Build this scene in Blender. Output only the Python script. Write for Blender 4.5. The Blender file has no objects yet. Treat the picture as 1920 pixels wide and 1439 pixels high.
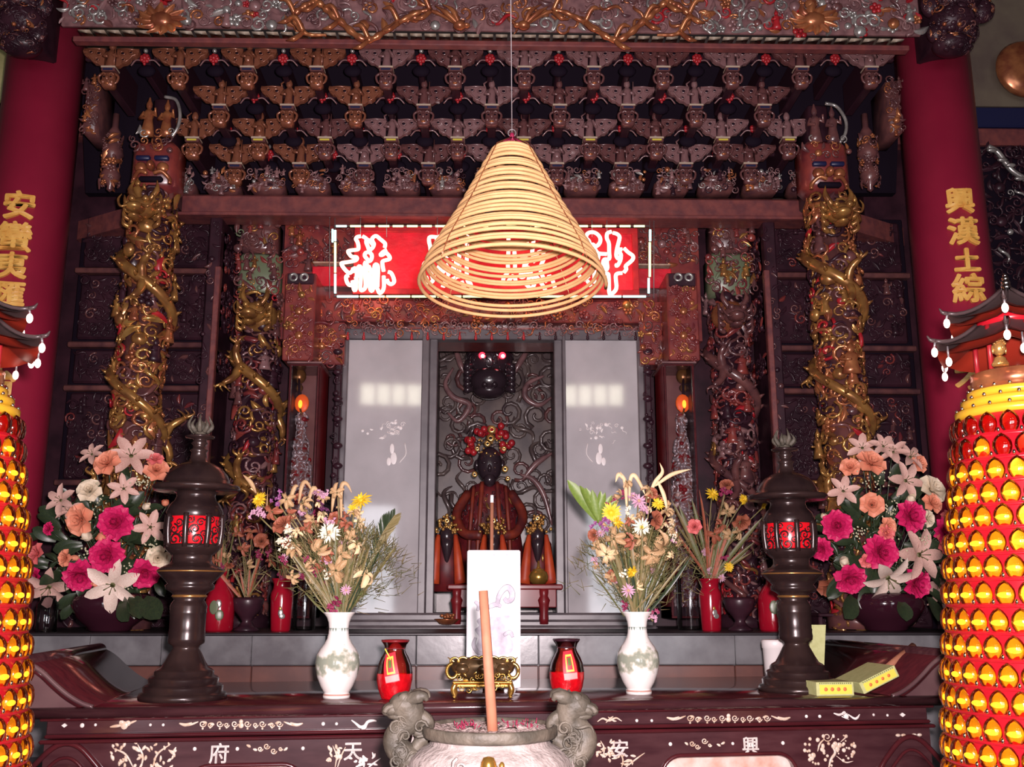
import bpy, math, random
import numpy as np
from mathutils import Vector, Matrix

# ------------------------------------------------------------------ scene, camera, light
scene = bpy.context.scene
COL = scene.collection
F_PX = 1867.0
PITCH = math.radians(12.3)
YAW = math.radians(1.17)          # to the right
CAM = np.array([0.0, 0.0, 1.5])

cam_d = bpy.data.cameras.new('camera')
cam_d.sensor_width = 36.0
cam_d.lens = F_PX / 1920.0 * 36.0
cam_d.clip_start = 0.05
cam = bpy.data.objects.new('camera', cam_d)
COL.objects.link(cam)
cam.location = CAM
cam.rotation_euler = (math.pi / 2 + PITCH, 0, -YAW)
scene.camera = cam

scene.view_settings.view_transform = 'Standard'
scene.view_settings.look = 'None'
scene.view_settings.gamma = 1.0
scene.view_settings.exposure = 0.0
scene.view_settings.use_curve_mapping = False
scene.cycles.use_denoising = True
scene.cycles.max_bounces = 6
scene.cycles.diffuse_bounces = 3
scene.cycles.glossy_bounces = 3
scene.cycles.transparent_max_bounces = 10
scene.cycles.sample_clamp_indirect = 4.0
scene.cycles.caustics_reflective = False
scene.cycles.caustics_refractive = False

world = bpy.data.worlds.new('world')
scene.world = world
world.use_nodes = True
world.node_tree.nodes['Background'].inputs[0].default_value = (0.62, 0.55, 0.75, 1)
world.node_tree.nodes['Background'].inputs[1].default_value = 0.06


def area_light(name, loc, target, sx, sy, watts, color):
    d = bpy.data.lights.new(name, 'AREA')
    d.shape = 'RECTANGLE'
    d.size, d.size_y = sx, sy
    d.energy = watts
    d.color = color
    o = bpy.data.objects.new(name, d)
    COL.objects.link(o)
    o.location = loc
    v = Vector(target) - Vector(loc)
    o.rotation_euler = v.to_track_quat('-Z', 'Y').to_euler()
    return o


# the camera's flash
fl = bpy.data.lights.new('camera_flash', 'SPOT')
fl.energy = 700.0
fl.color = (1.0, 0.84, 0.86)
fl.spot_size = math.radians(118)
fl.spot_blend = 1.0
fl.shadow_soft_size = 0.035
flo = bpy.data.objects.new('camera_flash', fl)
COL.objects.link(flo)
flo.location = (0.05, 0.03, 1.58)
flo.rotation_euler = (math.pi / 2 + PITCH, 0, -YAW)
# daylight through the three doorways and the clerestory behind the camera
for dx in (-2.0, 0.0, 2.0):
    area_light('daylight_door', (dx, -4.9, 1.7), (dx * 0.5, 4.0, 1.6), 1.2, 2.3, 55, (0.93, 0.94, 1.0))
for dx in (-1.5, 1.5):
    area_light('daylight_clerestory', (dx, -4.9, 4.50), (dx * 0.5, 4.5, 3.0), 0.9, 0.30, 7, (1.0, 0.95, 0.75))

# ------------------------------------------------------------------ picture <-> world
_Fw = np.array([math.sin(YAW) * math.cos(PITCH), math.cos(YAW) * math.cos(PITCH), math.sin(PITCH)])
_Rt = np.array([math.cos(YAW), -math.sin(YAW), 0.0])
_Up = np.cross(_Rt, _Fw)


def ray(px, py):
    return _Fw + (px - 960.0) / F_PX * _Rt - (py - 719.5) / F_PX * _Up


def P(px, py, Y):
    d = ray(px, py)
    return CAM + d * (Y / d[1])


def X(px, py, Y):
    return P(px, py, Y)[0]


def Z(py, Y, px=922):
    return P(px, py, Y)[2]


def M(py, Y):
    return Y / ray(922, py)[1] / F_PX


# ------------------------------------------------------------------ materials
def nodes_of(m):
    m.use_nodes = True
    nt = m.node_tree
    return nt, nt.nodes['Principled BSDF']


def mat(name, c1, c2=None, rough=0.4, metal=0.0, scale=12.0, bump=0.0, bscale=None, spec=0.5,
        emit=None, estr=0.0, coat=0.0, detail=4.0, stretch=(1, 1, 1), contrast=(0.35, 0.65)):
    m = bpy.data.materials.new(name)
    nt, b = nodes_of(m)
    b.inputs['Base Color'].default_value = (*c1, 1)
    b.inputs['Roughness'].default_value = rough
    b.inputs['Metallic'].default_value = metal
    b.inputs['Specular IOR Level'].default_value = spec
    b.inputs['Coat Weight'].default_value = coat
    b.inputs['Coat Roughness'].default_value = 0.12
    tc = None
    if c2 is not None or bump > 0:
        tc = nt.nodes.new('ShaderNodeTexCoord')
        mp = nt.nodes.new('ShaderNodeMapping')
        mp.inputs['Scale'].default_value = stretch
        nt.links.new(tc.outputs['Object'], mp.inputs['Vector'])
    if c2 is not None:
        n = nt.nodes.new('ShaderNodeTexNoise')
        n.inputs['Scale'].default_value = scale
        n.inputs['Detail'].default_value = detail
        r = nt.nodes.new('ShaderNodeValToRGB')
        r.color_ramp.elements[0].position = contrast[0]
        r.color_ramp.elements[1].position = contrast[1]
        r.color_ramp.elements[0].color = (*c1, 1)
        r.color_ramp.elements[1].color = (*c2, 1)
        nt.links.new(mp.outputs[0], n.inputs['Vector'])
        nt.links.new(n.outputs['Fac'], r.inputs['Fac'])
        nt.links.new(r.outputs['Color'], b.inputs['Base Color'])
    if bump > 0:
        n2 = nt.nodes.new('ShaderNodeTexNoise')
        n2.inputs['Scale'].default_value = bscale or scale * 2
        n2.inputs['Detail'].default_value = 5
        bp = nt.nodes.new('ShaderNodeBump')
        bp.inputs['Strength'].default_value = bump
        bp.inputs['Distance'].default_value = 0.01
        nt.links.new(mp.outputs[0], n2.inputs['Vector'])
        nt.links.new(n2.outputs['Fac'], bp.inputs['Height'])
        nt.links.new(bp.outputs['Normal'], b.inputs['Normal'])
    if emit is not None:
        b.inputs['Emission Color'].default_value = (*emit, 1)
        b.inputs['Emission Strength'].default_value = estr
    return m


def glassy(name, tint, gloss=(1, 1, 1), base=0.06, haze=None, haze_amt=0.0, rough=0.05):
    """thin clear pane or shell: tinted see-through + mirror by facing angle + optional dusty film"""
    m = bpy.data.materials.new(name)
    m.use_nodes = True
    nt = m.node_tree
    nt.nodes.remove(nt.nodes['Principled BSDF'])
    out = nt.nodes['Material Output']
    tr = nt.nodes.new('ShaderNodeBsdfTransparent')
    tr.inputs['Color'].default_value = (*tint, 1)
    gl = nt.nodes.new('ShaderNodeBsdfGlossy')
    gl.inputs['Color'].default_value = (*gloss, 1)
    gl.inputs['Roughness'].default_value = rough
    fr = nt.nodes.new('ShaderNodeFresnel')
    fr.inputs['IOR'].default_value = 1.5
    ad = nt.nodes.new('ShaderNodeMath')
    ad.operation = 'ADD'
    ad.use_clamp = True
    ad.inputs[1].default_value = base
    nt.links.new(fr.outputs[0], ad.inputs[0])
    mx = nt.nodes.new('ShaderNodeMixShader')
    src = tr
    if haze is not None:
        df = nt.nodes.new('ShaderNodeBsdfDiffuse')
        tc = nt.nodes.new('ShaderNodeTexCoord')
        n = nt.nodes.new('ShaderNodeTexNoise')
        n.inputs['Scale'].default_value = 5.0
        n.inputs['Detail'].default_value = 5.0
        r = nt.nodes.new('ShaderNodeValToRGB')
        r.color_ramp.elements[0].position = 0.3
        r.color_ramp.elements[1].position = 0.7
        r.color_ramp.elements[0].color = (haze[0] * 0.8, haze[1] * 0.8, haze[2] * 0.8, 1)
        r.color_ramp.elements[1].color = (*haze, 1)
        nt.links.new(tc.outputs['Object'], n.inputs['Vector'])
        nt.links.new(n.outputs['Fac'], r.inputs['Fac'])
        nt.links.new(r.outputs['Color'], df.inputs['Color'])
        m2 = nt.nodes.new('ShaderNodeMixShader')
        m2.inputs[0].default_value = haze_amt
        nt.links.new(tr.outputs[0], m2.inputs[1])
        nt.links.new(df.outputs[0], m2.inputs[2])
        src = m2
    nt.links.new(ad.outputs[0], mx.inputs[0])
    nt.links.new(src.outputs[0], mx.inputs[1])
    nt.links.new(gl.outputs[0], mx.inputs[2])
    nt.links.new(mx.outputs[0], out.inputs['Surface'])
    return m


MT = dict(
    column=mat('column_lacquer', (0.36, 0.016, 0.052), (0.29, 0.012, 0.042), 0.38, scale=3, coat=0.25),
    column_top=mat('column_bright_red', (0.45, 0.010, 0.025), None, 0.4),
    gilt_char=mat('gilt_lettering', (0.85, 0.50, 0.12), (0.75, 0.38, 0.08), 0.35, scale=30),
    wood=mat('carved_wood', (0.16, 0.060, 0.055), (0.075, 0.030, 0.035), 0.28, scale=14, coat=0.3),
    wood_red=mat('carved_red_wood', (0.24, 0.045, 0.035), (0.13, 0.022, 0.028), 0.3, scale=14, coat=0.3),
    wood_dark=mat('carved_dark_wood', (0.044, 0.015, 0.024), (0.022, 0.008, 0.014), 0.36, scale=10, coat=0.06, spec=0.3),
    wood_grey=mat('carved_grey_wood', (0.26, 0.135, 0.135), (0.13, 0.065, 0.07), 0.28, scale=18, coat=0.3),
    wood_warm_lit=mat('warm_lit_wood', (0.36, 0.125, 0.055), (0.10, 0.035, 0.035), 0.26, 0.25, scale=16, coat=0.3),  # golden bracket wood; warm light at the left is put into the colour
    robe_trim=mat('dull_orange_trim', (0.22, 0.030, 0.014), (0.08, 0.012, 0.014), 0.5, scale=14),  # darkened in colour to sink the deity into the niche's shade
    table_cheek=mat('greyed_rosewood', (0.15, 0.085, 0.085), (0.10, 0.05, 0.055), 0.3, scale=7),
    gold=mat('dulled_gold_leaf', (0.50, 0.26, 0.075), (0.24, 0.10, 0.040), 0.27, 0.55, scale=16),
    gold_bright=mat('bright_gold_leaf', (0.85, 0.52, 0.17), (0.55, 0.28, 0.08), 0.2, 0.7, scale=20),
    copper=mat('copper_gilding', (0.52, 0.20, 0.08), (0.28, 0.08, 0.04), 0.25, 0.5, scale=16),
    silver=mat('silver_leaf', (0.55, 0.53, 0.50), (0.30, 0.28, 0.27), 0.22, 0.6, scale=20),
    red_paint=mat('red_paint', (0.42, 0.020, 0.025), (0.28, 0.012, 0.02), 0.35, scale=20),
    green_paint=mat('green_paint', (0.14, 0.17, 0.10), None, 0.35),
    ivory=mat('ivory_paint', (0.50, 0.42, 0.33), (0.38, 0.28, 0.20), 0.35, scale=30),
    yellow=mat('yellow_paint', (0.60, 0.52, 0.06), None, 0.4),
    blue=mat('blue_black_paint', (0.012, 0.014, 0.055), None, 0.4),
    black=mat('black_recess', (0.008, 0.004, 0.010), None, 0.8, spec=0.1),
    beam=mat('beam_red_brown', (0.20, 0.055, 0.050), (0.12, 0.035, 0.040), 0.35, scale=22, bump=0.15),
    table=mat('rosewood', (0.070, 0.026, 0.030), (0.045, 0.014, 0.018), 0.16, scale=7, coat=0.5, stretch=(1, 6, 6)),
    table_red=mat('red_rosewood', (0.085, 0.014, 0.018), (0.055, 0.010, 0.014), 0.16, scale=7, coat=0.5, stretch=(1, 6, 6)),
    pearl=mat('mother_of_pearl', (0.80, 0.68, 0.58), (0.60, 0.42, 0.30), 0.2, scale=45),
    pearl_white=mat('white_shell', (0.92, 0.86, 0.82), (0.8, 0.7, 0.66), 0.2, scale=45),
    stone=mat('grey_stone_slab', (0.20, 0.20, 0.21), (0.12, 0.115, 0.125), 0.22, scale=9, bump=0.05),
    stone_brown=mat('brown_stone_band', (0.16, 0.06, 0.045), (0.10, 0.04, 0.035), 0.35, scale=9),
    stone_dark=mat('dark_joint', (0.02, 0.016, 0.02), None, 0.4),
    frame=mat('grey_door_frame', (0.15, 0.13, 0.14), (0.10, 0.085, 0.095), 0.35, scale=12),
    pane=glassy('dusty_glass', (0.55, 0.53, 0.55), base=0.03, haze=(0.62, 0.59, 0.61), haze_amt=0.82, rough=0.05),
    clear=glassy('clear_glass', (0.86, 0.84, 0.86), base=0.03),
    porcelain=None,
    red_glass=glassy('red_glass', (0.95, 0.55, 0.48), base=0.05),
    red_liquid=mat('red_liquid', (0.62, 0.005, 0.012), (0.45, 0.003, 0.008), 0.12, scale=40, bump=0.5, bscale=60, coat=0.5),
    card=mat('white_card', (0.93, 0.92, 0.95), None, 0.5),
    ink=mat('grey_ink', (0.42, 0.38, 0.46), (0.72, 0.68, 0.76), 0.6, scale=26),
    bronze=mat('aged_bronze', (0.20, 0.12, 0.055), (0.10, 0.06, 0.03), 0.28, 0.6, scale=25),
    brass=mat('polished_brass', (0.80, 0.48, 0.12), (0.5, 0.28, 0.06), 0.2, 0.8, scale=18),
    lantern=mat('dark_brown_metal', (0.045, 0.025, 0.023), (0.024, 0.013, 0.014), 0.24, 0.3, scale=10),
    lantern_edge=mat('worn_bronze_edge', (0.45, 0.22, 0.07), None, 0.25, 0.7),
    red_glow=mat('lit_red_glass', (0.4, 0.005, 0.01), None, 0.2, emit=(0.75, 0.008, 0.018), estr=0.55),
    censer=mat('sandstone_grey', (0.42, 0.36, 0.34), (0.28, 0.235, 0.22), 0.75, scale=30, bump=0.5, bscale=90),
    moss=mat('mossy_bronze', (0.125, 0.105, 0.080), (0.055, 0.048, 0.036), 0.6, scale=22, bump=0.4, bscale=60),
    ash=mat('incense_ash', (0.60, 0.48, 0.45), (0.48, 0.37, 0.34), 0.9, scale=50, bump=0.4, bscale=120),
    incense=mat('brown_incense', (0.42, 0.17, 0.095), (0.36, 0.14, 0.08), 0.7, scale=40),
    coil=mat('straw_incense', (0.78, 0.46, 0.21), (0.70, 0.40, 0.17), 0.7, scale=30),
    thread=mat('pink_thread', (0.30, 0.012, 0.06), None, 0.6),
    wire=mat('grey_wire', (0.30, 0.27, 0.28), None, 0.4, 0.5),
    neon=mat('lit_red_neon', (0.9, 0.5, 0.4), None, 0.3, emit=(1.0, 0.31, 0.23), estr=5.0),
    neon_green=mat('lit_yellow_green_neon', (0.6, 0.8, 0.4), None, 0.3, emit=(0.80, 1.0, 0.45), estr=1.6),
    neon_cyan=mat('lit_cyan_neon', (0.6, 0.9, 0.9), None, 0.3, emit=(0.55, 1.0, 0.95), estr=1.5),
    neon_off=mat('dark_tube_end', (0.05, 0.06, 0.03), None, 0.3),
    board=mat('red_board', (0.60, 0.010, 0.030), (0.42, 0.008, 0.022), 0.4, scale=10, bump=0.3, bscale=25),
    bulb=mat('lit_bulb', (1, 0.8, 0.7), None, 0.3, emit=(1.0, 0.62, 0.52), estr=6.0),
    amber=glassy('amber_lens', (1.0, 0.80, 0.34), gloss=(1, 0.9, 0.7), base=0.11),
    amber_off=glassy('unlit_red_amber_lens', (0.95, 0.42, 0.22), gloss=(1, 0.9, 0.8), base=0.12),
    filament=mat('lit_amber_core', (1, 0.7, 0.1), None, 0.3, emit=(1.0, 0.56, 0.06), estr=2.4),
    socket_gold=mat('gold_reflector', (0.90, 0.52, 0.06), (0.75, 0.36, 0.03), 0.35, 0.25, scale=30),
    pagoda_red=mat('pagoda_red', (0.55, 0.010, 0.022), (0.45, 0.008, 0.02), 0.3, scale=6),
    pagoda_yellow=mat('pagoda_yellow', (0.80, 0.46, 0.03), None, 0.3),
    roof=mat('roof_grey', (0.065, 0.042, 0.042), None, 0.35),
    roof_under=mat('roof_underside_red', (0.28, 0.022, 0.010), None, 0.45),
    chrome=mat('chrome_stud', (0.75, 0.68, 0.66), None, 0.12, 1.0),
    eye=mat('lit_red_eye', (1, 0.1, 0.1), None, 0.3, emit=(1.0, 0.02, 0.05), estr=3.0),
    eye_core=mat('lit_eye_core', (1, 0.6, 0.6), None, 0.3, emit=(1.0, 0.55, 0.55), estr=7.0),
    robe=mat('red_robe', (0.16, 0.012, 0.014), (0.08, 0.008, 0.014), 0.5, scale=18),  # colour darkened for light falling off inside the niche
    sash=mat('orange_sash', (0.50, 0.065, 0.016), (0.36, 0.035, 0.014), 0.5, scale=14),
    face=mat('dark_face', (0.030, 0.018, 0.024), None, 0.22, coat=0.4),  # near-black face colour with a glossy coat
    relief=mat('shade_toned_relief', (0.13, 0.095, 0.085), (0.055, 0.036, 0.040), 0.3, scale=8, coat=0.2),  # niche carving; light falling off with depth is put into the dark colour
    lacquer_red=mat('inner_red_lacquer', (0.20, 0.012, 0.016), (0.15, 0.01, 0.014), 0.4, scale=8, coat=0.1, spec=0.3),
    flame=mat('lit_flame', (1, 0.4, 0.05), None, 0.3, emit=(1.0, 0.30, 0.02), estr=4.0),
    flame_halo=mat('orange_lamp_shade', (0.8, 0.15, 0.02), None, 0.4, emit=(0.9, 0.10, 0.01), estr=0.5),
    case_back=mat('case_lining', (0.36, 0.16, 0.13), (0.26, 0.10, 0.09), 0.5, scale=8),
    foil=mat('silver_foil', (0.95, 0.88, 0.86), (0.60, 0.50, 0.50), 0.25, 0.4, scale=30),
    lily=mat('peach_white_petal', (0.72, 0.48, 0.40), (0.60, 0.34, 0.29), 0.55, scale=26),
    lily_white=mat('cream_petal', (0.85, 0.72, 0.62), (0.75, 0.55, 0.46), 0.55, scale=26),
    rose_peach=mat('peach_rose_petal', (0.85, 0.26, 0.15), (0.75, 0.35, 0.22), 0.55, scale=26),
    rose_white=mat('white_rose_petal', (0.85, 0.76, 0.60), (0.75, 0.60, 0.42), 0.55, scale=26),
    peony=mat('magenta_petal', (0.72, 0.020, 0.16), (0.60, 0.012, 0.11), 0.55, scale=26),
    pink=mat('pink_petal', (0.75, 0.12, 0.16), (0.80, 0.25, 0.20), 0.55, scale=26),
    leaf=mat('dark_leaf', (0.022, 0.036, 0.020), (0.036, 0.055, 0.024), 0.35, scale=16),
    leaf_bright=mat('fresh_palm_leaf', (0.12, 0.20, 0.025), (0.17, 0.24, 0.05), 0.45, scale=16),
    leaf_dry=mat('dry_olive_leaf', (0.15, 0.135, 0.045), (0.22, 0.16, 0.07), 0.5, scale=16),
    straw=mat('dried_straw_petal', (0.56, 0.38, 0.20), (0.36, 0.21, 0.10), 0.6, scale=20),
    straw_pale=mat('pale_dried_petal', (0.82, 0.63, 0.38), (0.66, 0.45, 0.24), 0.6, scale=20),
    rust=mat('rust_dried_petal', (0.40, 0.105, 0.055), (0.26, 0.09, 0.05), 0.6, scale=20),
    white_petal=mat('white_petal', (0.88, 0.82, 0.66), (0.8, 0.7, 0.5), 0.55, scale=26),
    yellow_petal=mat('yellow_petal', (0.85, 0.60, 0.03), (0.75, 0.45, 0.02), 0.55, scale=26),
    purple_petal=mat('purple_petal', (0.28, 0.08, 0.25), (0.22, 0.05, 0.16), 0.55, scale=26),
    mauve_petal=mat('mauve_petal', (0.62, 0.36, 0.46), (0.50, 0.25, 0.38), 0.55, scale=26),
    wine_petal=mat('wine_petal', (0.30, 0.03, 0.10), (0.22, 0.02, 0.06), 0.55, scale=26),
    stem=mat('green_stem', (0.10, 0.12, 0.035), (0.14, 0.12, 0.05), 0.5, scale=16),
    dots=mat('gypsophila', (0.62, 0.60, 0.40), None, 0.6),
    bowl=mat('dark_wine_glaze', (0.035, 0.008, 0.016), None, 0.06, coat=0.6),
    red_vase=mat('red_glaze', (0.34, 0.006, 0.022), (0.28, 0.005, 0.016), 0.14, scale=8, coat=0.5),
    box_yellow=mat('yellow_print', (0.85, 0.72, 0.10), None, 0.45),
    box_side=mat('pale_green_carton', (0.58, 0.60, 0.28), (0.50, 0.52, 0.22), 0.5, scale=60),
    box_print=mat('orange_print', (0.75, 0.20, 0.06), None, 0.5),
    paper_red=mat('red_paper', (0.75, 0.03, 0.05), None, 0.5),
    paper_pale=mat('pale_pink_paper', (0.85, 0.35, 0.33), None, 0.5),
    paper_green=mat('green_print', (0.12, 0.16, 0.03), None, 0.5),
    white_plastic=mat('white_plastic', (0.80, 0.75, 0.74), None, 0.4),
    inset=mat('bright_shell_panel', (0.88, 0.74, 0.68), (0.62, 0.36, 0.28), 0.15, scale=14, coat=0.5),
    wall=mat('plaster_wall', (0.15, 0.11, 0.10), (0.11, 0.08, 0.075), 0.7, scale=4),
    wall_tan=mat('tan_wall', (0.16, 0.13, 0.09), (0.11, 0.08, 0.065), 0.7, scale=5),
    sign_tan=mat('pale_yellow_board', (0.45, 0.42, 0.18), (0.32, 0.30, 0.13), 0.6, scale=8),
    floor=mat('floor_tiles', (0.22, 0.17, 0.15), (0.16, 0.12, 0.11), 0.3, scale=6),
    ceiling=mat('ceiling_boards', (0.10, 0.055, 0.045), (0.07, 0.04, 0.035), 0.6, scale=8),
)

for _n, _w, _r in (('column', .7, .42), ('beam', .4, .35)):
    _b = MT[_n].node_tree.nodes['Principled BSDF']
    _b.inputs['Coat Weight'].default_value = _w
    _b.inputs['Coat Roughness'].default_value = _r
# porcelain with a painted landscape (flat print in the glaze)
def porcelain(name, z0, h):
    m = bpy.data.materials.new(name)
    nt, b = nodes_of(m)
    b.inputs['Roughness'].default_value = 0.12
    b.inputs['Coat Weight'].default_value = 0.4
    tc = nt.nodes.new('ShaderNodeTexCoord')
    sx = nt.nodes.new('ShaderNodeSeparateXYZ')
    nt.links.new(tc.outputs['Object'], sx.inputs[0])

    def math_(op, a, b2=None):
        n = nt.nodes.new('ShaderNodeMath')
        n.operation = op
        for k, v in enumerate((a, b2)):
            if v is None:
                continue
            if isinstance(v, (int, float)):
                n.inputs[k].default_value = v
            else:
                nt.links.new(v, n.inputs[k])
        return n.outputs[0]
    t = math_('DIVIDE', sx.outputs['Z'], h)
    no = nt.nodes.new('ShaderNodeTexNoise')
    no.inputs['Scale'].default_value = 34
    no.inputs['Detail'].default_value = 3
    nt.links.new(tc.outputs['Object'], no.inputs['Vector'])
    nf = no.outputs['Fac']
    # band of hills: |t-0.42| small and noise high
    band = math_('SUBTRACT', 0.24, math_('ABSOLUTE', math_('SUBTRACT', t, 0.42)))
    hills = math_('ADD', math_('MULTIPLY', band, 2.0), math_('SUBTRACT', nf, 0.72))
    mask = math_('MULTIPLY', hills, 5.0)
    r = nt.nodes.new('ShaderNodeValToRGB')
    e = r.color_ramp.elements
    e[0].position, e[0].color = 0.0, (0.86, 0.82, 0.78, 1)
    e[1].position, e[1].color = 1.0, (0.30, 0.33, 0.26, 1)
    mid = r.color_ramp.elements.new(0.5)
    mid.color = (0.52, 0.52, 0.42, 1)
    nt.links.new(mask, r.inputs['Fac'])
    # neck row of green drops
    ang = math_('ARCTAN2', sx.outputs['Y'], sx.outputs['X'])
    saw = math_('FRACT', math_('MULTIPLY', ang, 3.2))
    tri = math_('ABSOLUTE', math_('SUBTRACT', saw, 0.5))
    lo = math_('ADD', 0.77, math_('MULTIPLY', tri, 0.10))
    drop = math_('MULTIPLY', math_('GREATER_THAN', t, lo), math_('LESS_THAN', t, 0.815))
    mx = nt.nodes.new('ShaderNodeMixRGB')
    nt.links.new(drop, mx.inputs[0])
    nt.links.new(r.outputs['Color'], mx.inputs[1])
    mx.inputs[2].default_value = (0.20, 0.26, 0.22, 1)
    foot = math_('MULTIPLY', math_('LESS_THAN', t, 0.055), math_('GREATER_THAN', t, 0.035))
    mx2 = nt.nodes.new('ShaderNodeMixRGB')
    nt.links.new(foot, mx2.inputs[0])
    nt.links.new(mx.outputs[0], mx2.inputs[1])
    mx2.inputs[2].default_value = (0.55, 0.30, 0.25, 1)
    nt.links.new(mx2.outputs[0], b.inputs['Base Color'])
    return m


# ------------------------------------------------------------------ mesh building
WL = {}          # world position of every empty, by name


class MB:
    def __init__(self):
        self.v, self.f, self.n = [], [], 0

    def add(self, verts, faces, mat=0, smooth=True):
        verts = np.asarray(verts, float).reshape(-1, 3)
        if isinstance(faces, np.ndarray):
            self.f.append((faces + self.n, mat, smooth))
        else:
            by = {}
            for q in faces:
                by.setdefault(len(q), []).append(q)
            for q in by.values():
                self.f.append((np.asarray(q, int) + self.n, mat, smooth))
        self.v.append(verts)
        self.n += len(verts)
        return self

    def merge(self, other, mat_off=0, fn=None):
        off = self.n
        for v in other.v:
            self.v.append(fn(v) if fn else v)
        for f, m, s in other.f:
            self.f.append((f + off, m + mat_off, s))
        self.n += other.n
        return self

    def verts(self):
        return np.concatenate(self.v) if self.v else np.zeros((0, 3))

    def mesh(self, name, mats, off=(0, 0, 0)):
        me = bpy.data.meshes.new(name)
        V = self.verts() - np.asarray(off, float)
        me.vertices.add(len(V))
        me.vertices.foreach_set('co', V.astype(np.float32).ravel())
        loops, starts, tot, mi, sm = [], [], [], [], []
        p = 0
        for f, m, s in self.f:
            n, k = f.shape
            loops.append(f.ravel())
            starts.append(p + np.arange(n) * k)
            tot.append(np.full(n, k))
            mi.append(np.full(n, m))
            sm.append(np.full(n, s))
            p += n * k
        loops = np.concatenate(loops).astype(np.int32)
        starts = np.concatenate(starts).astype(np.int32)
        me.loops.add(len(loops))
        me.loops.foreach_set('vertex_index', loops)
        me.polygons.add(len(starts))
        me.polygons.foreach_set('loop_start', starts)
        me.polygons.foreach_set('loop_total', np.concatenate(tot).astype(np.int32))
        me.polygons.foreach_set('material_index', np.concatenate(mi).astype(np.int32))
        me.polygons.foreach_set('use_smooth', np.concatenate(sm).astype(bool))
        for m in (mats if isinstance(mats, (list, tuple)) else [mats]):
            me.materials.append(MT[m] if isinstance(m, str) else m)
        me.update()
        me.validate()
        return me

    def build(self, name, mats, parent=None, label=None, kind=None, cat=None, group=None, loc=None):
        """one linked mesh object; vertices are given in world space"""
        if parent is not None:
            off = WL[parent.name]
        elif loc is not None:
            off = np.asarray(loc, float)
        else:
            off = np.zeros(3)
        o = bpy.data.objects.new(name, self.mesh(name, mats, off))
        COL.objects.link(o)
        if parent is not None:
            o.parent = parent
        else:
            o.location = off
        WL[o.name] = off
        tag(o, label, cat, group, kind)
        return o


def tag(o, label=None, cat=None, group=None, kind=None):
    if label:
        o['label'] = label
    if cat:
        o['category'] = cat
    if group:
        o['group'] = group
    if kind:
        o['kind'] = kind
    return o


def thing(name, label, cat, loc, group=None, kind=None):
    o = bpy.data.objects.new(name, None)
    o.empty_display_size = 0.05
    COL.objects.link(o)
    o.location = loc
    WL[o.name] = np.asarray(loc, float)
    return tag(o, label, cat, group, kind)


def put(name, me, parent, loc=(0, 0, 0), rot=None, scale=1.0, label=None, kind=None):
    """a part that shares a mesh; loc is world space"""
    o = bpy.data.objects.new(name, me)
    COL.objects.link(o)
    if parent is not None:
        o.parent = parent
        o.location = np.asarray(loc, float) - WL[parent.name]
    else:
        o.location = loc
    WL[o.name] = np.asarray(loc, float)
    if rot is not None:
        o.rotation_euler = rot
    o.scale = (scale, scale, scale) if isinstance(scale, (int, float)) else scale
    return tag(o, label, None, None, kind)


# --- primitives (vertices, faces)
def box(x0, x1, y0, y1, z0, z1, c=0.0):
    if c <= 0:
        v = [(x, y, z) for x in (x0, x1) for y in (y0, y1) for z in (z0, z1)]
        f = [(0, 1, 3, 2), (4, 6, 7, 5), (0, 4, 5, 1), (2, 3, 7, 6), (0, 2, 6, 4), (1, 5, 7, 3)]
        return np.array(v), f
    c = min(c, (x1 - x0) * .45, (y1 - y0) * .45, (z1 - z0) * .45)
    ctr = np.array([(x0 + x1) / 2, (y0 + y1) / 2, (z0 + z1) / 2])
    h = np.array([(x1 - x0) / 2, (y1 - y0) / 2, (z1 - z0) / 2])
    v, idx = [], {}
    for ax in range(3):
        for s in (-1, 1, ):
            for a in (-1, 1):
                for b in (-1, 1):
                    p = [0, 0, 0]
                    o1, o2 = (ax + 1) % 3, (ax + 2) % 3
                    p[ax], p[o1], p[o2] = s * h[ax], a * (h[o1] - c), b * (h[o2] - c)
                    k = [0, 0, 0]
                    k[ax], k[o1], k[o2] = s, a, b
                    idx[(ax, *k)] = len(v)
                    v.append(ctr + p)
    f = []
    for ax in range(3):
        o1, o2 = (ax + 1) % 3, (ax + 2) % 3
        for s in (-1, 1):
            q = []
            for a, b in ((-1, -1), (1, -1), (1, 1), (-1, 1)):
                k = [0, 0, 0]
                k[ax], k[o1], k[o2] = s, a, b
                q.append(idx[(ax, *k)])
            f.append(q if s > 0 else q[::-1])
    for ax in range(3):           # edges along axis ax
        o1, o2 = (ax + 1) % 3, (ax + 2) % 3
        for a in (-1, 1):
            for b in (-1, 1):
                def g(face, t):
                    k = [0, 0, 0]
                    k[ax], k[o1], k[o2] = t, a, b
                    return idx[(face, *k)]
                q = [g(o1, -1), g(o1, 1), g(o2, 1), g(o2, -1)]
                f.append(q if a * b < 0 else q[::-1])
    for a in (-1, 1):
        for b in (-1, 1):
            for d in (-1, 1):
                q = [idx[(0, a, b, d)], idx[(1, a, b, d)], idx[(2, a, b, d)]]
                f.append(q if a * b * d > 0 else q[::-1])
    return np.array(v), f


def grid_faces(n, m, wrap=False, cap=False):
    """n rows of m points"""
    f = []
    mm = m if wrap else m - 1
    for i in range(n - 1):
        for j in range(mm):
            a, b = i * m + j, i * m + (j + 1) % m
            f.append((a, b, b + m, a + m))
    return f


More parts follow.
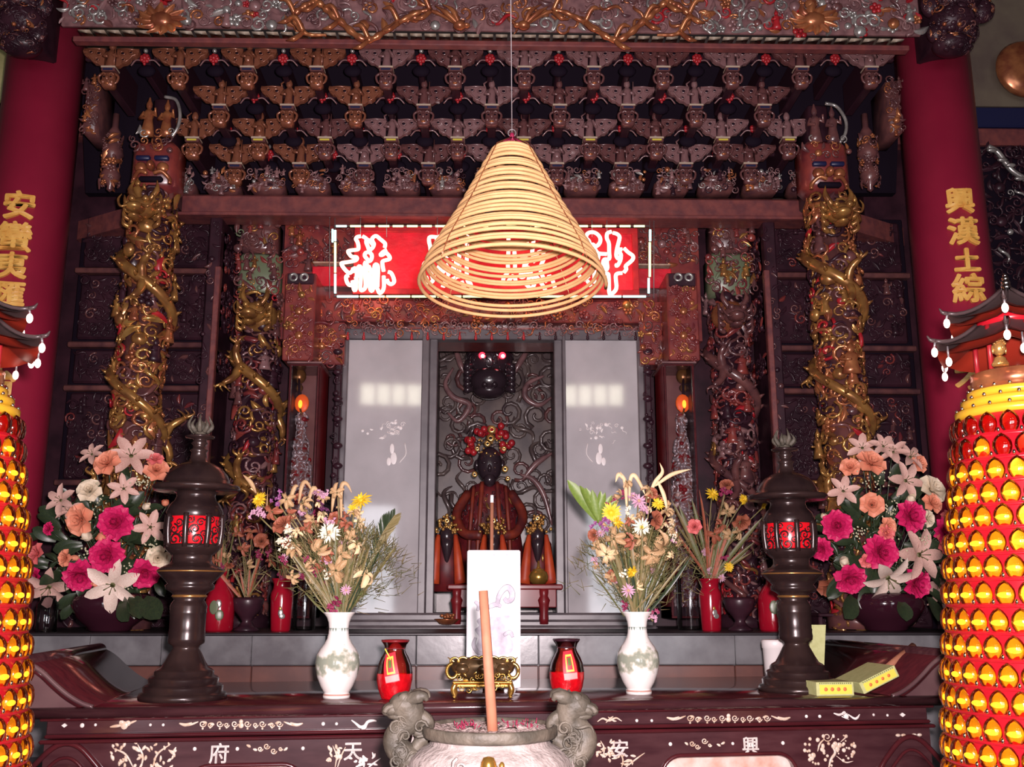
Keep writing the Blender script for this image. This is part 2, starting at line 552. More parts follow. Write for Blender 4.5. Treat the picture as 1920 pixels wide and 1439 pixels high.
def lathe(prof, n=32, ctr=(0, 0, 0), sx=1.0, sy=1.0, cap=True):
    prof = np.asarray(prof, float)
    a = np.arange(n) / n * 2 * math.pi
    v = np.zeros((len(prof), n, 3))
    v[:, :, 0] = prof[:, 0:1] * np.cos(a) * sx + ctr[0]
    v[:, :, 1] = prof[:, 0:1] * np.sin(a) * sy + ctr[1]
    v[:, :, 2] = prof[:, 1:2] + ctr[2]
    f = grid_faces(len(prof), n, True)
    if cap:
        f.append(tuple(range(n - 1, -1, -1)))
        f.append(tuple((len(prof) - 1) * n + k for k in range(n)))
    return v.reshape(-1, 3), f


def ellipsoid(c, r, nu=10, nv=6):
    pr = [(max(math.sin(t), 1e-3), -math.cos(t)) for t in np.linspace(0, math.pi, nv + 1)]
    v, f = lathe(pr, nu)
    return v * np.asarray(r) + np.asarray(c), f


def tube(pts, rad, n=6, cap=True):
    pts = np.asarray(pts, float)
    N = len(pts)
    rad = np.full(N, rad, float) if np.isscalar(rad) else np.asarray(rad, float)
    t = np.gradient(pts, axis=0)
    t /= np.maximum(np.linalg.norm(t, axis=1, keepdims=True), 1e-9)
    ref = np.array([0, 0, 1.0]) if abs(t[0][2]) < 0.9 else np.array([1.0, 0, 0])
    u = np.cross(t[0], ref)
    u /= np.linalg.norm(u)
    a = np.arange(n) / n * 2 * math.pi
    ca, sa = np.cos(a)[:, None], np.sin(a)[:, None]
    v = np.zeros((N, n, 3))
    for i in range(N):
        u = u - t[i] * np.dot(u, t[i])
        u /= max(np.linalg.norm(u), 1e-9)
        w = np.cross(t[i], u)
        v[i] = pts[i] + rad[i] * (ca * u + sa * w)
    f = grid_faces(N, n, True)
    if cap:
        f.append(tuple(range(n - 1, -1, -1)))
        f.append(tuple((N - 1) * n + k for k in range(n)))
    return v.reshape(-1, 3), f


def smooth(pts, k=5, closed=False):
    p = np.asarray(pts, float)
    if len(p) < 3:
        return p
    q = np.vstack([p[-1:], p, p[:2]]) if closed else np.vstack([2 * p[0] - p[1], p, 2 * p[-1] - p[-2]])
    out = []
    for i in range(len(q) - 3):
        a, b, c, d = q[i:i + 4]
        for t in np.arange(k) / k:
            out.append(0.5 * (2 * b + (c - a) * t + (2 * a - 5 * b + 4 * c - d) * t * t + (3 * b - a - 3 * c + d) * t ** 3))
    out.append(q[-2])
    return np.array(out)


def prism(poly, y0, y1):
    """polygon in (x, z), extruded along y; front is y0"""
    poly = np.asarray(poly, float)
    n = len(poly)
    v = np.zeros((2 * n, 3))
    v[:n, 0], v[:n, 2], v[:n, 1] = poly[:, 0], poly[:, 1], y0
    v[n:, 0], v[n:, 2], v[n:, 1] = poly[:, 0], poly[:, 1], y1
    area = np.sum(poly[:, 0] * np.roll(poly[:, 1], -1) - np.roll(poly[:, 0], -1) * poly[:, 1])
    idx = list(range(n)) if area > 0 else list(range(n - 1, -1, -1))
    f = [tuple(idx), tuple(n + i for i in reversed(idx))]
    for a, b in zip(idx, idx[1:] + idx[:1]):
        f.append((b, a, a + n, b + n))
    return v, f


def rect_ring(x0, x1, z0, z1, w, y0, y1, c=0.002):
    """picture frame of four bars"""
    mb = MB()
    mb.add(*box(x0, x1, y0, y1, z1 - w, z1, c), smooth=False)
    mb.add(*box(x0, x1, y0, y1, z0, z0 + w, c), smooth=False)
    mb.add(*box(x0, x0 + w, y0, y1, z0 + w, z1 - w, c), smooth=False)
    mb.add(*box(x1 - w, x1, y0, y1, z0 + w, z1 - w, c), smooth=False)
    return mb


def lathe_px(mb, cx, Y, prof, n=32, mat=0, smooth_=True, base=None, cap=True):
    """profile in picture units: (half width, row) on an upright axis at depth Y"""
    by = base if base is not None else max(p[1] for p in prof)
    x = X(cx, by, Y)
    pr = [(max(h, 0.3) * M(py, Y), Z(py, Y, cx)) for h, py in prof]
    v, f = lathe(pr, n, (x, Y, 0), cap=cap)
    mb.add(v, f, mat, smooth_)
    return np.array([x, Y, Z(by, Y, cx)])


def rotm(rng):
    a = rng.uniform(0, 2 * math.pi)
    return np.array([[math.cos(a), -math.sin(a), 0], [math.sin(a), math.cos(a), 0], [0, 0, 1]])


# --- carving: scrolls, leaves, bosses and blossoms laid over a surface (u, v, w)
def _templates():
    T = {}

    def spiral(turns, r0, r1, w0, w1, tr0, tr1, n=14, flip=1):
        s = np.linspace(0, 1, n)
        a = flip * s * turns * 2 * math.pi
        r = r0 + (r1 - r0) * s
        return np.stack([r * np.cos(a), r * np.sin(a), w0 + (w1 - w0) * s], 1), tr0 + (tr1 - tr0) * s
    p, r = spiral(1.35, 1.0, 0.15, 0.15, 0.45, 0.20, 0.11)
    T['curl'] = tube(p, r, 5)
    p, r = spiral(1.35, 1.0, 0.15, 0.15, 0.45, 0.20, 0.11, flip=-1)
    T['curl2'] = tube(p, r, 5)
    s = np.linspace(-1, 1, 12)
    T['wave'] = tube(np.stack([s * 1.3, 0.45 * np.sin(s * 3.1), 0.3 + 0.15 * np.cos(s * 4)], 1), 0.05 + 0.16 * (1 - s * s), 5)
    L = []
    for i, t in enumerate(np.linspace(0, 1, 7)):
        w = 0.42 * math.sin(math.pi * min(t * 0.92 + 0.05, 1)) ** 0.8
        for x, h in ((-1, 0.0), (-0.45, 0.2), (0, 0.32), (0.45, 0.2), (1, 0.0)):
            L.append((2 * t - 1, x * w + 0.25 * math.sin(t * 3), h * (0.5 + w * 1.6) + 0.25 * t * t))
    T['leaf'] = (np.array(L), grid_faces(7, 5))
    T['boss'] = ellipsoid((0, 0, 0.2), (0.75, 0.75, 0.5), 8, 5)
    mb = MB()
    for k in range(5):
        a = k * 2 * math.pi / 5
        mb.add(*ellipsoid((0.55 * math.cos(a), 0.55 * math.sin(a), 0.18), (0.38, 0.38, 0.22), 7, 4))
    mb.add(*ellipsoid((0, 0, 0.3), (0.28, 0.28, 0.25), 6, 4))
    T['flower'] = (mb.verts(), [tuple(q) for f, _, _ in mb.f for q in f])
    mb = MB()
    v, f = lathe([(0.05, -1.0), (0.48, -1.0), (0.42, -0.6), (0.30, -0.1), (0.40, 0.25), (0.22, 0.45), (0.12, 0.5), (0.2, 0.62), (0.22, 0.78), (0.12, 0.95), (0.05, 1.15)], 8)
    mb.add(np.stack([v[:, 0], v[:, 2], v[:, 1] * 0.8 + 0.3], 1), f)
    mb.add(*tube([(-0.3, 0.3, 0.35), (-0.5, -0.05, 0.5), (-0.1, -0.1, 0.75)], [0.13, 0.12, 0.08], 5))
    mb.add(*tube([(0.3, 0.3, 0.35), (0.55, 0.1, 0.5), (0.5, 0.5, 0.6)], [0.13, 0.12, 0.08], 5))
    T['figure'] = (mb.verts(), [tuple(q) for f, _, _ in mb.f for q in f])
    out = {}
    for k, (v, f) in T.items():
        by = {}
        for q in f:
            by.setdefault(len(q), []).append(q)
        out[k] = (v, [np.asarray(q, int) for q in by.values()])
    return out


TPL = _templates()


def carve(mb, W, H, step, size, kinds, mats, rng, fn, w0=0.0, jit=0.45, amp=1.0, upright=('figure',)):
    """fill a W x H field with pieces; fn maps an (n,3) array of (u, v, w) to world"""
    nx, ny = max(1, int(round(W / step))), max(1, int(round(H / step)))
    kn, kw = list(kinds.keys()), np.array(list(kinds.values()), float)
    kw /= kw.sum()
    mn, mw = list(mats.keys()), np.array(list(mats.values()), float)
    mw /= mw.sum()
    for i in range(nx):
        for j in range(ny):
            u = (i + 0.5 + rng.uniform(-jit, jit)) * W / nx
            v = (j + 0.5 + rng.uniform(-jit, jit)) * H / ny
            k = kn[rng.choice(len(kn), p=kw)]
            s = rng.uniform(*size) * (1.35 if k == 'figure' else 1.0)
            tv, tf = TPL[k]
            q = tv.copy()
            if k not in upright:
                q = q @ rotm(rng).T
            q = q * s
            q[:, 2] *= amp
            q[:, 0] += u
            q[:, 1] += v
            q[:, 2] += w0 + rng.uniform(0, 0.3) * s
            q = fn(q)
            m = int(mn[rng.choice(len(mn), p=mw)])
            for f in tf:
                mb.f.append((f + mb.n, m, True))
            mb.v.append(q)
            mb.n += len(q)


def plane_fn(O, U, V, N):
    O, U, V, N = (np.asarray(a, float) for a in (O, U, V, N))
    return lambda q: O + q[:, 0:1] * U + q[:, 1:2] * V + q[:, 2:3] * N


def cyl_fn(cx, cy, z0, r):
    def fn(q):
        a = q[:, 0] / r
        R = r + q[:, 2]
        return np.stack([cx + R * np.sin(a), cy - R * np.cos(a), z0 + q[:, 1]], 1)
    return fn


def ball_fn(c, rx, ry, rz):
    """u = angle around (radians * 1), v = height angle, w = out"""
    def fn(q):
        a, b = q[:, 0], q[:, 1]
        k = 1 + q[:, 2]
        return np.stack([c[0] + rx * k * np.sin(a) * np.cos(b), c[1] - ry * k * np.cos(a) * np.cos(b), c[2] + rz * k * np.sin(b)], 1)
    return fn


def px_rect(x0, y0, x1, y1, Y):
    """(origin, width, height) of an upright frontal rectangle given by picture corners"""
    a, b = P(x0, y1, Y), P(x1, y0, Y)
    xl = 0.5 * (a[0] + X(x0, y0, Y))
    xr = 0.5 * (b[0] + X(x1, y1, Y))
    return xl, xr, min(a[2], b[2]), max(a[2], b[2])


def panel_fn(xl, z0, Y):
    return plane_fn((xl, Y, z0), (1, 0, 0), (0, 0, 1), (0, -1, 0))


ORD = ['first', 'second', 'third', 'fourth', 'fifth', 'sixth', 'seventh', 'eighth', 'ninth', 'tenth', 'eleventh', 'twelfth', 'thirteenth', 'fourteenth']


def text_mesh(s, size, depth, offset=0.0, bevel=0.0):
    cu = bpy.data.curves.new('lettering', 'FONT')
    cu.body = s
    cu.size = size
    cu.align_x = 'CENTER'
    cu.align_y = 'CENTER'
    cu.extrude = depth
    cu.offset = offset
    cu.bevel_depth = bevel
    cu.resolution_u = 4
    o = bpy.data.objects.new('lettering', cu)
    COL.objects.link(o)
    bpy.context.view_layer.update()
    dg = bpy.context.evaluated_depsgraph_get()
    me = bpy.data.meshes.new_from_object(o.evaluated_get(dg))
    v = np.zeros(len(me.vertices) * 3)
    me.vertices.foreach_get('co', v)
    faces = [tuple(p.vertices) for p in me.polygons]
    bpy.data.objects.remove(o)
    bpy.data.curves.remove(cu)
    bpy.data.meshes.remove(me)
    v = v.reshape(-1, 3)
    if len(v):
        c = (v.min(0) + v.max(0)) / 2
        v[:, :2] -= c[:2]
    return v, faces


def bold_text(s, size, depth, d):
    """heavy strokes: the same glyph laid down a few times with small shifts"""
    v, f = text_mesh(s, size, depth)
    out = []
    for k in range(9):
        a = k * math.pi / 4
        o = np.array([math.cos(a) * d, math.sin(a) * d, -.0003 * k]) if k < 8 else np.zeros(3)
        out.append((v + o, f))
    return out
# ------------------------------------------------------------------ room shell
def struct(name, mb, mats, label=None):
    return mb.build(name, mats, None, label, 'structure')


struct('floor', MB().add(*box(-3.6, 3.6, -5.2, 6.6, -0.1, 0.0), smooth=False), 'floor', 'grey brown floor under the altar table')
struct('ceiling', MB().add(*box(-3.6, 3.6, -5.2, 6.6, 5.4, 5.5), smooth=False), 'ceiling', 'dark boarded ceiling above the bracket canopy')
struct('wall_back', MB().add(*box(-3.6, 3.6, 6.3, 6.5, 0, 5.4), smooth=False), 'wall', 'brown wall behind the shrine')
struct('wall_left', MB().add(*box(-3.6, -3.5, -5.0, 6.3, 0, 5.4), smooth=False), 'wall', 'brown side wall beyond the left red column')
struct('wall_right', MB().add(*box(3.5, 3.6, -5.0, 6.3, 0, 5.4), smooth=False), 'wall', 'brown side wall beyond the right red column')
mb = MB()
for x0, x1 in ((-3.5, -2.6), (-1.4, -0.6), (0.6, 1.4), (2.6, 3.5)):
    mb.add(*box(x0, x1, -5.2, -5.0, 0, 3.0), smooth=False)
mb.add(*box(-3.5, 3.5, -5.2, -5.0, 3.0, 4.05), smooth=False)
mb.add(*box(-3.5, 3.5, -5.2, -5.0, 4.65, 5.4), smooth=False)
for sx in (-1, 1):
    mb.add(*box(sx * 1.5 - .6, sx * 1.5 - .47, -4.87, -4.84, 4.2, 4.8), smooth=False)
    for d in (-.225, 0, .225):
        mb.add(*box(sx * 1.5 + d - .018, sx * 1.5 + d + .018, -4.87, -4.84, 4.2, 4.8), smooth=False)
struct('wall_front', mb, 'wall', 'entrance wall with three doorways behind the camera')

# side bays beyond the two red columns
for sgn, side in ((-1, 'left'), (1, 'right')):
    xa, xb = sorted((sgn * 2.02, sgn * 3.5))
    mb = MB().add(*box(xa, xb, 5.05, 5.2, 0, Z(228, 5.05)), smooth=False)
    struct('wall_bay_' + side, mb, 'wood_dark', 'dark panelled wall beyond the %s red column' % ('left' if sgn < 0 else 'right'))
    mb = MB().add(*box(xa, xb, 5.0, 5.2, Z(228, 5.0), Z(190, 5.0), .01), smooth=False)
    mb.add(*box(xa, xb, 4.97, 5.2, Z(262, 4.97), Z(230, 4.97), .01), 1, smooth=False)
    mb.f[-1] = (mb.f[-1][0], 1, False)
    for i in range(len(mb.f)):
        mb.f[i] = (mb.f[i][0], 0 if mb.f[i][0].max() < 24 else 1, False)
    struct('trim_bay_' + side, mb, ['blue', 'beam'], 'dark blue and red beam beyond the %s red column' % ('left' if sgn < 0 else 'right'))
    mb = MB().add(*box(xa, xb, 5.1, 5.2, Z(190, 5.1), 5.4), smooth=False)
    struct('wall_bay_upper_' + side, mb, 'wall_tan', 'tan plaster above the dark blue beam beyond the %s red column' % ('left' if sgn < 0 else 'right'))

# pale board seen at the left edge, round ornament at the right edge
mb = MB()
xl, xr, z0, z1 = px_rect(-40, 190, 20, 82, 4.9)
mb.add(*box(xl, xr, 4.9, 4.94, z0, z1, .02))
mb.build('hanging_board', 'sign_tan', label='pale yellow board hanging beyond the left red column', cat='board')
mb = MB()
p = P(1925, 130, 5.02)
mb.add(*lathe([(0.005, -.05), (.10, -.045), (.16, -.02), (.175, 0), (.16, .03), (.02, .04)], 28))
v = mb.verts()
mb.v = [np.stack([v[:, 0] + p[0], v[:, 2] + p[1], v[:, 1] + p[2]], 1)]
mb.build('round_plaque', 'copper', label='round orange plaque on the tan wall at the right edge', cat='plaque')

# dark carved relief with a silver branch, right of the right column
rng = np.random.default_rng(5)
for x0, x1, nm, col in ((1850, 1960, 'right', 'right red'), (-60, 20, 'left', 'left red')):
    xl, xr, z0, z1 = px_rect(x0, 880, x1, 270, 5.0)
    t = thing('carved_wall_relief', 'dark carved wall relief ' + ('with a silver branch ' if nm == 'right' else '') + 'beyond the %s column' % col, 'relief', (0.5 * (xl + xr), 5.0, z0))
    MB().add(*box(xl, xr, 5.0, 5.05, z0, z1, .005), smooth=False).build('backing', 'black', t)
    mb = MB()
    carve(mb, xr - xl, z1 - z0, 0.045, (.02, .045), dict(curl=2, curl2=2, leaf=3, wave=2, boss=1), {0: 12, 1: 1}, rng, panel_fn(xl, z0, 5.0))
    mb.build('carving', ['wood_dark', 'silver'], t, kind='stuff')
    if nm == 'right':
        mb = MB()
        pts = [P(*q, 4.93) for q in ((1852, 275), (1870, 285), (1885, 305), (1900, 322), (1925, 338))]
        mb.add(*tube(smooth(pts, 6), 0.016, 6))
        for q in ((1860, 282), (1880, 300), (1895, 310), (1912, 335)):
            c = P(*q, 4.91)
            mb.add(*ellipsoid(c, (.03, .012, .012), 8, 5))
        mb.build('silver_branch', 'silver', t, label='silver branch')

# ------------------------------------------------------------------ the two lettered red columns
YC = 4.45
CXR = X(1765, 300, YC)
CR = 68 * M(300, YC)


def glyph_on_column(ch, cx, px, py, hpx, parent):
    s = hpx * M(py, YC - CR)
    mb = MB()
    for v, f in bold_text(ch, s * 1.04, 0.010, 0.0045):
        a = v[:, 0] / CR + math.asin(max(-0.9, min(0.9, (X(px, py, YC - CR) - cx) / CR)))
        r = CR + 0.006 + v[:, 2]
        mb.add(np.stack([cx + r * np.sin(a), YC - r * np.cos(a), Z(py, YC - CR, px) + v[:, 1]], 1), f, 0, False)
    mb.build('letter', 'gilt_char', parent, label='gilt raised character')


for sgn, chars in ((-1, [('安', 36, 385, 54), ('蠻', 28, 444, 57), ('夷', 22, 498, 50), ('匯', 20, 551, 48), ('台', 2, 715, 50)]),
                   (1, [('興', 1799, 377, 50), ('漢', 1806, 434, 54), ('土', 1812, 488, 46), ('綜', 1816, 541, 57),
                        ('一', 1812, 617, 46), ('才', 1820, 706, 52)])):
    cx = sgn * CXR
    t = thing('lettered_column', 'round red lacquered column with raised gilt characters, ' + ('left' if sgn < 0 else 'right') + ' of the altar', 'column', (cx, YC, 0))
    mb = MB().add(*lathe([(CR * 1.25, 0), (CR * 1.25, .12), (CR * 1.05, .16), (CR, .2), (CR, 5.38)], 48, (cx, YC, 0)))
    mb.build('shaft', 'column', t)
    for c in chars:
        glyph_on_column(c[0], cx, c[1], c[2], c[3], t)

# carved lion brackets hung in front of the column heads
for sgn in (-1, 1):
    rng = np.random.default_rng(20 + sgn)
    Yb = 4.08
    cpx = (40, 50) if sgn < 0 else (1785, 50)
    c0 = P(*cpx, Yb)
    t = thing('carved_lion_bracket', 'dark carved lion bracket at the head of the %s red column' % ('left' if sgn < 0 else 'right'), 'bracket', (c0[0], Yb, c0[2] - .14))
    lumps = [(0, 85, 38, 22), (0, 40, 44, 34), (-28, 62, 20, 22), (26, 60, 22, 24), (8, 5, 46, 30), (-40, 10, 20, 26), (55, 20, 22, 26), (0, -45, 60, 40)]
    mb = MB()
    mcv = MB()
    for dx, y, rx, ry in lumps:
        c = P(cpx[0] + dx * sgn, y, Yb)
        k = M(y, Yb)
        mb.add(*ellipsoid(c, (rx * k, rx * k * .8, ry * k), 12, 8))
        fn = ball_fn(c, rx * k, rx * k * .8, ry * k)
        carve(mcv, 2.6, 2.4, .36, (.16, .30), dict(curl=3, curl2=3, leaf=3, boss=1), {0: 6, 1: 2, 2: 1}, rng,
              lambda q, fn=fn: fn(q - np.array([1.2, 1.1, 0])), amp=.6)
    mb.build('body', 'wood_dark', t)
    mcv.build('mane_curls', ['wood_dark', 'wood', 'copper'], t, kind='stuff')
    # back beam carrying it into the column
    MB().add(*box(c0[0] - .06, c0[0] + .06, Yb, YC, c0[2] - .05, c0[2] + .3, .01)).build('tenon', 'wood_dark', t)
    for dx, y in ((-14, 45), (14, 45)):
        MB().add(*ellipsoid(P(cpx[0] + dx, y, Yb - .125), (.010, .010, .010), 8, 6)).build('eye', 'copper', t)

# ------------------------------------------------------------------ top frieze
rng = np.random.default_rng(11)
YF = 4.08
xl, xr, z0, z1 = px_rect(118, 66, 1722, -60, YF)
t = thing('carved_frieze', 'gold and silver carved frieze along the top of the canopy', 'frieze', ((xl + xr) / 2, YF, z0))
MB().add(*box(xl, xr, YF, YF + .02, z0, z1, .005), smooth=False).build('backing', 'wood_grey', t)
fn = panel_fn(xl, z0, YF)
W, H = xr - xl, z1 - z0
third = W * 0.26
mb = MB()
kinds = dict(curl=3, curl2=3, leaf=5, wave=2, boss=1, flower=2, figure=1.2)
carve(mb, third, H, .040, (.018, .042), kinds, {0: 3, 1: 4, 2: 2.2, 3: 1, 4: .9}, rng, fn)
carve(mb, third, H, .040, (.018, .042), kinds, {0: 3, 1: 4, 2: 2.2, 3: 1, 4: .9}, rng, lambda q: fn(q + np.array([W - third, 0, 0])))
carve(mb, W - 2 * third, H, .046, (.018, .045), dict(curl=4, curl2=4, leaf=3, wave=4, boss=1), {0: 4, 1: 1.6, 2: 2, 3: 2, 4: .3}, rng, lambda q: fn(q + np.array([third, 0, 0])))
mb.build('carving', ['wood_grey', 'silver', 'copper', 'wood', 'red_paint'], t, kind='stuff')
# two lotus medallions and the pair of dragons facing the middle
for px in (303, 1526):
    c = P(px, 38, YF - .07)
    mb = MB()
    for k in range(12):
        a = k * math.pi / 6
        tv, tf = TPL['leaf']
        q = tv * .045
        R = np.array([[math.cos(a), -math.sin(a), 0], [math.sin(a), math.cos(a), 0], [0, 0, 1]])
        q = (q + np.array([.055, 0, 0])) @ R.T
        w = np.stack([c[0] + q[:, 0] * 1.15, c[1] - q[:, 2], c[2] + q[:, 1] * .8], 1)
        for f in tf:
            mb.add(w, f)
    mb.add(*ellipsoid(c, (.055, .03, .04), 12, 6))
    mb.build('lotus_medallion', 'copper', t, label='copper lotus medallion')
for s in (-1, 1):
    pts = [P(922 + s * q[0], q[1], YF - .09) for q in ((60, 48), (120, 20), (180, 45), (235, 75), (290, 35), (330, 5), (370, 30), (350, 62), (310, 66))]
    sp = smooth(pts, 22)
    k = np.linspace(0, 1, len(sp))
    mb = MB().add(*tube(sp, .006 + (.010 + .003 * np.sin(k * 160)) * np.sin(math.pi * k), 8))
    h = pts[0]
    mb.add(*ellipsoid(h, (.03, .026, .022), 10, 6))
    mb.add(*ellipsoid(h + np.array([-s * .03, -.01, -.006]), (.018, .018, .011), 8, 5))
    for d in ((.03, .06), (.06, .05)):
        mb.add(*tube(smooth([h, h + np.array([s * d[0], -.02, d[1]]), h + np.array([s * (d[0] + .05), -.01, d[1] + .04])], 4), [.012] * 5 + [.01, .006, .004, .002], 5))
    for i in range(20, len(sp) - 10, 22):
        for sg in (-1, 1):
            mb.add(*tube(smooth([sp[i], sp[i] + np.array([s * .03, -.03, sg * .05]), sp[i] + np.array([s * .07, -.02, sg * .055])], 4), [.012] * 6 + [.009, .006, .003], 5))
    mb.build('dragon', 'copper', t, label='gilt dragon')
# bead course and the red strip under it
xl, xr, z0, z1 = px_rect(150, 82, 1690, 66, YF)
mb = MB()
n = 58
for i in range(n):
    x = xl + (i + .5) * (xr - xl) / n
    h = (xr - xl) / n * .40
    mb.add(*box(x - h, x + h, YF - .045, YF + .01, z0, z1 - .004, .008))
mb.build('bead_course', 'ivory', t, kind='stuff')
xl, xr, z0, z1 = px_rect(140, 91, 1700, 83, YF)
MB().add(*box(xl, xr, YF - .03, YF + .015, z0, z1, .004), smooth=False).build('lower_rail', 'beam', t)

# ------------------------------------------------------------------ bracket canopy
# soffit board leaning back behind the brackets
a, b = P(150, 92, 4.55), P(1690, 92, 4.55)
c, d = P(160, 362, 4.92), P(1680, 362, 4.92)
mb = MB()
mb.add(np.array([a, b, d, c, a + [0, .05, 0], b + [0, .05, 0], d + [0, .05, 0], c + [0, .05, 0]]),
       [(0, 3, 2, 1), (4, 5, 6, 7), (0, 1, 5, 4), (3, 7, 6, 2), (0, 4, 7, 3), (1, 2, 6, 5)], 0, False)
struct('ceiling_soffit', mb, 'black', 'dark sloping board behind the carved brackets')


def bracket_meshes(main='wood_grey', trim='wood'):
    """parts of one bracket, 1 unit = 1 picture pixel, front is -y, origin on the block top"""
    R = {}
    # three kinds of standing figure
    for k in range(3):
        mb = MB()
        w = (9.5, 10.5, 8.5)[k]
        mb.add(*lathe([(1, 0), (w, 0), (w * .92, 6), (w * .7, 16), (w * .85, 26), (w * .62, 31), (3, 33), (5, 36), (5.5, 40), (4, 45), (1, 48)], 10, sy=.8))
        mb.add(*tube([(-6, -2, 28), (-11, -5, 20), (-3, -9, 18)], [3, 2.8, 2.2], 6))
        mb.add(*tube([(6, -2, 28), (11, -5, 19), (4, -9, 22 + 4 * k)], [3, 2.8, 2.2], 6))
        if k == 0:
            mb.add(*tube([(8, -8, 2), (9, -8, 40)], 1.2, 5))
        if k == 1:
            mb.add(*ellipsoid((0, -8, 14), (6, 4, 7), 8, 5))
        if k == 2:
            mb.add(*tube([(-10, 0, 30), (-13, 0, 40), (-6, 0, 46)], [2, 1.8, 1], 5))
        mb.v = [v * np.array([1.15, 1.1, 1.18]) for v in mb.v]
        R['figure%d' % k] = mb.mesh('figure', [main])
    # pierced cloud wings
    for s in (-1, 1):
        poly = [(11, 40), (51, 40), (52, 34), (49, 27), (44, 23), (38, 22), (35, 15), (29, 10), (22, 9), (16, 4), (11, 4)]
        mb = MB().add(*prism([(s * x, z) for x, z in poly], -4, 5), smooth=False)
        for x, z, r in ((22, 30, 6), (37, 32, 5), (24, 17, 4.5)):
            v, f = lathe([(r * .55, 0), (r, 0), (r, 2.5), (r * .75, 3.4), (r * .55, 2.0), (r * .5, 0)], 9, cap=False)
            mb.add(np.stack([s * x + v[:, 0], -4 - v[:, 2], z + v[:, 1] * .8], 1), f)
        mb.add(*tube([(s * 12, -5, 38), (s * 30, -6.5, 38.5), (s * 50, -5, 37)], 1.8, 5))
        mb.add(*tube(smooth([(s * 48, -5, 28), (s * 41, -6.5, 25), (s * 37, -6, 20), (s * 30, -6.5, 13), (s * 22, -5, 11)], 3), 1.7, 5))
        for x, z, r in ((22, 30, 3.4), (37, 32, 2.8), (24, 17, 2.5)):
            v, f = ellipsoid((s * x, -4.2, z), (r, 1.6, r * .8), 7, 4)
            mb.add(v, f, 1)
        R['wing%d' % s] = mb.mesh('wing', [main, 'black'])
    mb = MB().add(*box(-13, 13, -12, 12, -9, 0, 1.5), 0, False)
    v, f = box(-13.5, 13.5, -12.8, 12, -3, 1, 1)
    mb.add(v, f, 1, False)
    v, f = box(-9, 9, -13.2, -11, -8, -4.2, .6)
    mb.add(v, f, 2, False)
    R['block'] = mb.mesh('block', ['wood', 'ivory', 'blue'])
    mb = MB().add(*box(-13, 13, -12, 12, -9, 0, 1.5), 0, False)
    v, f = box(-13.5, 13.5, -12.8, 12, -3, 1, 1)
    mb.add(v, f, 1, False)
    v, f = box(-9, 9, -13.4, -11, -7.5, -4.2, .6)
    mb.add(v, f, 2, False)
    R['block_y'] = mb.mesh('block', ['wood', 'ivory', 'yellow'])
    # carved mask under the block
    mb = MB().add(*box(-12, 12, -10, 10, -40, -9, 4))
    mb.add(*ellipsoid((0, -11, -24), (4, 5, 6), 8, 5))
    for s in (-1, 1):
        mb.add(*tube(smooth([(s * 3, -11, -17), (s * 7, -12, -14), (s * 12, -10, -17)], 3), 1.9, 5))
        mb.add(*ellipsoid((s * 8, -9, -30), (4.5, 4, 5), 7, 4))
        mb.add(*tube(smooth([(s * 11, -6, -12), (s * 18, -5, -18), (s * 16, -5, -28), (s * 12, -6, -33)], 3), [2.5] * 7 + [2, 1.6, 1.2], 5))
        v, f = ellipsoid((s * 6, -10.5, -20.5), (2.2, 1.5, 1.6), 6, 4)
        mb.add(v, f, 2)
    v, f = ellipsoid((0, -10.5, -34), (5, 2.5, 2.5), 8, 4)
    mb.add(v, f, 1)
    R['mask'] = mb.mesh('mask', [trim, 'copper', 'black'])
    mb = MB().add(*box(-8, 8, 8, 120, -34, 34, 2), smooth=False)
    mb.add(*box(-50, 50, 6, 14, 34, 41, 1), smooth=False)
    mb.add(*box(-58, 58, 20, 30, 30, 42, 2), smooth=False)
    R['arm'] = mb.mesh('arm', ['wood_dark'])
    # red rosette drop with a bright ball; black dome behind stands for the shaded hollow
    mb = MB()
    for k in range(7):
        a = k * 2 * math.pi / 7
        mb.add(*ellipsoid((6 * math.cos(a), -4, 20 + 6 * math.sin(a)), (4.5, 4, 4.5), 7, 4))
    mb.add(*ellipsoid((0, -6, 20), (5, 5, 5), 8, 5))
    mb.add(*ellipsoid((0, -5, 9), (3, 3, 4), 7, 5))
    v, f = ellipsoid((0, -3, 36), (4.5, 4.5, 4.5), 8, 6)
    mb.add(v, f, 1)
    v, f = ellipsoid((0, 10, 2), (17, 8, 12), 12, 7)
    mb.add(v, f, 2)
    v, f = tube(smooth([(-27, 2, 8), (-16, -3, 17), (0, -4, 14), (16, -3, 17), (27, 2, 8)], 4), 1.6, 5)
    mb.add(v, f, 3)
    R['pendant'] = mb.mesh('pendant', ['red_paint', 'silver', 'black', 'wood_grey'])
    mb = MB().add(*box(-6, 6, 8, 110, -6, 30, 2), smooth=False)
    R['pendant_arm'] = mb.mesh('arm', ['wood_dark'])
    return R


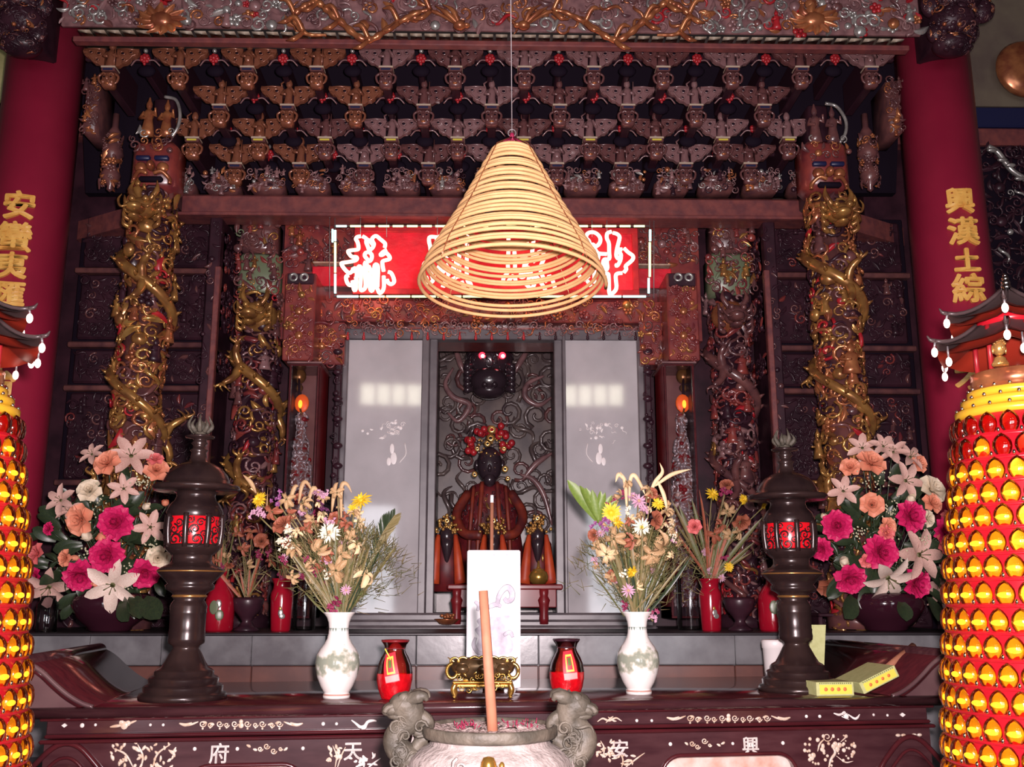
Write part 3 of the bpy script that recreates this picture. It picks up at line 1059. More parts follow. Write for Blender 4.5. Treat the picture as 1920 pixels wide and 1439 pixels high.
BRS = [bracket_meshes(), bracket_meshes('wood_warm_lit', 'wood_warm_lit'), bracket_meshes('wood', 'wood')]
ROWS = [('topmost', 207, 129.4, 12, 130, 4.22), ('second', 286, 127.2, 11, 201, 4.34),
        ('third', 363, 123.8, 10, 262, 4.46), ('lowest', 443, 120.2, 9, 310, 4.57)]
for ri, (rn, x0, pitch, n, y0, Yb) in enumerate(ROWS):
    k = M(y0, Yb)
    for i in range(n):
        px = x0 + i * pitch
        if ri == 2 and not (330 < px < 1500):
            continue
        if ri == 1 and (px < 300 or px > 1540):
            continue
        c = P(px, y0, Yb)
        # mirror about the middle so that the fifth from the left and right match
        nm = 'carved bracket in the %s row, %s from the left' % (rn, ORD[i] if ri != 1 else ORD[i - 1])
        t = thing('carved_bracket', nm, 'bracket', c, 'carved brackets of the canopy')
        BR = BRS[1] if (i < 4 and ri < 2) or (i < 2) else BRS[2 if (i * 7 + ri * 3) % 5 < 2 else 0]  # left brackets take the wood with warm light in its colour
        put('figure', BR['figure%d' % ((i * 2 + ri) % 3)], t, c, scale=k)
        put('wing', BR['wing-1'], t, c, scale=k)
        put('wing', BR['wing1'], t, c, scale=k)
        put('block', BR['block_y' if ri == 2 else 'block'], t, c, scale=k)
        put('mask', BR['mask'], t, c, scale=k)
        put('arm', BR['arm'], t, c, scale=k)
        if i < n - 1 and (ri != 1 or px + pitch < 1540):
            c2 = P(px + pitch / 2, y0, Yb + .02)
            t2 = thing('rosette_drop', 'red rosette drop in the %s bracket row, %s from the left' % (rn, ORD[i] if ri != 1 else ORD[i - 1]), 'ornament', c2, 'rosette drops between the brackets')
            put('pendant', BR['pendant'], t2, c2, scale=k)
            put('arm', BR['pendant_arm'], t2, c2, scale=k)

# outer uprights of the canopy at both ends
for s, (xa, xb) in ((-1, (157, 184)), (1, (1664, 1690))):
    rng = np.random.default_rng(31 + s)
    xl, xr, z0, z1 = px_rect(xa, 250, xb, 150, 4.4)
    t = thing('carved_end_post', 'small carved upright at the canopy end beside the %s red column' % ('left' if s < 0 else 'right'), 'ornament', ((xl + xr) / 2, 4.4, z0))
    MB().add(*box(xl, xr, 4.4, 4.6, z0, z1, .01)).build('post', 'wood', t)
    mb = MB()
    carve(mb, xr - xl, z1 - z0, .026, (.012, .026), dict(curl=3, leaf=3, boss=1, figure=1), {0: 3, 1: 2}, rng, panel_fn(xl, z0, 4.4))
    mb.build('carving', ['wood', 'copper'], t, kind='stuff')

# row of carved groups standing on the beam
rng = np.random.default_rng(41)
YBM = 4.62
gx = np.linspace(330, 1515, 15)
for i, px in enumerate(gx):
    xl, xr, z0, z1 = px_rect(px - 33, 358, px + 33, 318, YBM - .04)
    t = thing('carved_group', 'small carved scene standing on the long beam, %s from the left' % (ORD[i] if i < 14 else 'last'), 'carving', ((xl + xr) / 2, YBM - .04, z0), 'carved scenes along the beam')
    mb = MB().add(*box(xl, xr, YBM - .03, YBM + .10, z0, z0 + .6 * (z1 - z0), .02))
    mb.add(*box(xl + .03, xr - .03, YBM - .025, YBM + .06, z0 + .4 * (z1 - z0), z1 - .01, .02))
    mb.build('base', 'wood', t)
    mb = MB()
    carve(mb, xr - xl, z1 - z0, .024, (.011, .022), dict(curl=2, curl2=2, leaf=3, boss=1, figure=1.4), {0: 6, 1: 1.2, 2: 1.3, 3: 1}, rng, panel_fn(xl, z0, YBM - .04))
    mb.build('carving', ['wood_grey', 'silver', 'copper', 'wood_dark'], t, kind='stuff')

# long beam with receding wings at both ends
xl, xr, z0, z1 = px_rect(325, 409, 1520, 363, YBM)
mb = MB().add(*box(xl, xr, YBM, YBM + .16, z0, z1, .012), smooth=False)
mb.add(*box(xl, xr, YBM - .015, YBM + .02, z0 - .012, z0 + .004, .003), smooth=False)
struct('trim_long_beam', mb, 'beam', 'long red brown beam under the brackets')
for s in (-1, 1):
    x0 = xl if s < 0 else xr
    x1 = x0 + s * .62
    pts = np.array([(x0, YBM, z0), (x1, 5.0, z0), (x1, 5.0, z1), (x0, YBM, z1), (x0, YBM + .14, z0), (x1, 5.14, z0), (x1, 5.14, z1), (x0, YBM + .14, z1)])
    f = [(0, 1, 2, 3), (5, 4, 7, 6), (3, 2, 6, 7), (0, 4, 5, 1), (1, 5, 6, 2), (0, 3, 7, 4)]
    mb = MB().add(pts, f if s > 0 else [q[::-1] for q in f], 0, False)
    struct('trim_beam_return_' + ('left' if s < 0 else 'right'), mb, 'beam', 'short beam turning back beside the %s red column' % ('left' if s < 0 else 'right'))

# ------------------------------------------------------------------ side walls of the shrine front
for s in (-1, 1):
    rng = np.random.default_rng(51 + s)
    side = 'left' if s < 0 else 'right'
    mir = (lambda x: x) if s < 0 else (lambda x: 1844 - x)
    xa, xb = sorted((mir(120), mir(392)))
    xl, xr, z0, z1 = px_rect(xa, 1190, xb, 410, 4.98)
    t = thing('carved_screen', 'tall dark carved screen wall behind the gold dragon column near the %s red column' % ('left' if s < 0 else 'right'), 'screen', ((xl + xr) / 2, 4.98, z0))
    MB().add(*box(xl, xr, 4.98, 5.06, z0, z1, .005), smooth=False).build('backing', 'black', t)
    W, H = xr - xl, z1 - z0
    for q0, q1 in ((412, 505), (520, 640), (660, 722), (740, 900), (915, 1180)):
        za, zb = Z(q1, 4.96), Z(q0, 4.96)
        for c0, c1 in ((.04, .47), (.53, .96)):
            MB().add(*box(xl + c0 * W, xl + c1 * W, 4.955, 4.985, za, zb, .01), smooth=False).build('panel', 'wood_dark', t)
            mb = MB()
            fn = panel_fn(xl + c0 * W + .02, za + .02, 4.955)
            carve(mb, (c1 - c0) * W - .04, zb - za - .04, .038, (.017, .034), dict(curl=3, curl2=3, leaf=3, wave=1, figure=.5), {0: 8, 1: 1.2, 2: .5}, rng, fn)
            mb.build('panel_carving', ['wood_dark', 'wood', 'wood_red'], t, kind='stuff')
    for q in (512, 650, 731, 907):
        za = Z(q, 4.94)
        MB().add(*box(xl, xr, 4.93, 4.985, za - .014, za + .014, .006), smooth=False).build('rail', 'wood', t)
    # inner post and the side panel going back
    xp = X(mir(388), 700, 4.7)
    t2 = thing('shrine_post', 'slim grey brown post with a red edge, toward the %s red column' % ('left' if s < 0 else 'right'), 'post', (xp, 4.7, Z(1185, 4.7)))
    MB().add(*box(xp - .030, xp + .030, 4.68, 4.98, Z(1185, 4.7), Z(410, 4.7), .008), smooth=False).build('shaft', 'wood_dark', t2)
    mb = MB()
    za, zb = Z(700, 4.68), Z(505, 4.68)
    mb.add(*box(xp - s * .030 - .014, xp - s * .030 + .014, 4.66, 4.70, Z(940, 4.68), zb, .004), smooth=False)
    mb.build('edge_strip', 'beam', t2, label='red edge strip')
    mb = MB()
    carve(mb, .055, Z(420, 4.68) - Z(1180, 4.68), .05, (.014, .022), dict(boss=1, curl=3, leaf=2), {0: 3, 1: 3}, rng, panel_fn(xp - .028, Z(1180, 4.68), 4.68))
    mb.build('carving', ['wood_dark', 'wood'], t2, kind='stuff')
    # slanting red side panel from the post toward the inner column
    x0, x1 = xp - s * .03, X(mir(440), 600, 5.05)
    for q0, q1, nm in ((440, 512, 'upper'), (540, 620, 'middle'), (660, 700, 'lower')):
        zt, zb = Z(q0, 4.75), Z(q1, 4.75)
        pts = np.array([(x0, 4.74, zb), (x1, 5.05, zb), (x1, 5.05, zt), (x0, 4.74, zt), (x0, 4.78, zb), (x1, 5.09, zb), (x1, 5.09, zt), (x0, 4.78, zt)])
        f = [(0, 1, 2, 3), (5, 4, 7, 6), (3, 2, 6, 7), (0, 4, 5, 1), (1, 5, 6, 2), (0, 3, 7, 4)]
        mb = MB().add(pts, f if s < 0 else [q[::-1] for q in f], 0, False)
        mb.build('side_panel', 'lacquer_red' if nm == 'lower' else 'wood_red', t2, label='dark red slanting %s side panel' % nm)
        mb = MB()
        L = math.hypot(x1 - x0, .31)
        U = np.array([x1 - x0, .31, 0]) / L
        N = np.array([-U[1] * s, -abs(U[0]), 0]) if s > 0 else np.array([U[1], -abs(U[0]), 0])
        carve(mb, L, zt - zb, .036, (.014, .028), dict(curl=2, curl2=2, leaf=2, boss=1), {0: 4, 1: 1}, rng, plane_fn((x0, 4.74, zb), U, (0, 0, 1), N))
        mb.build('side_carving', ['wood_dark', 'wood_red'], t2, kind='stuff')

# dark wall closing the bay behind the inner columns
for s in (-1, 1):
    xa, xb = sorted((s * X(1410, 700, 5.2), s * X(1195, 700, 5.2)))
    struct('wall_niche_' + ('left' if s < 0 else 'right'), MB().add(*box(xa, xb, 5.12, 5.2, Z(1190, 5.15), Z(400, 5.15)), smooth=False), 'wood_dark', 'dark wall behind the inner carved column')


# ------------------------------------------------------------------ carved round columns
def carved_column(px, pyref, Y, rpx, y0, y1, mats, wts, seed, label, body, n_turn, dens=.043, capital=True):
    rng = np.random.default_rng(seed)
    x = X(px, pyref, Y)
    r = rpx * M(pyref, Y)
    zb, zt = Z(y1, Y), Z(y0, Y)
    t = thing('dragon_column', label, 'column', (x, Y, zb))
    rc = r * .72
    MB().add(*lathe([(rc * 1.5, zb), (rc * 1.5, zb + .05), (rc, zb + .09), (rc, zt)], 24, (x, Y, 0))).build('shaft', mats[-1], t)
    mb = MB()
    carve(mb, 2 * math.pi * rc, zt - zb, dens, (.026, .050), dict(curl=4, curl2=4, leaf=5, wave=2, boss=1, figure=1.3, flower=.7), wts, rng, cyl_fn(x, Y, zb, rc))
    mb.build('cloud_carving', mats, t, kind='stuff')
    s = np.linspace(0, 1, 110)
    a = s * n_turn * 2 * math.pi + 2.4
    R = rc + .034
    pts = np.stack([x + R * np.sin(a), Y - R * np.cos(a), zt - .10 - s * (zt - zb - .25)], 1)
    rad = .024 * (1 - .70 * s) + .006
    mb = MB().add(*tube(pts, rad, 8))
    for i in range(0, 104, 3):           # back fins
        o = np.array([math.sin(a[i]), -math.cos(a[i]), 0])
        mb.add(*tube([pts[i] + o * rad[i] * .7, pts[i] + o * (rad[i] + .018) + [0, 0, .012]], [.013, .002], 5))
    for i in (22, 40, 66, 84):           # legs with claws
        for g in (-1, 1):
            o = np.array([math.sin(a[i]), -math.cos(a[i]), 0])
            k = pts[i] + o * .03 + np.array([0, 0, g * .06])
            c = k + o * .03 + np.array([.03 * g, 0, g * .04])
            mb.add(*tube(smooth([pts[i], k, c], 4), [.022] * 4 + [.018] * 3 + [.014, .012], 6))
            for d in (-1, 0, 1):
                mb.add(*tube(smooth([c, c + np.array([.025 * d, 0, g * .02]) + o * .015, c + np.array([.035 * d, 0, g * .04]) - o * .004], 3), [.009, .009, .008, .006, .004, .003, .002], 5))
    mb.build('dragon_body', body, t, label='coiling dragon')
    # head at the top, facing out
    h = np.array([x, Y - rc - .05, zt - .12])
    mb = MB()
    mb.add(*ellipsoid(h, (.065, .06, .05), 12, 8))
    mb.add(*ellipsoid(h + [-.01, -.055, -.02], (.045, .055, .026), 10, 6))
    mb.add(*ellipsoid(h + [-.01, -.045, -.062], (.034, .05, .014), 10, 5))
    for g in (-1, 1):
        mb.add(*ellipsoid(h + [g * .03, -.05, .028], (.016, .016, .016), 8, 5))
        mb.add(*tube(smooth([h + [g * .03, 0, .04], h + [g * .06, .0, .09], h + [g * .05, .02, .15]], 4), [.014] * 5 + [.01, .007, .004, .002], 6))
        mb.add(*tube(smooth([h + [g * .03, -.09, -.02], h + [g * .06, -.10, -.03], h + [g * .08, -.08, .01], h + [g * .07, -.07, .04]], 4), [.006] * 9 + [.005, .004, .003, .002], 5))
        for q in range(4):
            b = h + [g * .055, .01, .02 - q * .035]
            mb.add(*tube(smooth([b, b + [g * .022, -.01, .012], b + [g * .030, -.01, .045]], 4), [.013] * 5 + [.010, .008, .005, .002], 5))
    mb.build('dragon_head', body, t)
    return t, x, r, zt


for s in (-1, 1):
    mir = (lambda v: v) if s < 0 else (lambda v: 1838 - v)
    nm = 'left' if s < 0 else 'right'
    t, x, r, zt = carved_column(mir(262), 700, 4.42, 50, 372, 1180, ['gold', 'copper', 'gold_bright', 'red_paint', 'wood_dark', 'wood'], {0: 7 if s < 0 else 5, 1: 4, 2: 1.6 if s < 0 else .3, 3: .7, 4: 1.2, 5: 1.6},  # more bright gold at the left; warm light there put into the colours
                                61 + s, 'gold carved dragon column between the %s red column and the shrine' % nm, 'gold', 3.2)
    # square carved mask capital with a warrior crest
    Yc = 4.40
    rng = np.random.default_rng(71 + s)
    xl, xr, z0, z1 = px_rect(mir(285) - 42, 352, mir(285) + 42, 258, Yc - .09)
    xc, k = (xl + xr) / 2, M(300, Yc - .09)
    t = thing('mask_capital', 'square carved mask with blue brows above the gold dragon column on the %s' % nm, 'carving', (xc, Yc, z0))
    MB().add(*box(xl, xr, Yc - .08, Yc + .10, z0, z1, .03)).build('head', 'wood_red', t)
    zm = lambda py: Z(py, Yc - .09)
    mb = MB()
    for g in (-1, 1):
        mb.add(*box(xc + g * 17 * k - 13 * k, xc + g * 17 * k + 13 * k, Yc - .10, Yc - .07, zm(306), zm(298), .004))
    mb.build('brows', 'blue', t, label='blue black brows')
    mb = MB()
    mb.add(*ellipsoid((xc, Yc - .10, zm(318)), (8 * k, .035, 10 * k), 8, 6))
    for g in (-1, 1):
        mb.add(*ellipsoid((xc + g * 20 * k, Yc - .09, zm(320)), (12 * k, .02, 11 * k), 8, 6))
        mb.add(*tube(smooth([(xc + g * 6 * k, Yc - .10, zm(332)), (xc + g * 20 * k, Yc - .10, zm(328)), (xc + g * 32 * k, Yc - .08, zm(338)), (xc + g * 34 * k, Yc - .08, zm(348))], 4), 4.2 * k, 6))
    mb.build('cheeks', 'copper', t)
    MB().add(*box(xc - 22 * k, xc + 22 * k, Yc - .10, Yc - .07, zm(346), zm(336), .008)).build('mouth', 'black', t)
    mb = MB()
    carve(mb, xr - xl, zm(262) - zm(288), .045, (.018, .03), dict(curl=2, curl2=2, boss=1, leaf=1), {0: 3, 1: 2}, rng, panel_fn(xl, zm(288), Yc - .08))
    mb.build('forelock', ['wood', 'copper'], t, kind='stuff')
    # crest: two standing warriors holding flags
    mb = MB()
    for g, hgt in ((-1, 78), (1, 74)):
        v, f = TPL['figure']
        sc = hgt * k / 2.1
        q = np.stack([xc + g * 17 * k + v[:, 0] * sc * .75, Yc - .05 - v[:, 2] * sc * .6, zm(258) + (v[:, 1] + 1) * sc], 1)
        for ff in f:
            mb.add(q, ff, 0)
    mb.build('warriors', 'copper' if s < 0 else 'wood', t)
    mb = MB()
    mb.add(*tube(smooth([(xc + 28 * k, Yc - .06, zm(258)), (xc + 40 * k, Yc - .07, zm(240)), (xc + 42 * k, Yc - .07, zm(215)), (xc + 30 * k, Yc - .05, zm(186)), (xc + 8 * k, Yc - .05, zm(180))], 5), 3.4 * k, 6))
    carve(mb, 76 * k, zm(246) - zm(262), .04, (.015, .026), dict(curl=2, curl2=2, leaf=1), {0: 2, 1: 1}, rng, panel_fn(xc - 38 * k, zm(262), Yc - .07))
    mb.build('ribbons', ['silver', 'copper'], t)
    MB().add(*box(xc - .05, xc + .05, Yc, Yc + .25, z0, Z(190, Yc), .01)).build('tenon', 'wood_dark', t)
    # hanging flower basket beside the capital
    pxb = mir(208)
    t = thing('hanging_basket', 'small carved hanging flower basket beside the mask capital on the %s' % nm, 'ornament', P(pxb, 358, 4.5))
    mb = MB()
    lathe_px(mb, pxb, 4.5, [(1, 360), (6, 356), (5, 350), (14, 342), (18, 330), (14, 318), (7, 312), (10, 304), (20, 292), (17, 280), (10, 268), (12, 250), (6, 240), (6, 215)], 14, base=330)
    mb.build('body', 'wood', t)
    mb = MB()
    c = P(pxb, 310, 4.5)
    carve(mb, 2 * math.pi * .036, .26, .032, (.014, .026), dict(curl=1, flower=2, leaf=2), {0: 1, 1: 1}, rng, cyl_fn(c[0], c[1], c[2] - .11, .036))
    mb.build('blossoms', ['wood', 'copper'], t, kind='stuff')

for s in (-1, 1):
    px = 482 if s < 0 else 1372
    rng = np.random.default_rng(81 + s)
    nm = 'left' if s < 0 else 'right'
    t, x, r, zt = carved_column(px, 700, 4.86, 42, 560, 1180, ['wood', 'wood_red', 'gold', 'wood_grey', 'red_paint', 'wood_dark'],
                                {0: 4, 1: 3, 2: 2.2 if s < 0 else .5, 3: 1, 4: .4, 5: 3}, 83 + s, ('brown' if s > 0 else 'gold flecked') + ' inner carved dragon column nearer the doors, %s side' % nm, 'wood' if s > 0 else 'gold', 2.6, dens=.042)
    # capital: three carved tiers above it
    t = thing('carved_capital', 'carved figures stacked as capital above the inner dragon column, %s of the neon sign' % nm, 'carving', (x, 4.86, Z(548, 4.86)))
    for q0, q1, w, m in ((550, 470, 44, 0), (470, 402, 40, 1), (402, 372, 32, 2)):
        xl, xr, z0, z1 = px_rect(px - w, q0, px + w, q1, 4.78)
        MB().add(*box(xl + .015, xr - .015, 4.80, 4.98, z0, z1, .02)).build('tier', ('green_paint', 'wood', 'wood_grey')[m], t)
        mb = MB()
        carve(mb, xr - xl, z1 - z0, .036, (.016, .034), dict(curl=2, curl2=2, leaf=3, boss=1, figure=2), {0: 4, 1: 2, 2: 1.5, 3: .6}, rng, panel_fn(xl, z0, 4.80))
        mb.build('tier_carving', ['wood', 'wood_red', 'gold', 'green_paint'], t, kind='stuff')
    xl, xr, z0, z1 = px_rect(px - 34, 620, px + 34, 556, 4.74)
    mb = MB().add(*ellipsoid(((xl + xr) / 2, 4.80, (z0 + z1) / 2), ((xr - xl) / 2, .07, (z1 - z0) / 2), 14, 8))
    mb.build('gilt_fan', 'gold' if s < 0 else 'copper', t, label='gilt leaf bulge')
# ------------------------------------------------------------------ lintel above the doors, red board, neon sign
rng = np.random.default_rng(101)
YL = 4.80
xl, xr, z0, z1 = px_rect(530, 640, 1312, 408, YL + .06)
struct('wall_lintel', MB().add(*box(xl, xr, YL + .06, YL + .30, z0, z1), smooth=False), 'wood_red', 'red brown carved wall above the glass doors')
t = thing('carved_lintel', 'carved scenes around the red board behind the neon sign', 'carving', ((xl + xr) / 2, YL, z0))
for xa, ya, xb, yb in ((532, 412, 1312, 436), (532, 436, 650, 492), (1196, 436, 1312, 492)):
    a0, a1, c0, c1 = px_rect(xa, yb, xb, ya, YL)
    mb = MB()
    carve(mb, a1 - a0, c1 - c0, .036, (.016, .034), dict(curl=3, curl2=3, leaf=3, boss=1, figure=2, wave=1), {0: 5, 1: 2, 2: 1.2, 3: .6}, rng, panel_fn(a0, c0, YL + .06))
    mb.build('carved_strip', ['wood', 'wood_red', 'copper', 'wood_grey'], t, kind='stuff')
for q in (494, 540):
    a0, a1, c0, c1 = px_rect(586, q + 3, 1258, q - 4, YL - .01)
    MB().add(*box(a0, a1, YL - .01, YL + .08, c0, c1, .004), smooth=False).build('ledge', 'ivory' if q == 494 else 'wood', t)
a0, a1, c0, c1 = px_rect(584, 540, 1260, 498, YL)
MB().add(*box(a0, a1, YL + .01, YL + .08, c0, c1, .004), smooth=False).build('red_band', 'board', t)
# board
a0, a1, c0, c1 = px_rect(668, 552, 1192, 430, YL - .06)
t = thing('red_board', 'red lacquered board behind the neon characters', 'board', ((a0 + a1) / 2, YL - .06, c0))
MB().add(*box(a0, a1, YL - .06, YL + .02, c0, c1, .01), smooth=False).build('panel', 'board', t)
rect_ring(a0 - .012, a1 + .012, c0 - .012, c1 + .012, .03, YL - .075, YL).build('border', 'red_paint', t)
# valance below the board
rng = np.random.default_rng(103)
t = thing('carved_valance', 'red gold carved valance hanging above the glass doors', 'valance', (0, YL - .02, Z(625, YL)))
for xa, ya, xb, yb in ((590, 562, 1255, 606), (592, 604, 646, 684), (1200, 604, 1252, 684)):
    a0, a1, c0, c1 = px_rect(xa, yb, xb, ya, YL - .04)
    MB().add(*box(a0, a1, YL - .04, YL + .08, c0, c1, .005), smooth=False).build('backing', 'wood_red', t)
    mb = MB()
    carve(mb, a1 - a0, c1 - c0, .034, (.015, .032), dict(curl=4, curl2=4, leaf=4, boss=1, flower=2), {0: 4, 1: 2.5, 2: 1, 3: 2}, rng, panel_fn(a0, c0, YL - .04))
    mb.build('carving', ['wood_red', 'copper', 'gold', 'wood'], t, kind='stuff')
# scalloped lower edge with little drops
a0, a1, c0, c1 = px_rect(640, 630, 1208, 604, YL - .05)
mb = MB()
carve(mb, a1 - a0, c1 - c0, .028, (.012, .024), dict(curl=3, curl2=3, wave=3), {0: 3, 1: 1}, rng, panel_fn(a0, c0, YL - .04))
mb.build('fringe_carving', ['wood_grey', 'copper'], t, kind='stuff')
for i in range(19):
    px = 652 + i * 30
    c = P(px, 634, YL - .05)
    mb = MB().add(*lathe([(.002, -.012), (.006, -.009), (.008, -.002), (.005, .005), (.008, .008), (.004, .012), (.003, .03)], 10, c))
    mb.build('drop', 'red_paint' if i < 12 else 'wood_dark', t)
for s in (-1, 1):
    for i in range(11):
        px = 634 if s < 0 else 1214
        c = P(px, 660 + i * 44 - (i % 2) * 6, YL - .05)
        mb = MB().add(*lathe([(.004, -.02), (.014, -.012), (.017, 0), (.012, .012), (.004, .018)], 10, (0, 0, 0)))
        v = mb.verts()
        mb.v = [np.stack([c[0] - s * v[:, 2] * 1.2, c[1] + v[:, 1], c[2] + v[:, 0]], 1)]
        mb.build('side_knob', 'wood_dark', t)
    a0, a1, c0, c1 = px_rect(*((622, 1150, 634, 640) if s < 0 else (1214, 1150, 1226, 640)), YL - .03)
    mb = MB().add(*box(a0, a1, YL - .03, YL + .1, c0, c1, .006), smooth=False)
    carve(mb, a1 - a0, c1 - c0, .04, (.012, .02), dict(curl=2, boss=2), {0: 1}, rng, panel_fn(a0, c0, YL - .03))
    mb.build('side_edging', 'wood_dark', t, kind='stuff')

# neon sign
YN = 4.62
t = thing('neon_sign', 'neon sign of four red characters in a green dashed frame', 'sign', P(922, 556, YN))
kN = M(490, YN)


def neon(pts, ox, oy, rad=3.7, name='neon_tube', m='neon', Y=YN, k=4):
    p = [P(ox + x / 9.0, oy + y / 9.0, Y) for x, y in pts]
    MB().add(*tube(smooth(p, k), rad * kN, 8)).build(name, m, t)


HE = [[(600, 300), (540, 310), (515, 345), (540, 390), (555, 440), (560, 500), (540, 525), (450, 535), (385, 550), (405, 600), (450, 645), (520, 650), (535, 680), (500, 710), (380, 735), (280, 750), (275, 780), (330, 860), (400, 920), (450, 890), (470, 840)],
      [(630, 300), (690, 340), (690, 400), (720, 480), (745, 530), (800, 490), (820, 430), (800, 390), (790, 340), (830, 300), (870, 300), (930, 350), (1000, 410), (1010, 450), (1000, 490)],
      [(700, 350), (750, 380), (800, 440)],
      [(745, 530), (740, 560), (680, 580), (665, 630), (710, 690), (740, 720), (775, 690), (785, 620), (740, 560)],
      [(1040, 530), (980, 560), (930, 610), (960, 615), (1020, 580), (1060, 610), (1090, 660), (1070, 690), (970, 720), (965, 780), (985, 890)],
      [(1060, 900), (1110, 920), (1150, 1000), (1160, 1070), (1110, 1110), (1060, 1080), (1040, 1030)],
      [(985, 970), (985, 1180), (920, 1260), (880, 1190), (860, 1160)],
      [(400, 960), (350, 980), (360, 1060), (400, 1120), (455, 1120), (460, 1050), (480, 1190), (510, 1200), (525, 1000), (550, 830), (595, 820), (600, 1000), (590, 1190), (640, 1205), (680, 1120), (665, 760), (705, 790), (690, 900), (725, 1000), (760, 1200), (800, 1200), (820, 1000), (830, 800), (870, 780), (890, 850), (880, 1150)],
      [(470, 910), (485, 840), (520, 860), (540, 960), (505, 1020)],
      [(730, 800), (770, 900), (745, 960), (790, 1060), (840, 1100)]]
SHEN = [[(360, 440), (400, 440), (400, 380), (350, 320), (380, 250), (450, 230), (520, 250), (580, 310), (590, 380), (560, 440), (510, 470), (470, 440), (410, 440)],
        [(350, 580), (420, 540), (480, 490), (520, 550), (570, 590), (700, 600)],
        [(560, 600), (550, 680), (520, 720)],
        [(780, 220), (710, 250), (700, 330), (735, 420), (740, 560), (740, 680), (660, 690), (640, 760), (680, 860), (710, 830), (700, 720)],
        [(800, 240), (870, 260), (915, 310), (900, 400), (870, 520), (860, 630), (900, 680), (940, 620), (910, 560)],
        [(940, 620), (930, 700), (890, 780), (860, 800), (870, 770)],
        [(960, 520), (905, 520)],
        [(990, 500), (1060, 570), (1140, 630), (1130, 700), (1020, 800), (1030, 850), (990, 910)],
        [(960, 920), (880, 930), (850, 980), (860, 1180), (780, 1270), (740, 1240), (730, 960), (690, 930), (610, 930), (560, 850), (540, 770)],
        [(280, 840), (215, 910), (280, 1030), (330, 1020), (400, 970)], [(370, 1050), (430, 1140)], [(490, 880), (490, 1090)]]
XIAN = [[(600, 260), (540, 260), (480, 320), (500, 380), (470, 440)],
        [(480, 320), (330, 310), (310, 380), (330, 480), (340, 600), (345, 650), (230, 760), (230, 810), (280, 810), (360, 700)],
        [(440, 330), (440, 430), (420, 540)],
        [(820, 420), (820, 1000)],
        [(950, 420), (950, 1000), (1010, 1100), (1020, 1200), (970, 1250), (920, 1200), (860, 1060)],
        [(700, 680), (760, 700), (760, 820), (700, 840), (800, 960), (640, 1060), (540, 1150), (640, 980)],
        [(260, 980), (300, 1080), (380, 1040), (330, 880), (400, 880), (450, 960), (480, 800), (560, 900), (600, 780), (640, 960)],
        [(600, 260), (700, 290), (720, 400), (640, 470), (560, 480), (560, 600), (640, 640)],
        [(820, 420), (880, 300), (960, 300), (950, 420)]]
WEI = [[(300, 300), (300, 540), (290, 760), (290, 900), (220, 1000), (220, 1080), (290, 1070), (370, 970), (420, 1050), (350, 1110)],
       [(400, 560), (410, 700), (410, 880)],
       [(500, 650), (580, 640), (620, 740), (560, 790), (680, 860), (650, 980), (640, 1050)],
       [(560, 830), (500, 970), (560, 980), (620, 870)],
       [(700, 560), (740, 730), (780, 600), (850, 560), (910, 640), (840, 820), (860, 930), (930, 1060), (1000, 970), (1080, 1150), (1060, 1230), (950, 1240), (880, 1130), (780, 990), (720, 990), (740, 1090), (680, 1180), (560, 1080), (490, 1110)],
       [(300, 300), (520, 290), (700, 270), (720, 400), (700, 560)],
       [(420, 420), (560, 410), (640, 420)]]
for strokes, ox in ((HE, 610), (XIAN, 770), (WEI, 920), (SHEN, 1060)):
    for st in strokes:
        neon(st, ox, 410)
# frame
x = 630.0
while x < 1214:
    L = 20.0
    neon([(0, 0), (L * 9 / 2, 0), (L * 9, 0)], x, 424.2, 2.2, 'frame_tube', 'neon_cyan' if x < 635 else 'neon_green')
    x += 26.6
cuts = [632, 675, 724, 772, 820, 868, 916, 964, 1012, 1060, 1110, 1168, 1214]
for a, b in zip(cuts, cuts[1:]):
    neon([(0, 0), ((b - a - 3) * 4.5, 0), ((b - a - 3) * 9, 0)], a, 556.2, 2.3, 'frame_tube', 'neon_green' if 640 < a < 1100 else 'neon_cyan')
for px, cu in ((628.5, [432, 455, 514, 553]), (1219, [431, 455, 522, 553])):
    for a, b in zip(cu, cu[1:]):
        neon([(0, 0), (0, (b - a - 3) * 4.5), (0, (b - a - 3) * 9)], px - (0 if px < 900 else (a - 431) * .03), a, 2.3, 'frame_tube', 'neon_cyan' if a < 440 or a > 510 else 'neon_green')
neon([(0, 0), (0, 110), (0, 220)], 623.5, 430, 1.9, 'frame_tube', 'neon_cyan')
mb = MB()
for px in (618, 676, 725, 820, 1110, 1138, 1226):
    a, b = P(px, 560 if px in (618, 1226) else 445, YN + .03), P(px, 408, YN + .03)
    mb.add(*tube([a, b], .0022, 5))
    mb.add(*tube([b, P(px, 408, YBM)], .0022, 5))
for px in (628, 1218):
    mb.add(*tube([P(px, 556, YN + .03), P(px, 408, YN + .03)], .0022, 5))
for py in (424, 556):
    mb.add(*tube([P(626, py, YN + .02), P(1219, py, YN + .02)], .003, 5))
mb.build('hanging_wire', 'wire', t)

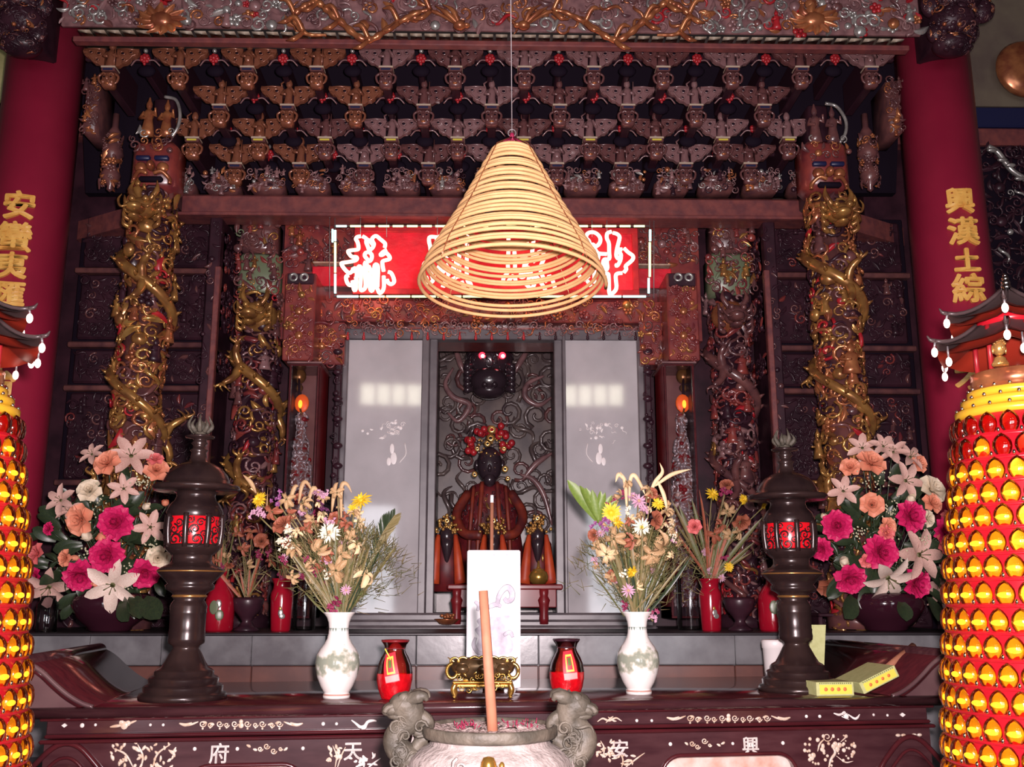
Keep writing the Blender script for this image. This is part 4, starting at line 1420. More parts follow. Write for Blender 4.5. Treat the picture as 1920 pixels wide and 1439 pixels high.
# ------------------------------------------------------------------ square posts with glass cases
for s in (-1, 1):
    rng = np.random.default_rng(111 + s)
    mir = (lambda v: v) if s < 0 else (lambda v: 1842 - v)
    nm = 'left' if s < 0 else 'right'
    nx = 'under the left end of the neon sign' if s < 0 else 'under the right end of the neon sign'
    xa, xb = sorted((mir(532), mir(590)))
    YP = 4.58
    xl, xr, z0, z1 = px_rect(xa, 676, xb, 512, YP)
    t = thing('carved_box_post', 'carved square post above the glass case ' + nx, 'post', ((xl + xr) / 2, YP, z0))
    MB().add(*box(xl, xr, YP, YP + .30, z0, z1, .006), smooth=False).build('body', 'wood_red', t)
    zc = Z(536, YP)
    mb = MB()
    carve(mb, xr - xl - .02, zc - z0, .030, (.013, .028), dict(curl=3, curl2=3, flower=2, leaf=3, boss=1), {0: 4, 1: 4 if s < 0 else 1.5, 2: .8 if s < 0 else .2}, rng, panel_fn(xl + .01, z0, YP))
    for q in (585, 630):
        c = P((xa + xb) / 2, q, YP - .01)
        for q2 in range(8):
            tv, tf = TPL['leaf']
            a = q2 * math.pi / 4
            w = (tv + np.array([1.1, 0, .3])) * .019
            w = np.stack([w[:, 0] * math.cos(a) - w[:, 1] * math.sin(a), w[:, 0] * math.sin(a) + w[:, 1] * math.cos(a), w[:, 2]], 1)
            for ff in tf:
                mb.add(np.stack([c[0] + w[:, 0], c[1] - w[:, 2], c[2] + w[:, 1]], 1), ff, 0)
        mb.add(*ellipsoid(c - [0, .012, 0], (.02, .012, .02), 10, 6), mat=1)
    mb.build('front_carving', ['wood_red', 'copper', 'gold'], t, kind='stuff')
    MB().add(*box(xl + .01, xr - .01, YP - .012, YP + .02, zc, z1 - .005, .004), smooth=False).build('top_plate', 'wood_dark', t)
    mb = MB()
    for g in (-1, 1):
        c = P((xa + xb) / 2 + g * 10, 521, YP - .015)
        v, f = lathe([(.012, 0), (.022, .004), (.022, .012), (.013, .012), (.010, .004)], 14, cap=False)
        mb.add(np.stack([c[0] + v[:, 0], c[1] - v[:, 2], c[2] + v[:, 1]], 1), f)
    mb.build('ring_bosses', 'silver', t)
    # glass case: frame, back, side, pane
    xl, xr, z0, z1 = px_rect(xa, 1160, xb, 682, YP)
    xs0, xs1 = sorted((mir(590), mir(628)))
    t = thing('glass_case', 'narrow glass case holding a silver figure ' + nx, 'case', ((xl + xr) / 2, YP, z0))
    D = YP + .28
    MB().add(*box(xl, xr, D - .02, D, z0, z1), smooth=False).build('back_panel', 'case_back', t)
    xin = xr if s < 0 else xl       # inner side, toward the middle
    MB().add(*box(min(xin, xin + s * .012), max(xin, xin + s * .012), YP + .02, D, z0, z1), smooth=False).build('inner_side', 'lacquer_red', t)
    xo = xl if s < 0 else xr
    MB().add(*box(min(xo, xo - s * .012), max(xo, xo - s * .012), YP + .02, D, z0, z1), smooth=False).build('outer_side', 'wood_dark', t)
    mb = rect_ring(xl, xr, z0, z1, .010, YP, YP + .02)
    mb.build('front_frame', 'table_red', t)
    MB().add(*box(xl - .01, xr + .01, YP - .01, D, z1, z1 + .008), smooth=False).build('top', 'wood_grey', t)
    MB().add(*box(xl, xr, YP + .02, D - .02, z0, z0 + .05), smooth=False).build('case_floor', 'wood_dark', t)
    MB().add(*box(xl + .008, xr - .008, YP + .008, YP + .012, z0 + .008, z1 - .008), smooth=False).build('pane', 'clear', t)
    # silver clad guardian inside
    pc = (xa + xb) / 2
    Yg = YP + .13
    g = thing('silver_guardian', 'silver foil guardian figure inside the glass case ' + nx, 'statue', P(pc, 1140, Yg))
    mb = MB()
    lathe_px(mb, pc, Yg, [(1, 1150), (20, 1150), (22, 1100), (24, 1000), (22, 930), (20, 880), (15, 850), (13, 830), (7, 815), (9, 800), (10, 785), (6, 775), (1, 772)], 16, base=900)
    mb.build('body', 'case_back', g)
    mb = MB()
    gp = [(22, 1145), (22, 1100), (24, 1000), (22, 930), (20, 880), (15, 850), (13, 830), (7, 815), (9, 800), (10, 785), (6, 775)]
    gz, gr = [Z(y, Yg) for _, y in gp], [r_ * M(900, Yg) for r_, _ in gp]
    gx = X(pc, 900, Yg)

    def fn(q):
        zz_ = gz[0] + q[:, 1]
        R_ = np.interp(zz_, gz, gr) + q[:, 2]
        return np.stack([gx + R_ * np.sin(q[:, 0]), Yg - R_ * np.cos(q[:, 0]), zz_], 1)
    for zi in np.arange(.008, gz[-1] - gz[0], .016):
        R0 = float(np.interp(gz[0] + zi, gz, gr))
        n_ = max(3, int(math.pi * R0 / .017))
        for j in range(n_):
            a0 = -1.6 + 3.2 * (j + .5 + rng.uniform(-.3, .3)) / n_
            tv, tf = TPL[['leaf', 'leaf', 'wave', 'boss'][int(rng.integers(4))]]
            w = (tv @ rotm(rng).T) * rng.uniform(.009, .017)
            w = fn(np.stack([a0 + w[:, 0] / R0, zi + w[:, 1], w[:, 2]], 1))
            m_ = 1 if rng.uniform() < .12 else 0
            for ff in tf:
                mb.f.append((ff + mb.n, m_, True))
            mb.v.append(w)
            mb.n += len(w)
    mb.build('foil_armour', ['foil', 'red_paint'], g, kind='stuff')
    mb = MB().add(*ellipsoid(P(pc, 706, Yg + .02), (.035, .03, .04), 10, 7))
    mb.add(*ellipsoid(P(pc, 728, Yg + .02), (.02, .02, .02), 8, 6))
    mb.build('halo', 'gold', g)
    MB().add(*tube([P(pc, 775, Yg), P(pc, 706, Yg)], .006, 6)).build('staff', 'wood_dark', g)
    lp = thing('small_lamp', 'tiny orange lamp burning in the glass case ' + nx, 'lamp', P(pc + 2, 772, Yg - .05))
    c = P(pc + 2, 758, Yg - .06)
    MB().add(*ellipsoid(c, (.010, .008, .020), 10, 7)).build('flame', 'flame', lp)
    MB().add(*ellipsoid(c + [0, .035, .01], (.035, .006, .045), 12, 7)).build('shade', 'flame_halo', lp)
    MB().add(*tube([c - [0, 0, .02], c - [0, -.06, .05]], .005, 6)).build('bracket_arm', 'brass', lp)

# ------------------------------------------------------------------ glass doors, frames, sill
YD = 4.84
t = thing('door_surround', 'dark grey frame with two upright posts around the glass doors', 'frame', (0, YD, Z(1152, YD)))
for xa, xb, dy in ((634, 647, 0), (788, 802, .0), (802, 817, .03), (1041, 1056, .03), (1056, 1062, 0), (1199, 1214, 0)):
    xl, xr, z0, z1 = px_rect(xa, 1152, xb, 622, YD)
    MB().add(*box(xl, xr, YD + dy - .03, YD + dy + .04, z0, z1, .004), smooth=False).build('frame_post', 'frame', t)
xl, xr, z0, z1 = px_rect(634, 640, 1214, 618, YD)
MB().add(*box(xl, xr, YD - .02, YD + .05, z0, z1, .004), smooth=False).build('frame_head', 'frame', t)
for s in (-1, 1):
    xa, xb = (646, 789) if s < 0 else (1061, 1200)
    xl, xr, z0, z1 = px_rect(xa, 1150, xb, 638, YD)
    nx = 'with the dragon side on its right' if s < 0 else 'with the dragon niche on its left'
    t = thing('glass_door', 'dusty glass door pane ' + ('left' if s < 0 else 'right') + ' of the open deity niche', 'door', ((xl + xr) / 2, YD, z0))
    MB().add(*box(xl, xr, YD - .003, YD + .003, z0, z1), smooth=False).build('pane', 'pane', t)
    # glare on the glass, put in as white vase and flower shapes
    pc = 735 if s < 0 else 1126
    mb = MB()
    Ye = YD - .004
    for dx, y0_, y1_, w_ in ((0, 832, 852, .012), (3, 848, 872, .017), (-6, 858, 874, .012)):
        mb.add(*ellipsoid(P(pc + dx * -s, (y0_ + y1_) / 2, Ye), (w_, .0012, (y1_ - y0_) * .0013), 12, 6))
    r2 = np.random.default_rng(120 + s)
    for i in range(30):
        q = P(pc - 6 * (s < 0) + r2.normal(0, 17), 806 + r2.normal(0, 9), Ye)
        tv, tf = TPL[['curl', 'wave', 'boss', 'leaf'][i % 4]]
        w = (tv @ rotm(r2).T) * r2.uniform(.007, .014)
        w = np.stack([q[0] + w[:, 0], q[1] - .15 * w[:, 2], q[2] + w[:, 1]], 1)
        for f in tf:
            mb.add(w, f)
    mb.add(*tube(smooth([P(pc + 14 * -s, 868, Ye), P(pc + 26 * -s, 852, Ye), P(pc + 24 * -s, 832, Ye)], 5), .003, 5))
    mb.build('painted_glare', 'white_plastic', t, label='white painted glare on the glass, shaped like a flower vase')
    # pale curtain hanging behind
    cu = thing('pale_curtain', 'pale grey curtain seen behind the %s glass door' % ('left' if s < 0 else 'right'), 'curtain', ((xl + xr) / 2, YD + .16, z0))
    us = np.linspace(xl, xr, 60)
    mb = MB()
    front = np.stack([us, YD + .16 + .012 * np.sin(us * 95), np.full(60, z0)], 1)
    back = front + [0, .004, 0]
    v = np.vstack([front, front + [0, 0, z1 - z0], back, back + [0, 0, z1 - z0]])
    f = [(i, i + 1, i + 61, i + 60) for i in range(59)] + [(i + 121, i + 120, i + 180, i + 181) for i in range(59)]
    mb.add(v, f)
    mb.build('cloth', 'wall', cu)
    if s > 0:
        mb = MB()
        for px, q0, q1 in ((1137, 1000, 1100), (1150, 960, 1060), (1122, 1020, 1090)):
            a0, a1, c0, c1 = px_rect(px - 7, q1, px + 7, q0, YD + .13)
            mb.add(*box(a0, a1, YD + .128, YD + .134, c0, c1, .002), smooth=False)
        mb.build('red_ribbons', 'pink', cu)

# moulded grey sill under the doors
t = thing('door_sill', 'stepped grey stone sill under the glass doors', 'sill', (0, 4.7, Z(1186, 4.6)))
for y, q0, q1, w in ((4.78, 1150, 1163, 300), (4.72, 1163, 1174, 306), (4.64, 1174, 1190, 312)):
    xl, xr, z0, z1 = px_rect(922 - w, q1 + 4, 922 + w, q0, y)
    MB().add(*box(xl, xr, y, 5.1, z0, z1, .01), smooth=False).build('step', 'frame', t)

# ------------------------------------------------------------------ stone altar below
YA = 4.05
t = thing('stone_altar', 'grey stone altar block with a brown band behind the table', 'altar', (0, YA + .4, 0))
z_top = Z(1187, YA)
xw = 2.0
MB().add(*box(-xw, xw, YA, 5.1, z_top - .012, z_top, .004), smooth=False).build('top_slab', 'stone_dark', t)
edges = [-xw, X(165, 1220, YA), X(300, 1220, YA), X(470, 1220, YA), X(610, 1220, YA), X(780, 1220, YA), X(1010, 1220, YA), X(1200, 1220, YA), X(1380, 1220, YA), X(1540, 1220, YA), xw]
for q0, q1, y, m in ((1190, 1248, YA + .01, 'stone'), (1250, 1284, YA + .03, 'stone_brown'), (1294, 1420, YA + .02, 'stone')):
    z1, z0 = Z(q0, YA), Z(q1, YA)
    for a, b in zip(edges, edges[1:]):
        if m != 'stone_brown' and abs(a + b) < .9 or m == 'stone':
            MB().add(*box(a + .001, b - .001, y, 4.9, z0, z1, .003), smooth=False).build('slab', m, t)
        else:
            MB().add(*box(a + .001, b - .001, y, 4.9, z0, z1, .003), smooth=False).build('band_block', m, t)
MB().add(*box(-xw + .01, xw - .01, YA + .05, 4.95, 0, z_top - .02), smooth=False).build('core', 'stone_dark', t)

# ------------------------------------------------------------------ the niche and its figures
YB = 5.75
struct('wall_niche_back', MB().add(*box(-.55, .55, YB, YB + .1, .8, 3.4), smooth=False), 'relief', 'back wall of the deity niche, colour darkened for shade')
for s in (-1, 1):
    x = X(815 if s < 0 else 1043, 900, YD) - s * -.03
    struct('wall_niche_side_' + ('left' if s < 0 else 'right'), MB().add(*box(min(x, x + s * .05), max(x, x + s * .05), YD + .18, YB, .8, 3.4), smooth=False), 'wood_dark', 'dark side wall of the deity niche')
struct('floor_niche', MB().add(*box(-.6, .6, YD, YB, Z(1160, YD) - .05, Z(1160, YD)), smooth=False), 'stone_dark', 'dark floor of the deity niche')

rng = np.random.default_rng(131)
t = thing('cloud_relief', 'cloud and dragon relief at the back of the niche, colour darkened for shade', 'relief', (0, YB - .02, 1.5))
xl, xr, z0, z1 = px_rect(822, 1000, 1040, 635, YB)
mb = MB()
carve(mb, xr - xl, z1 - z0, .10, (.045, .085), dict(curl=5, curl2=5, wave=2), {0: 4, 1: 1}, rng, panel_fn(xl, z0, YB), amp=.8)
mb.build('clouds', ['relief', 'wood'], t, kind='stuff')
for pts in ([(850, 690), (835, 720), (850, 745), (880, 760), (860, 790), (840, 775)], [(1035, 745), (1010, 760), (985, 745), (990, 720), (1020, 705)],
            [(975, 890), (1000, 900), (1020, 930), (1035, 985)], [(1035, 850), (1005, 870), (980, 900)], [(850, 640), (862, 680), (870, 700)], [(1000, 640), (975, 680), (965, 700)]):
    sp_ = smooth([P(*q, YB - .05) for q in pts], 6)
    MB().add(*tube(sp_, .005 + .014 * np.sin(np.linspace(.1, 3.0, len(sp_))), 7)).build('scroll', 'wood_grey', t)

# beast head with lit eyes
Yh = 5.5
c = P(918, 690, Yh)
t = thing('beast_head', 'black horned beast head with glowing red eyes in the niche', 'mask', c)
k = M(690, Yh)
mb = MB()
mb.add(*ellipsoid(P(918, 672, Yh), (44 * k, .10, 40 * k), 16, 10))
mb.add(*ellipsoid(P(917, 715, Yh - .10), (36 * k, .09, 26 * k), 14, 8))
mb.add(*ellipsoid(P(917, 735, Yh - .10), (30 * k, .08, 14 * k), 12, 7))
for g in (-1, 1):
    mb.add(*ellipsoid(P(918 + g * 9, 722, Yh - .17), (6 * k, .03, 6 * k), 8, 6))
    mb.add(*tube(smooth([P(918 + g * 26, 655, Yh), P(918 + g * 48, 640, Yh - .02), P(918 + g * 62, 622, Yh)], 5), [.03] * 6 + [.026, .02, .014, .009, .004], 7))
    mb.add(*tube(smooth([P(918 + g * 20, 652, Yh - .09), P(918 + g * 34, 646, Yh - .09), P(918 + g * 48, 652, Yh - .05)], 4), .012, 6))
    for q in range(5):
        mb.add(*tube(smooth([P(918 + g * 32, 684 + q * 11, Yh - .04), P(918 + g * 43, 688 + q * 11, Yh - .06), P(918 + g * 46, 698 + q * 10, Yh - .02)], 4), [.020] * 5 + [.016, .012, .009, .006], 6))
fnb = ball_fn(P(918, 690, Yh), 46 * k, .11, 60 * k)
carve(mb, 3.4, 2.0, .42, (.12, .2), dict(curl=3, curl2=3, leaf=1), {0: 1}, np.random.default_rng(133), lambda q: fnb(q - np.array([1.7, 1.0, 0])), amp=.5)
mb.build('head', 'face', t)
MB().add(*tube([P(918, 680, Yh), P(918, 672, YB + .03)], .07, 12)).build('neck', 'face', t)
for g, px in ((-1, 904), (1, 942)):
    MB().add(*ellipsoid(P(px, 667, Yh - .105), (.020, .012, .020), 10, 7)).build('glow_ring', 'eye', t)
    MB().add(*ellipsoid(P(px + 1, 668, Yh - .118), (.010, .008, .010), 8, 6)).build('eye', 'eye_core', t)

# seated deity
Yg = 5.25
t = thing('deity_statue', 'black faced deity in red and orange robes with red pompom crown', 'statue', P(918, 1100, Yg))
k = M(880, Yg)
mb = MB()
lathe_px(mb, 918, Yg, [(2, 1110), (64, 1110), (68, 1060), (60, 1010), (52, 960), (46, 930), (34, 912), (14, 905), (10, 900)], 24, base=900)
v = mb.verts()
v[:, 1] = Yg + (v[:, 1] - Yg) * .7
mb.v = [v]
mb.build('robe', 'robe', t)
mb = MB()
for g in (-1, 1):
    for j, w in ((0, 6), (1, 5)):
        x0 = 918 + g * (14 + 16 * j)
        mb.add(*tube(smooth([P(x0, 905 + 8 * j, Yg - .12), P(x0 + g * 3, 950, Yg - .17), P(x0 + g * 8, 1020, Yg - .19), P(x0 + g * 9, 1080, Yg - .18)], 5), w * .75 * k, 6))
    mb.add(*tube(smooth([P(918 + g * 40, 925, Yg - .05), P(918 + g * 62, 965, Yg - .12), P(918 + g * 48, 1000, Yg - .2), P(918 + g * 14, 1004, Yg - .24)], 5), 9 * k, 8))
mb.build('sashes', 'robe_trim', t)
mb = MB()
fr = ball_fn(P(918, 985, Yg), 58 * k, .13, 80 * k)
carve(mb, 2.4, 2.0, .17, (.06, .12), dict(curl=3, curl2=3, leaf=3, boss=1), {0: 5, 1: 3, 2: .6}, np.random.default_rng(134), lambda q: fr(q - np.array([1.2, 1.2, 0])), amp=.5)
mb.build('robe_embroidery', ['robe', 'face', 'gold'], t, kind='stuff')
mb = MB()
mb.add(*ellipsoid(P(918, 872, Yg - .04), (24 * k, .07, 34 * k), 16, 10))
mb.add(*ellipsoid(P(918, 878, Yg - .11), (4 * k, .02, 8 * k), 8, 6))
for g in (-1, 1):
    mb.add(*ellipsoid(P(918 + g * 24, 872, Yg - .03), (5 * k, .02, 10 * k), 8, 6))
    mb.add(*ellipsoid(P(918 + g * 10, 868, Yg - .10), (5 * k, .01, 2.5 * k), 8, 5))
mb.add(*ellipsoid(P(918, 900, Yg - .07), (12 * k, .04, 14 * k), 10, 7))
mb.build('head', 'face', t)
mb = MB()
rng = np.random.default_rng(135)
for i in range(26):
    a = rng.uniform(0, math.pi)
    rr = rng.uniform(.55, 1.0)
    mb.add(*ellipsoid(P(918 + 46 * rr * math.cos(a), 850 - 58 * rr * math.sin(a), Yg - .06 + rng.uniform(-.03, .03)), (7 * k,) * 3, 8, 6))
mb.build('pompoms', 'red_paint', t)
mb = MB()
v, f = lathe([(.010, -.006), (.022, -.006), (.022, .006), (.010, .006)], 14, cap=False)
for px, py, sc in ((922, 806, 1), (920, 822, 1), (914, 832, .8), (895, 842, .6), (945, 842, .6), (890, 890, .7), (947, 880, .8), (952, 898, .6)):
    c = P(px, py, Yg - .12)
    mb.add(np.stack([c[0] + v[:, 0] * sc, c[1] - v[:, 2], c[2] + v[:, 1] * sc], 1), f)
for i in range(26):
    c = P(918 + rng.normal(0, 22), 835 + rng.normal(0, 14), Yg - .10)
    mb.add(*ellipsoid(c, (.006, .006, .006), 6, 4))
mb.build('crown_gold', 'gold_bright', t, kind='stuff')

# three small attendants with gold flower crowns
for px, py, dp, col in ((838, 985, 0, 'first at the left'), (925, 985, -.10, 'in the middle'), (1008, 980, 0, 'at the right')):
    Ya = 5.0 + dp
    t = thing('attendant_statue', 'small dark faced figure with gold flower crown and orange sash, ' + {'first at the left': 'by the left door post', 'in the middle': 'in front of the deity', 'at the right': 'above the gold pot'}[col], 'statue', P(px, 1110, Ya), 'attendants in the niche')
    k = M(1000, Ya)
    mb = MB()
    lathe_px(mb, px, Ya, [(2, 1110), (30, 1110), (30, 1060), (26, 1020), (18, 1008), (8, 1004)], 16, base=1050)
    mb.build('robe', 'robe', t)
    mb = MB()
    for g in (-1, 1):
        mb.add(*tube(smooth([P(px + g * 16, 1004, Ya - .08), P(px + g * 20, 1040, Ya - .11), P(px + g * 25, 1095, Ya - .11)], 5), np.linspace(4, 12, 11) * k, 7))
    mb.build('sash', 'sash', t)
    mb = MB().add(*ellipsoid(P(px, 1006, Ya - .03), (15 * k, .05, 20 * k), 12, 8))
    lathe_px(mb, px, Ya - .07, [(1, 1062), (5, 1050), (11, 1025), (13, 1010)], 10, base=1030)
    mb.build('head', 'face', t)
    mb = MB()
    r2 = np.random.default_rng(140 + px)
    for i in range(46):
        a = r2.uniform(.0, math.pi)
        rr = r2.uniform(.3, 1.0)
        c = P(px + 27 * rr * math.cos(a), 1000 - 34 * rr * math.sin(a), Ya - .07 + r2.uniform(-.02, .02))
        mb.add(*ellipsoid(c, (r2.uniform(.005, .011),) * 3, 6, 4))
    c = P(px, py - 8, Ya - .1)
    v, f = lathe([(.007, -.005), (.014, -.005), (.014, .005), (.007, .005)], 12, cap=False)
    mb.add(np.stack([c[0] + v[:, 0], c[1] - v[:, 2], c[2] + v[:, 1]], 1), f)
    mb.build('gold_crown', 'gold_bright', t, kind='stuff')

# little red table with the gold pot
Yt = 4.70
xl, xr, z0, z1 = px_rect(838, 1166, 1056, 1096, Yt)
zs = Z(1172, 4.66)
t = thing('red_offering_table', 'small red lacquer offering table with knobbed legs in the niche opening', 'table', ((xl + xr) / 2, Yt + .06, zs))
MB().add(*box(xl, xr, Yt, Yt + .30, z1 - .025, z1, .006), smooth=False).build('tabletop', 'lacquer_red', t)
MB().add(*box(xl + .03, xr - .03, Yt + .015, Yt + .29, Z(1140, Yt), z1 - .02, .004), smooth=False).build('apron', 'lacquer_red', t)
for px in (856, 1020):
    for dy in (0.02, .26):
        mb = MB()
        lathe_px(mb, px, Yt + dy, [(8, 1172), (9, 1160), (8, 1148), (10, 1130), (12, 1122), (8, 1114), (9, 1106), (9, 1098)], 14, base=1160)
        v = mb.verts()
        v[:, 2] = zs + (v[:, 2] - v[:, 2].min()) / (v[:, 2].max() - v[:, 2].min()) * (z1 - .02 - zs)
        mb.v = [v]
        mb.build('leg', 'lacquer_red', t)
mb = MB()
t = thing('gold_pot', 'round gold pot on the little red table', 'pot', P(1010, 1096, Yt + .10))
zz = z1
pr = [(.012, 0), (.030, .002), (.044, .018), (.047, .038), (.040, .058), (.026, .066), (.028, .072), (.012, .074), (.007, .085), (.004, .11), (.001, .112)]
p0 = P(1010, 1096, Yt + .10)
MB().add(*lathe(pr, 24, (p0[0], Yt + .10, zz))).build('body', 'brass', t)
MB().add(*ellipsoid((p0[0] + .02, Yt + .10, zz + .125), (.004, .004, .02), 8, 6)).build('lid_finial', 'brass', t)
p0 = P(838, 1168, 4.66)
t = thing('brass_dish', 'small brass dish with offerings beside the red table leg', 'dish', (p0[0], 4.66, zs))
MB().add(*lathe([(.02, 0), (.035, .004), (.055, .022), (.058, .026), (.03, .02), (.002, .016)], 20, (p0[0], 4.66, zs))).build('bowl', 'copper', t)
mb = MB()
r2 = np.random.default_rng(150)
for i in range(14):
    mb.add(*ellipsoid((p0[0] + r2.normal(0, .018), 4.66 + r2.normal(0, .015), zs + .03 + r2.uniform(0, .018)), (.010, .010, .008), 6, 4))
mb.build('offerings', 'copper', t, kind='stuff')
# ------------------------------------------------------------------ the long altar table (stands a little askew)
PHI = math.atan(0.12)
TU = np.array([math.cos(PHI), math.sin(PHI), 0])
TV = np.array([-math.sin(PHI), math.cos(PHI), 0])
TC = np.array([0, 3.0, 0])


def TL(v):
    """table space (along, behind the front edge, up) -> world"""
    v = np.asarray(v, float)
    return TC + v[:, 0:1] * TU + v[:, 1:2] * TV + v[:, 2:3] * np.array([0, 0, 1.0])


def PT(px, py, dw):
    d = ray(px, py)
    return CAM + d * ((dw - np.dot(CAM - TC, TV)) / np.dot(d, TV))


def UT(px, py, dw):
    return float(np.dot(PT(px, py, dw) - TC, TU))


def flat(v, dw, k):
    w = (v - TC) @ TV
    return v + ((w - dw) * (k - 1))[:, None] * TV


def zt_(py, dw):
    return PT(922, py, dw)[2]


ZT = zt_(1317, 0)                       # table top
uL, uR = UT(50, 1330, 0), UT(1774, 1318, 0)
UC, HL = (uL + uR) / 2, (uR - uL) / 2
LF = HL - .045
DT = .85
t = thing('altar_table', 'long dark rosewood altar table with shell inlay and scrolled ends', 'table', (TC + UC * TU + .4 * TV) * np.array([1, 1, 0]))


def tb(mb, name, m, label=None):
    mb.v = [TL(v) for v in mb.v]
    return mb.build(name, m, t, label)


tb(MB().add(*box(UC - HL, UC + HL, 0, DT, ZT - .030, ZT, .010)), 'tabletop', 'table_red')
tb(MB().add(*tube([(UC - HL, .004, ZT - .014), (UC + HL, .004, ZT - .014)], .0145, 12)), 'front_bead', 'table')
zf1, zf0 = zt_(1339, .03), zt_(1365, .03)
tb(MB().add(*box(UC - HL + .03, UC + HL - .03, .015, DT - .015, zf1 - .001, ZT - .029, .004), smooth=False), 'upper_moulding', 'table_red')
tb(MB().add(*box(UC - LF, UC + LF, .035, DT - .035, zf0, zf1, .003), smooth=False), 'frieze_board', 'table')
za = zt_(1380, .02)
mb = MB()
mb.add(*box(UC - LF, UC + LF, .015, DT - .015, (za + zf0) / 2 + .002, zf0 + .002, .005), smooth=False)
mb.add(*box(UC - LF - .01, UC + LF + .01, .005, DT - .005, za, (za + zf0) / 2, .005), smooth=False)
tb(mb, 'lower_moulding', 'table_red')
wA = .03
zb = zt_(1600, wA)


def lobed(xl, xr, ztop, r):
    """top edge of an opening, left to right"""
    pts = [(xl, zb), (xl, ztop - r * 1.6)]
    for a in np.linspace(math.pi, math.pi / 2, 8):
        pts.append((xl + r + r * math.cos(a), ztop - r + r * math.sin(a)))
    for a in np.linspace(math.pi / 2, 0, 8):
        pts.append((xr - r + r * math.cos(a), ztop - r + r * math.sin(a)))
    pts += [(xr, ztop - r * 1.6), (xr, zb)]
    return pts


zo = zt_(1425, wA)
opens = [(UT(352, 1439, wA), UT(570, 1439, wA), zo), (UT(1240, 1439, wA), UT(1494, 1439, wA), zo)]
poly = [(UC - LF, za), (UC - LF, zb)]
poly += lobed(*opens[0], .06) + lobed(*opens[1], .06)
poly += [(UC + LF, zb), (UC + LF, za)]
tb(MB().add(*prism(poly, wA, wA + .04), smooth=False), 'apron', 'table')
for i, (a, b, zt) in enumerate(opens):
    tb(MB().add(*tube([(x, wA - .002, z) for x, z in lobed(a, b, zt, .06)], .006, 8)), 'opening_bead', 'table_red')
    tb(MB().add(*box(a - .05, b + .05, wA + .04, wA + .055, zb, zt + .05), smooth=False), 'shell_panel', 'inset', 'bright shell panel')
ki = .00160
for s in (-1, 1):
    px, py = (118, 1484) if s < 0 else (1712, 1462)
    c = PT(px, py, wA)
    cu, cz = UT(px, py, wA), c[2]
    k = ki
    for r, w in ((66, 5), (46, 3)):
        a = np.linspace(-.3, math.pi + .3, 30)
        lob = r * (1 + .06 * np.cos(4 * a))
        tb(MB().add(*tube(np.stack([cu + lob * k * np.cos(a), np.full(30, wA - .004), cz + lob * k * np.sin(a) * 1.1], 1), w * k, 7)), 'medallion_ring', 'table_red')
    v, f = lathe([(.002, .012), (38 * k, .010), (44 * k, .0)], 28, cap=False)
    tb(MB().add(np.stack([cu + v[:, 0], wA - v[:, 2], cz + v[:, 1]], 1), f), 'medallion', 'table')
    mb = MB()
    for d in (-2, -1, 0, 1, 2):
        mb.add(*ellipsoid((cu + (d * 11 - 2) * k, wA - .002, cz + (80 - (abs(d) == 0) * 3) * k), (5.5 * k, .004, 3 * k), 8, 5))
    tb(mb, 'inlay_dots', 'pearl')
for s in (-1, 1):
    for y in (.06, DT - .12):
        tb(MB().add(*box(UC + s * (LF - .10) - .05, UC + s * (LF - .10) + .05, y, y + .09, 0, zb + .06, .012)), 'leg', 'table')
tb(MB().add(*box(UC - LF + .02, UC + LF - .02, DT - .08, DT - .05, zb + .02, zf0)), 'back_apron', 'table')
# upturned ends: a rolled sheet with a solid front cheek
pt = [(172, 1326), (150, 1318), (125, 1303), (100, 1282), (78, 1261), (55, 1246), (34, 1239)]
cur0 = smooth([(UC - UT(a, b, 0), PT(a, b, 0)[2]) for a, b in pt], 5)
cur0[:, 1] += ZT - cur0[0, 1]
for s in (-1, 1):
    cur = cur0.copy()
    n = len(cur)
    tang = np.gradient(cur, axis=0)
    nor = np.stack([tang[:, 1], -tang[:, 0]], 1)
    nor /= np.linalg.norm(nor, axis=1, keepdims=True)
    low = cur + nor * .016 * (1 if nor[n // 2][1] < 0 else -1)
    ring = np.vstack([cur, low[::-1]])
    tb(MB().add(*prism([(UC + s * a, b) for a, b in ring], .02, DT)), 'end_scroll', 'table_red', 'upturned table end')
    ch = list(low) + [(low[-1][0], ZT - .01), (low[0][0], ZT - .01)]
    mb = MB().add(*prism([(UC + s * a, b) for a, b in ch], .015, .05), smooth=False)
    mb.add(*tube([(UC + s * a, .012, b) for a, b in cur], .007, 6))
    tb(mb, 'end_cheek', 'table_cheek')
    c = np.array([UC + s * cur[-1][0], 0, cur[-1][1] - .012])
    a = np.linspace(0, 1, 30)
    rr = .026 * (1 - .85 * a)
    mb = MB()
    mb.add(*tube(np.stack([c[0] + rr * np.cos(a * 12), np.full(30, .008), c[2] + rr * np.sin(a * 12)], 1), .006, 6))
    mb.add(*tube([(c[0], .01, c[2]), (c[0], DT, c[2])], .026, 16))
    tb(mb, 'end_roll', 'table')

# shell inlay
wI = .032


